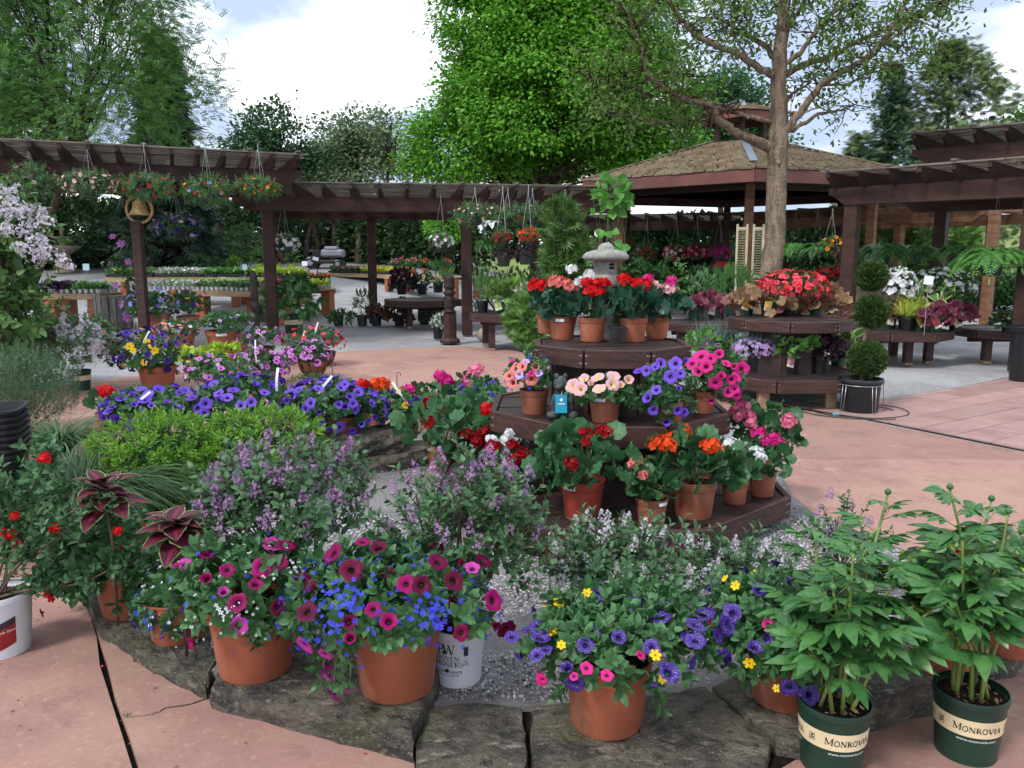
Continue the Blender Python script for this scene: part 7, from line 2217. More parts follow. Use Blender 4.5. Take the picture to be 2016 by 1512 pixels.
P_ = np.array([atY(x, y, ck[1] - .15) for x, y in ((228, 563), (240, 598), (252, 515), (222, 466), (238, 480), (250, 625))]) - ck
flowers(ct, rsK, 'daisy', 'stripe', .10, P_, np.tile((0, -.8, .4), (len(P_), 1)), True, 'flower', .3)

# bell on its post
bp_ = at(288, 690, 0); bp_ = np.array((bp_[0], bp_[1], 0))
bell = thing('bell_post', 'brass coloured farm bell in a yoke on a brown post', 'bell', bp_)
s_ = ppm(bp_ + UP * 1.5)
zz = lambda py: atY(275, py, bp_[1])[2]
topx = atY(270, 450, bp_[1])[0] - bp_[0]; cxb = atY(274, 408, bp_[1])[0] - bp_[0]
part('post', bar((0, 0, 0), (topx, 0, zz(440)), 17.5 / s_, 17.5 / s_, up=(0, 1, 0), b=.008), [WOOD], bell)
part('post_cap', bar((topx, 0, zz(458)), (topx, 0, zz(436)), 20 / s_, 20 / s_, up=(0, 1, 0), b=.006), [WOODP], bell)
zc_ = zz(412); R0 = 25 / s_
aa = np.linspace(-.5 * math.pi, 1.5 * math.pi, 33)
part('yoke_ring', tube(np.stack([cxb + R0 * np.cos(aa), 0 * aa, zc_ + R0 * 1.02 * np.sin(aa)], 1), np.full(33, 3.0 / s_), 8), [BRONZE], bell, True)
part('yoke_arm', bar((cxb - R0 * .98, 0, zz(397)), (cxb - R0 * .5, 0, zz(390)), .02, .028), [BRONZE], bell)
part('yoke_arm', bar((cxb + R0 * .98, 0, zz(397)), (cxb + R0 * .5, 0, zz(390)), .02, .028), [BRONZE], bell)
bz = zz(424)
part('bell', xf(lathe([(19.5 / s_, 0), (20 / s_, .006), (17 / s_, 6 / s_), (13.5 / s_, 12 / s_), (12.5 / s_, 20 / s_), (11.5 / s_, 25 / s_), (8 / s_, 28 / s_), (3 / s_, 29.5 / s_), (2.4 / s_, 34 / s_), (.001, 35 / s_)], 28, False), None, (cxb, 0, bz)), [BRONZE], bell, True)
part('clapper', xf(lathe([(.001, 0), (.016, .01), (.02, .03), (.008, .05), (.006, .12), (.001, .12)], 10, False), None, (cxb, 0, bz - .01)), [WIRE], bell, True)

# carved tiki posts
def carved(label, px, y0, y1, y, w_px, seed, base=False):
	rs = np.random.default_rng(seed)
	b = atY(px, y1, y); b[2] = 0.0
	t_ = thing('carved_post', label, 'carving', b, 'dark carved posts')
	H = atY(px, y0, y)[2]; s_ = ppm(b); R0 = w_px / 2 / s_
	z0 = 0.0
	if base:
		part('plinth', lathe([(R0 * 1.9, 0), (R0 * 1.9, .05), (R0 * 1.5, .09)], 8, True, True), [WOODP], t_)
		z0 = .09
		part('pedestal', lathe([(R0 * 1.25, z0), (R0 * 1.2, H * .42), (R0 * 1.3, H * .44)], 8, True, True), [WOODP], t_)
		z0 = H * .44
	zs_ = np.linspace(z0, H, 30)
	prof = [(R0 * (1 + .20 * math.sin(i * 1.35) * (.5 + .5 * math.cos(i * .4)) + rs.normal(0, .04)), z) for i, z in enumerate(zs_)]
	prof[-1] = (.01, H); prof[-2] = (R0 * .6, prof[-2][1])
	part('carving', lathe(prof, 12, True), [solidm('carved_dark_wood', (.035, .022, .016), c2=(.012, .008, .007), scale=18, rough=.6, bump=.6, bscale=30)], t_, True)
carved('dark turned carved pole left of the square middle post', 505, 533, 660, 13.9, 15, 1)
carved('dark carved figure on an octagonal pedestal beside the walkway post', 886, 540, 675, 14.4, 21, 2, True)

# ------------------------------------------------------------------ hanging baskets
HB = [((15, 325, 108, 388), 'basket of dark red petunias at the far left of the pergola', [('calib', 'crimson', 16, 9, True), ('calib', 'palepink', 12, 8, True)], 12.55, 191),
	  ((125, 335, 228, 386), 'basket of pale pink calibrachoa with dark eyes on the left pergola', [('calib', 'palepink', 46, 9, True)], 12.75, 192),
	  ((235, 347, 342, 392), 'basket of rust red calibrachoa directly above the bell', [('calib', 'rust', 34, 8, True), ('calib', 'red', 8, 8, True)], 12.95, 193),
	  ((365, 350, 452, 402), 'basket of mixed orange and violet calibrachoa right of the bell', [('calib', 'gold', 14, 8, True), ('calib', 'rust', 18, 8, True), ('calib', 'bluevi', 10, 8, True)], 13.2, 194),
	  ((466, 350, 557, 392), 'basket of red and gold calibrachoa at the pergola corner', [('calib', 'gold', 22, 8, True), ('calib', 'rust', 24, 8, True)], 13.5, 195)]
for bb, lab, fl, y, sd in HB:
	basket(lab, bb, y, fl, sprigpx=16, n=260, seed=sd, hang=atY((bb[0] + bb[2]) / 2, 292, y)[2], group='five baskets on the left pergola', potw=.42)
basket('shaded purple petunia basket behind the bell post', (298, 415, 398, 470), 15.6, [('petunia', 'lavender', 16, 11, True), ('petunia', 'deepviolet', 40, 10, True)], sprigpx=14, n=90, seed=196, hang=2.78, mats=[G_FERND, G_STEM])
for bb, lab, fl, y, sd in (((895, 403, 976, 442), 'basket of pale pink calibrachoa beside the walkway post', [('calib', 'palepink', 26, 7, True)], 14.2, 197), ((962, 405, 1038, 445), 'basket of rusty calibrachoa second from the walkway post', [('calib', 'rust', 20, 7, True)], 14.3, 198),
						   ((1015, 402, 1082, 442), 'basket of red calibrachoa and white petunias third from the walkway post', [('calib', 'rust', 16, 7, True), ('petunia', 'white', 7, 9, True)], 14.4, 199), ((1082, 405, 1142, 442), 'basket of white petunias fourth from the walkway post', [('petunia', 'white', 7, 9, True), ('calib', 'rust', 8, 6, True)], 14.6, 200)):
	basket(lab, bb, y, fl, sprigpx=14, n=190, seed=sd, hang=2.66, group='row of baskets on the middle pergola', potw=.42)
def fern(label, bb, y, seed, hang, mats, n=90, size=34, group='hanging ferns', kind='hang'):
	rs = np.random.default_rng(seed)
	c, r = box_mound(y, bb, .9); s_ = ppm(c)
	d = r[0] * .7; h = d * .6
	b = np.array((c[0], c[1], c[2] + r[2] * .12 - h))
	root = thing('hanging_fern', label, 'fern', b, group)
	pot(root, kind, d, h, seg=18)
	k = n * 2
	a = rs.uniform(0, 6.28, k)
	D_ = np.stack([np.cos(a), np.sin(a), rs.uniform(.3, 3.0, k)], 1)
	P_ = np.stack([np.cos(a) * d * .3, np.sin(a) * d * .3, np.full(k, h)], 1)
	L_ = r[0] * 1.3 * rs.uniform(.45, 1.1, k)
	mb = MB().scatter(FERN, P_, frames(unit(D_), UP + D_ * .2), L_)
	W = mb.V[0]; t = np.tile(FERN[0][:, 2], k); W[:, 2] -= np.repeat(L_, len(FERN[0])) * t ** 2.2 * .85
	o = link('fronds', mb.mesh('fronds', mats), root); o['kind'] = 'stuff'
	mb = MB()
	for q in range(3):
		t = 2.1 * q
		mb.add(tube([(d / 2 * math.sin(t), d / 2 * math.cos(t), h), (0, 0, hang - b[2])], .0028, 4))
	link('hanger_wire', mb.mesh('hanger_wire', [WIRE]), root)
fern('dark hanging fern right of the walkway post', (915, 440, 985, 530), 16.2, 211, 2.6, [G_FERND])
fern('hanging fern left of the pruned oak trunk', (1498, 470, 1560, 535), 17.0, 212, 2.5, [G_FERN])
fern('hanging fern just right of the pruned oak trunk', (1535, 458, 1590, 530), 16.6, 213, 2.5, [G_FERN])
fern('wide hanging fern between the oak trunk and the orange begonia', (1572, 458, 1640, 535), 16.2, 214, 2.5, [G_FERND])
fern('hanging fern behind the near right post', (1690, 465, 1790, 545), 13.6, 215, 2.4, [G_FERND])
fern('hanging fern in the middle of the right pergola', (1760, 465, 1850, 545), 13.9, 216, 2.4, [G_FERND])
fern('small dark hanging fern beside the rear right post', (1845, 470, 1915, 530), 13.2, 217, 2.4, [G_FERND])
fern('big bright hanging fern nearest the right edge', (1885, 455, 2020, 590), 10.9, 218, 2.35, [G_FERN], 120)
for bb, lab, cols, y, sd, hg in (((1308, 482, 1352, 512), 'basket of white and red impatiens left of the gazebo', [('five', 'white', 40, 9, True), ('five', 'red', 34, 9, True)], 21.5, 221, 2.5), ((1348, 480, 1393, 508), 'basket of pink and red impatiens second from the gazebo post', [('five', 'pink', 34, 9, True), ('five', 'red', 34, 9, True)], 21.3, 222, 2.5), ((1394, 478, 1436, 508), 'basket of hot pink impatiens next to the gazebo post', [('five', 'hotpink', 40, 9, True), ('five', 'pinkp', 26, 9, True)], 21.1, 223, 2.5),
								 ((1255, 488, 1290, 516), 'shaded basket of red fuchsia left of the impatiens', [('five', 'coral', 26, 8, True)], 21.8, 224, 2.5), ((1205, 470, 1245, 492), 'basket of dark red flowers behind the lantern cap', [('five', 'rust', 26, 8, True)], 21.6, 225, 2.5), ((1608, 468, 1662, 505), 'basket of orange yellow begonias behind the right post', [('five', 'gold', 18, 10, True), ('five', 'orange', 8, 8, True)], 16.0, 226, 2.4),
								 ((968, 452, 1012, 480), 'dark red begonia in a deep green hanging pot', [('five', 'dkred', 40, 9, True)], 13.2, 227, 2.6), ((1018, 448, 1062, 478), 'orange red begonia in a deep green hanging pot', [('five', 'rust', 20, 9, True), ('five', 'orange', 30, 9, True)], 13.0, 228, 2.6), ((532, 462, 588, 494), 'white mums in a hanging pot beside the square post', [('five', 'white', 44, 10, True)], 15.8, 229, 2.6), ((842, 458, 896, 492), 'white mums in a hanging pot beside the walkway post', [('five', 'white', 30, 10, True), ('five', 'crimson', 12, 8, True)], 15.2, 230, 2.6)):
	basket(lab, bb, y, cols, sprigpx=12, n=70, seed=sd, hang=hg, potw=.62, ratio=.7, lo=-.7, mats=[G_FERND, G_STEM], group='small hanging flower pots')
for bb, lab, y, sd in (((970, 492, 1014, 520), 'black leaved plant in the lower left hanging pot', 13.3, 231), ((1012, 488, 1056, 516), 'black leaved plant in the lower right hanging pot', 13.1, 232)):
	basket(lab, bb, y, [], sprigpx=13, n=70, seed=sd, hang=None, potw=.7, ratio=.8, lo=-.3, mats=[G_HEUD, G_STEM], group='small hanging flower pots')

# ------------------------------------------------------------------ two tier stand at the right
zA, zB = .875 - .012, .31 - .012
GS = 'perennials on the two tier stand'
rsE = np.random.default_rng(86)
az = small_pot('red azalea mound crowning the two tier stand', 1560, 622, zA, 'black', 60, (1478, 534, 1622, 600), OV, [G_SHR], 12, 260, 601, GS, 'potted_azalea', 'azalea', fl=[('five', 'coral', 210, 13, False), ('five', 'red', 60, 12, False)], lo=-.2)
for i, (bx, by, bb, tg) in enumerate(((1472, 622, (1440, 568, 1510, 620), ('gold', .35)), (1515, 624, (1480, 572, 1550, 626), ('gold', .2)), (1562, 622, (1535, 580, 1590, 628), ('green', -.5)), (1610, 622, (1570, 575, 1632, 626), None), (1640, 620, (1605, 572, 1662, 618), None))):
	small_pot('caramel heuchera, ' + ['leftmost on the upper shelf with a gold tag', 'second on the upper shelf with a gold tag', 'middle of the upper shelf with a green tag', 'fourth on the upper shelf without a tag', 'rightmost on the upper shelf'][i], bx, by, zA, 'green', 30, bb, HEUL, [G_HEUT], 22, 46, 610 + i, 'caramel heucheras', 'potted_heuchera', 'heuchera', tagc=tg, objs=True, pname='leaf', lo=-.5, jit=.3, out=.5)
for i, (bx, by, bb, T, mats, lp, n, lab, fl, nm, wh, kd) in enumerate((
		(1395, 722, (1345, 650, 1420, 705), leaf(.6, .2, .3), [G_HOS], 16, 90, 'broad leaved green perennial at the left of the lower shelf', [], 'hosta', False, 'green'),
		(1405, 716, (1362, 655, 1440, 712), BLADES, [G_GRY], 34, 420, 'lavender pink dianthus cushion, left one on the lower shelf', [('floret', 'lavender', 240, 9, False)], 'dianthus', False, 'black'),
		(1440, 722, (1415, 668, 1470, 712), leaf(.6, .2, .3), [G_HOS], 15, 60, 'small glossy leaved balloon flower between the dianthus', [('five', 'lavender', 2, 12, True)], 'balloon_flower', False, 'green'),
		(1490, 732, (1452, 655, 1545, 714), BLADES, [G_GRY], 34, 520, 'large lavender pink dianthus cushion in the middle of the lower shelf', [('floret', 'lavender', 330, 10, False)], 'dianthus', False, 'black'),
		(1560, 738, (1530, 655, 1605, 718), HEUL, [g('columbine_leaf', (.11, .25, .045), (.19, .36, .08), .3)], 13, 110, 'light green columbine with a picture tag on the lower shelf', [], 'columbine', False, 'black'),
		(1545, 725, (1525, 665, 1560, 710), HEUL, [G_HEUD], 13, 40, 'black leaved heuchera behind the columbine', [], 'heuchera', False, 'black'),
		(1620, 738, (1595, 662, 1665, 718), HEUL, [G_HEUD], 15, 90, 'dark purple heuchera in a labelled black pot on the lower shelf', [], 'heuchera', False, 'black'),
		(1655, 722, (1640, 655, 1690, 705), HOSTV, [G_HOS, G_HOSV], 30, 30, 'cream edged hosta behind the topiary', [], 'hosta', False, 'green'),
		(1605, 715, (1590, 650, 1650, 690), leaf(.6, .2, .3), [G_HOS], 16, 40, 'green hosta at the back of the lower shelf', [], 'hosta', False, 'green'))):
	small_pot(lab, bx, by, zB, kd, 34, bb, T, mats, lp, n, 630 + i, GS, 'potted_' + nm, nm.replace('_', ' '), fl=fl, tagc='pink' if i == 4 else None, jit=.3, lo=-.5 if T is not BLADES else -.1, up=.35 if T is not BLADES else 1.2, out=.5 if T is not BLADES else .45, ratio=1.0)
for i, (bx, by, bb) in enumerate(((1368, 630, (1345, 585, 1395, 622)), (1405, 628, (1372, 580, 1425, 620)), (1440, 625, (1420, 590, 1470, 622)))):
	small_pot(['plum pink heuchera at the left end of the rear bench', 'plum pink heuchera with a picture tag on the rear bench', 'plum pink heuchera at the right end of the rear bench'][i], bx, by, .59, 'green', 26, bb, HEUL, [G_HEUP], 14, 60, 650 + i, 'plum heucheras', 'potted_heuchera', 'heuchera', tagc='pink' if i == 1 else None, lo=-.4)
small_pot('tall pale green butterfly bush behind the plum heucheras', 1395, 612, .59, 'green', 30, (1355, 540, 1425, 605), LANCE, [g('pale_leaf', (.14, .24, .08), (.22, .34, .13), .3)], 18, 90, 655, None, 'potted_shrub', 'shrub', lo=-.5, up=.8)
small_pot('feathery green fern in front of the oak trunk', 1440, 612, .59, 'green', 30, (1400, 545, 1480, 610), FERN, [g('pale_fern', (.10, .22, .05), (.18, .32, .09), .3)], 34, 60, 656, None, 'potted_fern', 'fern', lo=-.4, up=.6)

# right bench
zC = .488
for i, (bx, by, bb, T, mats, lp, n, lab, fl, nm, kd, tg) in enumerate((
		(1785, 648, (1738, 530, 1800, 600), OV, [G_SHR], 11, 160, 'white azalea in full bloom beside the topiary', [('five', 'white', 90, 15, False)], 'azalea', 'black', None),
		(1845, 638, (1795, 530, 1912, 600), OV, [G_SHR], 11, 320, 'broad white rhododendron behind the price sign', [('five', 'white', 110, 12, False)], 'rhododendron', 'black', None),
		(1790, 652, (1765, 608, 1815, 635), BLADES, [G_GOLDG], 34, 200, 'golden grass in a black pot with a white label', [], 'golden_grass', 'black', None),
		(1815, 652, (1797, 605, 1838, 635), HOST, [g('gold_hosta', (.30, .38, .06), (.42, .48, .12), .3)], 24, 26, 'yellow green hosta with a gold tag', [], 'hosta', 'green', ('gold', -.5)),
		(1845, 655, (1825, 605, 1880, 642), HEUL, [G_HEUP], 15, 70, 'plum heuchera with a red tag in the middle of the right bench', [], 'heuchera', 'green', ('red', -.4)),
		(1885, 652, (1855, 600, 1918, 640), HEUL, [G_HEUP], 15, 90, 'plum heuchera at the right end of the right bench', [], 'heuchera', 'black', ('cream', -.4)),
		(1755, 648, (1738, 600, 1772, 640), HEUL, [G_HEUB], 13, 50, 'bronze heuchera at the left end of the right bench', [], 'heuchera', 'green', ('cream', .2)),
		(1840, 640, (1800, 570, 1885, 610), HOSTV, [G_HOS, G_HOSV], 34, 40, 'variegated blue hosta at the back of the right bench', [], 'hosta', 'green', None),
		(1990, 655, (1955, 615, 2010, 650), OV, [G_SHR], 14, 120, 'leafy green plant on the bench at the right edge', [('five', 'coral', 5, 9, True)], 'perennial', 'black', None))):
	root_ = small_pot(lab, bx, by, zC, kd, 26, bb, T, mats, lp, n, 670 + i, 'plants on the right bench', 'potted_' + nm, nm.replace('_', ' '), fl=fl, tagc=tg, lo=-.45 if T is not BLADES else 0, up=.35 if T is not BLADES else 1.2, out=.7 if T is not BLADES else .6)
sg = at(1828, 600, .5); sgo = thing('price_sign', 'small white price sign on a stake among the white azaleas', 'sign', (sg[0] - .9, 10.9, .49))
zs_ = atY(1828, 552, 10.9)[2] - .49
sgo.location.x = float(atY(1828, 552, 10.9)[0])
part('stake', tube([(0, 0, 0), (0, 0, zs_)], .005, 5), [WIREG], sgo)
part('sign_card', xf(cbox(.13, .006, .12, .002), roty(.12), (0, -.005, zs_)), [PAPER], sgo)

# topiary in a black tub with wire legs
tb = at(1708, 815, 0); s_ = ppm(tb)
tb = tb + np.array((0, .2, 0))
tr = thing('ball_topiary', 'three ball arborvitae topiary in a black tub on the paving', 'topiary', tb)
d = 84 / s_; h = 66 / s_
prof = [(d * .41, 0), (d * .42, .01), (d * .455, h * .86), (d * .46, h * .86), (d * .51, h * .88), (d * .515, h * .95), (d * .50, h), (d * .45, h), (d * .44, h * .9)]
q = part('tub', shell(prof, .008, 40), [BLACKP], tr, True); sharp(q)
part('soil', soil_disc(d * .44, h * .9), [SOIL], tr, True)
rsT = np.random.default_rng(87)
part('trunk', tube([(0, 0, h * .8), (.01, 0, .9), (0, 0, atY(1718, 540, tb[1])[2])], [.022, .02, .014], 8), [BARK], tr, True)
for bb in ((1668, 668, 1746, 745), (1683, 582, 1749, 648), (1686, 512, 1747, 574)):
	c, r = box_mound(tb[1], bb, 1.0); c = c - tb; r = r * .87
	mb = MB()
	k = 4200
	dd = sphere_dirs(rsT, k, -1)
	f = .6 + .42 * rsT.uniform(0, 1, k) ** .45
	P_ = c + dd * r * f[:, None]
	mb.scatter(FANS, P_, frames(unit(dd + rsT.normal(0, .35, dd.shape) + UP * .3), rsT.normal(0, 1, dd.shape)), .032 * rsT.uniform(.6, 1.3, k))
	o = link('foliage_ball', mb.mesh('foliage_ball', [G_TOP]), tr); o['kind'] = 'stuff'
wl_ = thing('wire_support', 'galvanised wire ring legs round the black topiary tub', 'wire stand', tb)
aa = np.linspace(0, 2 * math.pi, 33)
rr = d * .50
part('ring', tube(np.stack([rr * np.cos(aa), rr * np.sin(aa), 0 * aa + h * .82], 1), .004, 5), [WIREG], wl_, True)
for a in (-2.75, -1.35, -.35, 1.6):
	p0 = np.array((rr * math.cos(a), rr * math.sin(a), h * .82)); o_ = np.array((-math.sin(a), math.cos(a), 0)) * .022
	q1, q2 = np.array((rr * 1.09 * math.cos(a), rr * 1.09 * math.sin(a), .004)), None
	part('leg', [tube([p0 - o_, q1 - o_ * .7], .0035, 5), tube([p0 + o_, q1 + o_ * .7], .0035, 5), tube([q1 - o_ * .7, q1 + o_ * .7], .0035, 5)], [WIREG], wl_, True)
hz = thing('drip_hose', 'thin black hose coiled on the paving round the topiary tub', 'hose', (tb[0], tb[1], 0))
aa = np.linspace(0, 3.6 * math.pi, 60)
part('hose', tube(np.stack([(.38 + .02 * aa) * np.cos(aa) - .05, (.34 + .012 * aa) * np.sin(aa) - .05, np.full(60, .008) + .003 * (aa > 6.28)], 1), .005, 5), [WIRE], hz, True)
part('connector', xf(cbox(.06, .03, .025, .005), rotz(.3), (-.36, -.30, .014)), [solidm('blue_plastic', (.05, .35, .50))], hz)
pb = at(2010, 752, 0); po = thing('tall_planter', 'tall black tapered planter cut by the right edge', 'planter', (pb[0] + .08, pb[1] + .12, 0))
s_ = ppm(pb)
q = part('body', shell([(.13, 0), (.14, .01), (.165, .62), (.20, .63), (.205, .68), (.19, .69)], .01, 32), [BLACKP], po, True); sharp(q)

# ------------------------------------------------------------------ middle distance benches and far tables
GM = 'plants on the bench beyond the middle post'
for i, (bx, by, bb, T, mats, lp, n, lab, fl, nm, kd, z) in enumerate((
		(950, 616, (935, 545, 968, 600), BLADES, [G_HOS], 50, 60, 'upright strap leaved iris in a black pot at the left of the middle bench', [], 'iris', 'black', .588),
		(985, 618, (955, 555, 1010, 605), FANS, [G_ARB], 14, 200, 'golden green cypress with a lime tag on the middle bench', [], 'cypress', 'green', .588),
		(1012, 616, (985, 550, 1035, 604), FANS, [g('lime_cypress', (.20, .33, .04), (.32, .44, .08), .3)], 14, 180, 'lime green feathery cypress in the middle of the bench', [], 'cypress', 'green', .588),
		(1030, 622, (1010, 560, 1070, 610), OVN, [G_SIL], 10, 160, 'silvery variegated shrub at the right of the middle bench', [], 'shrub', 'black', .588))):
	small_pot(lab, bx, by, z, kd, 24, bb, T, mats, lp, n, 700 + i, GM, 'potted_' + nm, nm, fl=fl, lo=-.4 if T is not BLADES else 0, up=.5 if T is not BLADES else 1.4, out=.6 if T is not BLADES else .35, tagc=('green', -.3) if i == 1 else None)
bush('young_arborvitae', 'tall feathery arborvitae left of the stone lantern', 10.8, [(1062, 440, 1155, 590), (1085, 400, 1130, 480)], 900, FANS, .17, [G_ARBD], 711, zg=0.0, cat='shrub', up=.4, lump=.5)
bush('young_arborvitae', 'low spreading arborvitae below the middle bench', 8.9, [(1000, 590, 1090, 695)], 1300, FANS, .10, [G_ARB], 712, zg=0.0, cat='shrub')
rd_ = small_pot('slender redbud sapling with heart shaped leaves behind the lantern', 1205, 705, .0, 'black', 24, (1168, 352, 1245, 425), leaf(.95, .15, .25, (.25, .6), (1, .8)), [G_REDB], 17, 120, 713, None, 'redbud_sapling', 'sapling', lo=-.9)
_b = np.array(rd_.location)
P1 = [atY(x, y, _b[1]) - _b for x, y in ((1196, 560), (1195, 480), (1197, 430), (1205, 380))]
part('trunk', tube(spline([np.array((0, 0, .1))] + P1, 5), np.linspace(.018, .008, 21), 6), [BARK], rd_, True)
P2 = [atY(x, y, _b[1]) - _b for x, y in ((1200, 550), (1206, 470), (1216, 440), (1225, 400))]
part('trunk', tube(spline([np.array((.03, 0, .1))] + P2, 5), np.linspace(.014, .006, 21), 6), [BARK], rd_, True)
rsR = np.random.default_rng(88)
q = np.array([atY(x, y, _b[1] - .1) - _b for x, y in ((1185, 452), (1195, 456), (1205, 455), (1215, 485), (1225, 482), (1235, 480), (1212, 490), (1180, 450), (1222, 490))])
o = link('lower_leaves', MB().scatter(leaf(.95, .15, .25, (.25, .6), (1, .8)), q, frames(np.tile((0, -.4, -.7), (9, 1)) + rsR.normal(0, .4, (9, 3)), np.tile((0, -1, .3), (9, 1))), 19 / ppm(_b)).mesh('lower_leaves', [G_REDB], True), rd_); o['kind'] = 'stuff'
# shaded plants round the dark rear post
for i, (bx, by, bb, T, mats, lp, n, lab, fl, nm, kd, z) in enumerate((
		(665, 642, (645, 612, 700, 640), QUAD, [G_SHR], 9, 180, 'low round azalea at the foot of the dark rear post', [], 'azalea', 'black', 0),
		(712, 642, (690, 570, 735, 625), OVN, [G_SHR], 11, 120, 'airy green shrub in front of the dark rear post', [], 'shrub', 'green', 0),
		(740, 642, (722, 600, 765, 640), HEUL, [G_HEUB], 12, 80, 'bronze heuchera, left one on the ground by the rear post', [], 'heuchera', 'black', 0),
		(785, 642, (760, 596, 808, 642), HEUL, [G_HEUB], 13, 90, 'bronze heuchera, right one on the ground by the rear post', [], 'heuchera', 'black', 0),
		(790, 580, (770, 535, 815, 580), HEUL, [G_HEUD], 12, 90, 'dark burgundy heuchera on the shaded bench', [], 'heuchera', 'black', .61),
		(830, 580, (808, 540, 850, 580), OVN, [G_HEDGE], 11, 100, 'dark green plant in a black pot on the shaded bench', [], 'perennial', 'black', .61),
		(862, 576, (845, 530, 888, 572), FERN, [G_FERND], 24, 50, 'green fern at the end of the shaded bench', [], 'fern', 'black', .61),
		(862, 668, (850, 615, 882, 655), OVN, [G_SIL], 9, 80, 'white flecked plant in a black pot beside the carved figure', [('floret', 'white', 30, 6, False)], 'perennial', 'black', 0))):
	small_pot(lab, bx, by, z, kd, 22, bb, T, mats, lp, n, 720 + i, 'shaded plants behind the walkway', 'potted_' + nm, nm, fl=fl, lo=-.5)
rk = at(955, 672, 0); rko = thing('river_boulder', 'tan striped boulder at the foot of the walkway post', 'boulder', (rk[0], rk[1] + .1, 0))
rsk = np.random.default_rng(9)
V, F = lathe([(math.sin(t), -math.cos(t) * .9) for t in np.linspace(.08, math.pi - .08, 10)], 16, False)
V = V * (1 + rsk.normal(0, .035, (len(V), 1)))
part('rock', (V * np.array((.17, .13, .15)) + np.array((0, 0, .11)), F), [CASTT], rko, True)
bo = thing('stone_block', 'big mossy stone block under the shaded bench', 'boulder', (*at(845, 640, 0)[:2], 0))
part('rock', xf(cbox(.62, .4, .42, .06), rotz(.15), (0, .5, .21)), [STONE], bo)

# bedding flats on tables
def bedding(label, A, B, n_, t0, t1, s0, s1, foli, fl, seed, tray='white', group='bedding plant flats on the back tables', hgt=.11, T=OVN, lp=.07, dens=1.0):
	rs = np.random.default_rng(seed)
	if T is OVN: T = QL
	p = A + (B - A) * (t0 + t1) / 2 + n_ * (s0 + s1) / 2
	W = np.linalg.norm(B - A) * (t1 - t0) * .97; D_ = (s1 - s0) * .95
	d = unit((B - A)[None])[0]
	root = thing('bedding_flat', label, 'plant flat', (p[0], p[1], p[2] + .006), group, math.atan2(d[1], d[0]))
	m = WHITEP if tray == 'white' else BLACKP
	mb = MB(); nx_ = max(2, int(W / .12)); ny_ = max(2, int(D_ / .14))
	for i in range(nx_):
		for j in range(ny_):
			if tray != 'white' and 0 < j < ny_ - 1: continue
			x, y = -W / 2 + W * (i + .5) / nx_, -D_ / 2 + D_ * (j + .5) / ny_
			V, F = lathe([(.036, 0), (.05, .085), (.055, .09)], 8, True, True)
			mb.add((V, F), off=(x, y, 0))
	if tray != 'white': mb.add(xf(cbox(W, D_, .07, .01), None, (0, 0, .035)))
	link('cell_pots', mb.mesh('cell_pots', [m]), root)
	k = int(520 * W * D_ / .3 * dens)
	P_ = np.stack([rs.uniform(-W / 2, W / 2, k), rs.uniform(-D_ / 2, D_ / 2, k), .08 + hgt * rs.uniform(0, 1, k) ** 1.3], 1)
	mb = MB().scatter(T, P_, frames(UP * .7 + rs.normal(0, .6, (k, 3)), UP + rs.normal(0, .4, (k, 3))), lp * rs.uniform(.6, 1.3, k))
	o = link('foliage', mb.mesh('foliage', [foli], True), root); o['kind'] = 'stuff'
	for kd, col, q, size in fl:
		q = int(q * W)
		P_ = np.stack([rs.uniform(-W / 2, W / 2, q), rs.uniform(-D_ / 2, D_ / 2, q), .08 + hgt + rs.uniform(-.02, .03, q)], 1)
		flowers(root, rs, kd, col, size, P_, np.tile((0, -.4, 1), (q, 1)), False, 'bloom', .35)
T1 = table('table of lettuce and herb flats at the left with a thick orange leg', 76, 196, (578, 578), .75, 1.0, lw=.30)
T1e = table('long table of white celled bedding flats in the middle', 380, 560, (572, 575), .75, 2.2, lw=.26)
T2 = table('table end with red flowers left of the mower path', 545, 652, (556, 555), .78, 1.8, lw=.2)
T3 = table('far table of pink and orange flats behind the dark rear post', 644, 775, (537, 541), .95, 1.2, lw=.18)
T4 = table('high far table holding a row of small terracotta geraniums', 755, 895, (541, 545), .98, 1.0, lw=.16)
T5 = table('far table of red begonias at the left near the fountain', 248, 337, (497, 496), 1.85, 1.0, lw=.34, th=.12)
T6 = table('long low far bench of green perennials', 385, 610, (533, 531), 1.05, .9, lw=.18, group='low rear benches', nleg=4, leg=GREYBOARD)
T7 = table('middle row table of mixed flats behind the bell post', 205, 590, (546, 546), 1.0, 1.0, lw=.2, nleg=4)
k = 0
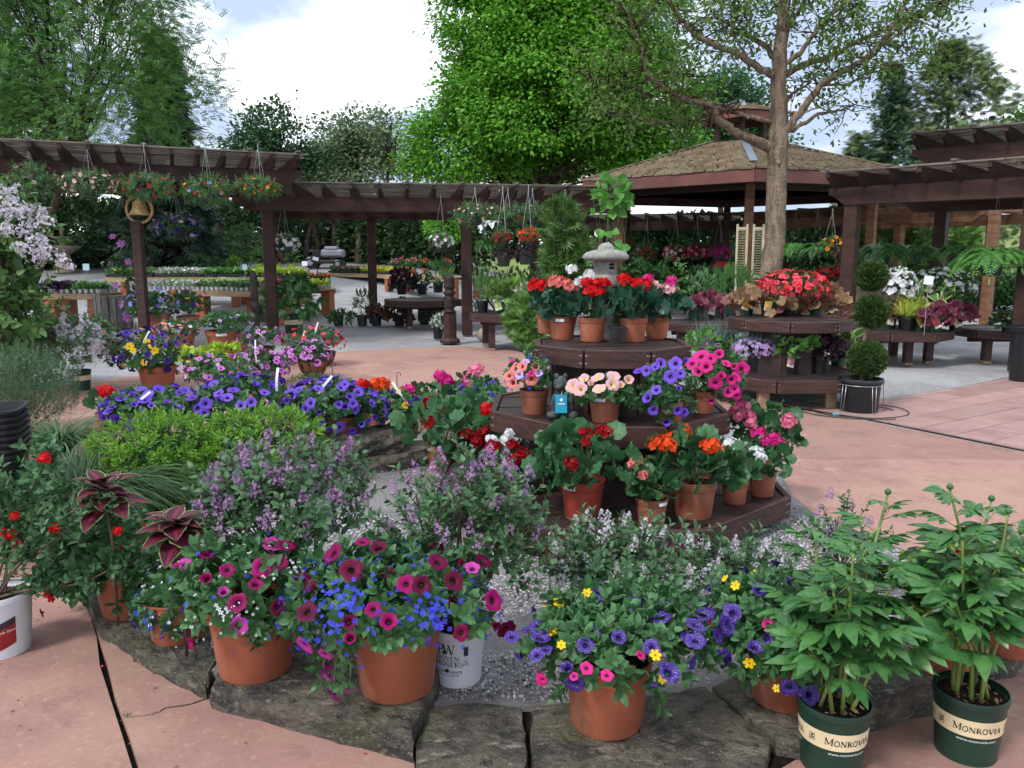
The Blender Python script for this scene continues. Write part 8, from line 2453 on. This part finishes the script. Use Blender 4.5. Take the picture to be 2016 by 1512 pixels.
for Tt, specs in ((T7, [(0, .25, 0, .95, G_LOB, [('five', 'yellow', 40, .04)], 'black', 'yellow marigold flat at the left of the middle row', .8, OVN, .09), (.25, .5, 0, .95, G_SIL, [('five', 'white', 60, .04)], 'black', 'white flowered flat in the middle row', .8, OVN, .09), (.5, .75, 0, .95, G_HOS, [], 'black', 'plain green flat in the middle row', .8, OVN, .1), (.75, 1, 0, .95, G_LIME, [('five', 'palepink', 20, .04)], 'black', 'lime and pale pink flat at the right of the middle row', .8, OVN, .09)]),
				  (T1, [(0, .5, 0, .48, g('black_lettuce', (.012, .008, .02), (.04, .02, .06), .1), [], 'white', 'dark purple lettuce flat on the left table', 1.0, OV, .11), (.5, 1, 0, .48, G_HOS, [], 'white', 'green herb flat at the front of the left table', 1, OVN, .09), (0, .5, .5, .98, G_LOB, [('five', 'yellow', 26, .035)], 'white', 'yellow flowering flat at the back of the left table', 1, OVN, .08), (.5, 1, .5, .98, G_SIL, [], 'white', 'silvery green flat at the back corner of the left table', 1, OVN, .08)]),
				  (T1e, [(-.55, -.28, 0, .5, G_SIL, [('five', 'white', 40, .03)], 'white', 'white alyssum flat beside the bell post', 1, OVN, .08), (-.28, 0, 0, .5, G_SIL, [('five', 'white', 50, .03)], 'white', 'white alyssum flat beside the dark rear post', 1, OVN, .08), (0, .33, 0, .5, G_LOB, [('five', 'palepink', 14, .04)], 'white', 'pale pink flat at the front of the middle table', 1, OVN, .08), (.33, .66, 0, .5, G_LOB, [('five', 'salmon', 10, .04)], 'white', 'sparse salmon flat at the front of the middle table', 1, OVN, .08), (.66, 1, 0, .5, G_HEUB, [('five', 'palepink', 14, .04)], 'white', 'bronze leaved flat at the right front of the middle table', 1, OVN, .08),
						 (-.55, 0, .6, 1.3, G_LIME, [], 'white', 'lime leaved flat behind the bell post', .8, OVN, .09), (0, .5, .6, 1.3, G_LIME, [], 'white', 'lime leaved flat at the left back of the middle table', .8, OVN, .09), (.5, 1, .6, 1.3, G_LIME, [('five', 'white', 6, .04)], 'white', 'lime leaved flat at the right back of the middle table', .8, OVN, .09), (-.55, .2, 1.4, 2.1, G_SIL, [('five', 'deepviolet', 60, .035)], 'white', 'dark violet pansy flat at the far side of the middle table', .8, OVN, .09), (.2, 1, 1.4, 2.1, G_LIME, [], 'white', 'yellow green flat at the far side of the middle table', .8, OVN, .09)]),
				  (T2, [(0, .5, 0, .8, G_SHR, [('five', 'hotpink', 90, .045), ('five', 'salmon', 40, .045)], 'black', 'hot pink impatiens flat behind the tree peony', .8, OVN, .09), (.5, 1, 0, .8, G_SHR, [('five', 'orange', 80, .045), ('five', 'red', 60, .045)], 'black', 'orange red impatiens flat at the table corner', .8, OVN, .09), (0, 1, .9, 1.7, G_SHR, [('five', 'coral', 90, .045), ('five', 'white', 20, .04)], 'black', 'mixed coral flat at the back of the red flowered table', .6, OVN, .09)]),
				  (T3, [(0, .48, 0, .9, G_SHR, [('five', 'hotpink', 90, .05), ('five', 'pink', 30, .05)], 'black', 'pink flat by the mower on the far table', .7, OVN, .1), (.5, 1, 0, .9, G_LIME, [('five', 'orange', 50, .055), ('five', 'gold', 40, .05)], 'black', 'orange and yellow flat right of the dark rear post', .7, OVN, .1)]),
				  (T5, [(0, .28, .05, .5, G_SHR, [('five', 'lavender', 60, .06), ('five', 'white', 20, .05)], 'white', 'lilac flowered flat at the left of the far red table', 1, OVN, .1), (.28, .62, .05, .5, G_SHR, [('five', 'red', 90, .06)], 'black', 'bright red begonia flat behind the bell post', 1, OVN, .1), (.62, 1, .05, .5, G_HEUB, [('five', 'coral', 70, .05)], 'black', 'coral begonia flat at the right of the far red table', 1, OVN, .1), (0, 1, .55, .95, G_SHR, [('five', 'red', 50, .05)], 'black', 'second row of red begonias on the far table', .8, OVN, .1)])):
	for (t0, t1, s0, s1, fo_l, fl, tr_, lab, dn, TT, lp) in specs:
		k += 1
		bedding(lab, Tt[1], Tt[2], Tt[3], t0, t1, s0, s1, fo_l, fl, 800 + k, tr_, T=TT, lp=lp, dens=dn)
for i, x in enumerate((777, 794, 815, 836, 878)):
	y_ = T4[1][1] + .25
	zt_ = .985
	b = atY(x, 545, y_)
	rs = np.random.default_rng(860 + i)
	root = thing('potted_geranium', ['far pink geranium at the left end of the terracotta row', 'far coral geranium, second in the terracotta row', 'far salmon geranium, third in the terracotta row', 'far orange geranium, fourth in the terracotta row', 'far red geranium at the right end of the terracotta row'][i], 'geranium', (b[0], y_, zt_), 'far row of terracotta geraniums')
	pot(root, 'terra', .19, .20, seg=16)
	lm = foliage(root, rs, np.array((0, 0, .32)), np.array((.17, .17, .14)), GERL, [G_GERL], 60, .085, None, -.4, .6, .3, .4, False, 'foliage')
	scatter_flowers(root, np.zeros(3), rs, 'umbel', ['pink', 'coral', 'salmon', 'orange', 'red'][i], 7, .04, np.array((0, 0, .34)), np.array((.18, .18, .16)), lm, .2, False, 'bloom')
for i, (x0, x1, y0, y1, lab, m, kd) in enumerate(((380, 412, 500, 535, 'leafy green perennial at the left of the low far bench', G_SHR, 'black'), (410, 440, 505, 535, 'second leafy perennial on the low far bench', G_SHR, 'black'), (445, 480, 503, 536, 'bright leafy perennial in the middle of the low far bench', G_HORN, 'black'), (495, 525, 490, 530, 'tall reddish stemmed plant in a lime pot on the low far bench', G_LOC, 'lime'), (535, 560, 500, 532, 'bronze plant in a small lime pot right of the post', G_HEUB, 'lime'), (560, 590, 488, 528, 'upright green plant in a lime pot right of the post', G_LOC, 'lime'))):
	y_ = T6[1][1] + .3
	b = atY((x0 + x1) / 2, y1, y_)
	rs = np.random.default_rng(870 + i)
	root = thing('potted_perennial', lab, 'potted plant', (b[0], y_, 1.056), 'perennials on the low far bench')
	pot(root, kd, .26, .22, seg=16)
	c, r = box_mound(y_, (x0, y0, x1, y1 - 3), .8)
	foliage(root, rs, c - np.array((b[0], y_, 1.056)), r, OVN, [m], 130, .12, None, -.6, .8, .5, .4, False, 'foliage')
bush('rear_shrub', 'leafy green nursery shrub above the low far bench', 29.5, [(430, 445, 520, 520)], 900, OVN, .16, [G_SHR], 880)
# terracotta jar and plant signs
def sign(label, px, py, y, wpx, hpx, base_py, m=PAPER):
	p = atY(px, py, y); s_ = ppm(p); b = atY(px, base_py, y)
	o_ = thing('plant_sign', label, 'sign', (p[0], y, b[2]), 'white plant signs')
	part('stake', tube([(0, 0, 0), (0, 0, p[2] - b[2])], .008, 5), [WIREG], o_)
	part('sign_card', xf(cbox(wpx / s_, .01, hpx / s_, .003), None, (0, -.012, p[2] - b[2])), [m], o_)
sign('pale blue sign over the lettuce flats', 170, 526, 18.7, 13, 13, 560, solidm('pale_blue_card', (.50, .66, .76)))
sign('white sign above the red begonias', 257, 462, T5[1][1] + .3, 10, 8, 490)
sign('pale blue sign over the lime flats', 482, 526, 20.5, 9, 11, 556, MATS['pale_blue_card'])
sign('white sign beside the mower', 600, 519, 24, 11, 9, 540)
jr = atY(433, 463, 33); jo = thing('terracotta_jar', 'terracotta jar high among the far shrubs', 'jar', (jr[0], 33, float(ground_h(jr[0], 33))))
part('plinth', xf(cbox(.5, .5, 1.0, .03), None, (0, 0, .5)), [GREYBOARD], jo)
part('jar', xf(lathe([(.12, 0), (.2, .15), (.22, .3), (.16, .45), (.18, .5)], 18, True), None, (0, 0, jr[2] - jo.location.z - .2 if jr[2] - jo.location.z > 1.2 else 1.0)), [TERRA], jo, True)

# fountain far left
fx = atY(128, 530, 31); fz = float(ground_h(fx[0], 31)); fn = thing('stone_fountain', 'tiered cast stone fountain far back at the left', 'fountain', (fx[0], 31, fz))
s_ = ppm(np.array((fx[0], 31, fz)))
zq = lambda py: max(0, atY(128, py, 31)[2] - fz)
part('pedestal', lathe([(.40, 0), (.42, .08), (.28, .14), (.32, .28), (.24, zq(505)), (.24, zq(496))], 20), [CASTT], fn, True)
part('lower_bowl', lathe([(.26, zq(500)), (.5, zq(492)), (.62, zq(487)), (.64, zq(484)), (.55, zq(486))], 24, True, True), [CASTT], fn, True)
part('column', lathe([(.14, zq(488)), (.13, zq(478)), (.18, zq(472))], 16), [CASTT], fn, True)
part('upper_bowl', lathe([(.14, zq(473)), (.34, zq(469)), (.42, zq(466)), (.36, zq(467))], 22, True, True), [CASTT], fn, True)
part('finial', lathe([(.07, zq(467)), (.06, zq(456)), (.12, zq(452)), (.05, zq(446)), (.001, zq(444))], 14), [CASTT], fn, True)
# riding mower parked behind the flats
mw_ = atY(640, 528, 27.5); mz = float(ground_h(mw_[0], 27.5)); mw_ = atY(645, 524, 33); mz = float(ground_h(mw_[0], 33)); mo = thing('riding_mower', 'grey riding mower parked behind the pink flats', 'mower', (mw_[0], 33, mz))
GREYM = solidm('grey_metal_paint', (.22, .22, .27), rough=.4, var=.05)
part('hood', xf(join(xf(cbox(.95, .55, .32, .08)), xf(cbox(.55, .5, .16, .07), None, (-.05, 0, .2))), None, (.25, 0, .62)), [GREYM], mo)
part('seat', [xf(cbox(.42, .42, .12, .05), None, (-.55, 0, .70)), xf(cbox(.12, .42, .42, .05), roty(-.2), (-.76, 0, .92))], [BLACKP], mo)
part('deck', xf(cbox(1.2, .75, .14, .05), None, (-.1, 0, .28)), [WIRE], mo)
for x, r_ in ((.5, .19), (-.6, .25)):
	for y_ in (-.36, .36):
		wh = part('wheel', xf(lathe([(r_ * .5, -.09), (r_ * .95, -.09), (r_, -.05), (r_, .05), (r_ * .95, .09), (r_ * .5, .09)], 20, True, True), rotx(math.pi / 2), (x, y_, r_)), [BLACKP], mo, True)
		part('rim', xf(lathe([(r_ * .45, -.095), (r_ * .45, .095)], 14, True, True), rotx(math.pi / 2), (x, y_, r_)), [GREYM], wh)
part('steering_wheel', [tube(np.stack([-.18 + .05 * np.cos(np.linspace(0, 6.28, 17)), .17 * np.sin(np.linspace(0, 6.28, 17)), 1.1 + .16 * np.cos(np.linspace(0, 6.28, 17))], 1), .015, 6), tube([(.05, 0, .8), (-.18, 0, 1.1)], .018, 6)], [WIRE], mo, True)
# folding board chair shape behind it
ch = atY(622, 505, 28); co = thing('garden_notice', 'dark slanted notice board behind the mower', 'sign', (ch[0], 28, float(ground_h(ch[0], 28))))
zc2 = ch[2] - co.location.z
part('board', xf(cbox(.28, .03, .42, .01), roty(.25), (0, 0, zc2)), [WIRE], co)
part('post', tube([(.05, .03, 0), (0, .03, zc2)], .02, 6), [WIRE], co)
part('text_panel', xf(cbox(.2, .01, .12, .003), roty(.25), (-.01, -.022, zc2 - .08)), [PAPER], co)
# grey board planter beside the left table
gp = at(215, 648, 0); gpo = thing('board_planter', 'weathered grey board barrel beside the left table', 'planter', (gp[0], gp[1] + .3, 0))
for i in range(9):
	a = -1.5 + 3.0 * i / 8
	part('stave', bar((.36 * math.sin(a), -.36 * math.cos(a), 0), (.40 * math.sin(a), -.40 * math.cos(a), .72), .125, .025, up=(math.sin(a), -math.cos(a), 0), b=.004), [GREYBOARD], gpo)
part('back_shell', lathe([(.33, 0), (.37, .70)], 16, True, True), [GREYBOARD], gpo)
# cream shutters on the gazebo post, fence, small details
for i, (px, lab) in enumerate(((1458, 'cream louvred shutter leaning left of the gazebo corner post'), (1490, 'cream louvred shutter leaning right of the gazebo corner post'))):
	b = atY(px, 560, 17.3); z1 = atY(px, 441, 17.3)[2]
	sh_ = thing('window_shutter', lab, 'shutter', (b[0], 17.3, 0), 'cream louvred shutters')
	w_ = .17
	for x in (-w_ / 2 - .02, w_ / 2 + .02): part('stile', bar((x, 0, .02), (x, .05, z1), .045, .03), [CREAMP], sh_)
	for t in (.02, .5, .98): part('rail', xf(cbox(w_, .03, .06, .004), None, (0, .05 * t, .05 + (z1 - .1) * t)), [CREAMP], sh_)
	mb = MB()
	for q in range(40):
		t = .04 + .92 * q / 39
		mb.add(xf(cbox(w_, .006, .032, .001), rotx(.7), (0, .05 * t, z1 * t)))
	o = link('louvres', mb.mesh('louvres', [CREAMP]), sh_); o['kind'] = 'stuff'
fA, fB = atY(1560, 545, 15.0), atY(1760, 552, 14.2)
zf = 0.0
fe = thing('picket_fence', 'weathered picket fence behind the two tier stand', 'fence', (fA[0], fA[1], 0))
PKT = layered('picket_wood', [((.24, .20, .14),), ((.14, .13, .09), 3, .42, .6, (1, 1, 1))], rough=.9, spec=.1)
dF = (fB - fA) * (1, 1, 0); LF = np.linalg.norm(dF); dF = dF / LF
npk = 16
pk_me = None
for i in range(npk):
	p = dF * LF * i / (npk - 1)
	ht = 1.12
	o = part('picket', plate([(-.05, 0), (.05, 0), (.05, ht - .08), (.03, ht - .02), (0, ht), (-.03, ht - .02), (-.05, ht - .08)], .02, p, dF), [PKT], fe)
for z in (.35, .88):
	part('fence_rail', bar(np.array((0, .03, z)) - dF * .05, dF * (LF + .05) + np.array((0, .03, z)), .035, .08), [PKT], fe)
for i, (bb, y, lab, col, sd) in enumerate((((1605, 525, 1660, 555), 15.8, 'crimson azalea behind the picket fence', 'dkred', 891), ((1640, 610, 1680, 640), 11.0, 'small dark red barberry at the foot of the near right post', 'dkred', 892), ((1405, 515, 1435, 535), 20.0, 'rose pink flowers in the shade left of the gazebo post', 'coral', 893))):
	r_ = bush('red_azalea', lab, y, [bb], 200, OVN, .08, [G_HEUB if i == 1 else G_SHR], sd, zg=0.0, cat='azalea')
	rs = np.random.default_rng(sd)
	c, r = box_mound(y, bb, .8)
	if i != 1: scatter_flowers(r_, np.array(r_.location), rs, 'five', col, 90, .05, c, r, Lump(rs, .1), as_obj=False)
bush('hosta_bed', 'broad leaved dark perennials in the shade behind the lantern', 17, [(1215, 520, 1300, 600), (1290, 530, 1350, 600)], 700, HOST, .18, [G_FERND], 894, zg=0.0, cat='perennials')
bush('flowering_shrub', 'pinkish leaved shrub in front of the gazebo posts', 16, [(1340, 520, 1440, 590)], 900, OVN, .12, [G_HEDGE], 895, zg=0.0)
bush('variegated_shrub', 'pale edged shrub left of the far bench plants', 17.6, [(905, 530, 960, 620), (1040, 520, 1110, 600)], 1200, OVN, .10, [g('pale_variegated', (.16, .22, .12), (.30, .36, .22), .25)], 896, zg=0.0)
bush('shade_shrub', 'dark leafy plants under the hanging pots', 18, [(960, 535, 1090, 590)], 1100, OVN, .12, [G_FERND], 897, zg=0.0)
sm = at(250, 1410, 0); wdo = thing('small_weed', 'tiny weed sprouting from the paving joint', 'weed', (sm[0], sm[1], -.01))
rsW = np.random.default_rng(6)
o = link('leaves', MB().add(whorl(OVN, 10, 1.3, .5, 0, .3, .9, .5, rsW), sc=.035).mesh('leaves', [G_PET], True), wdo)
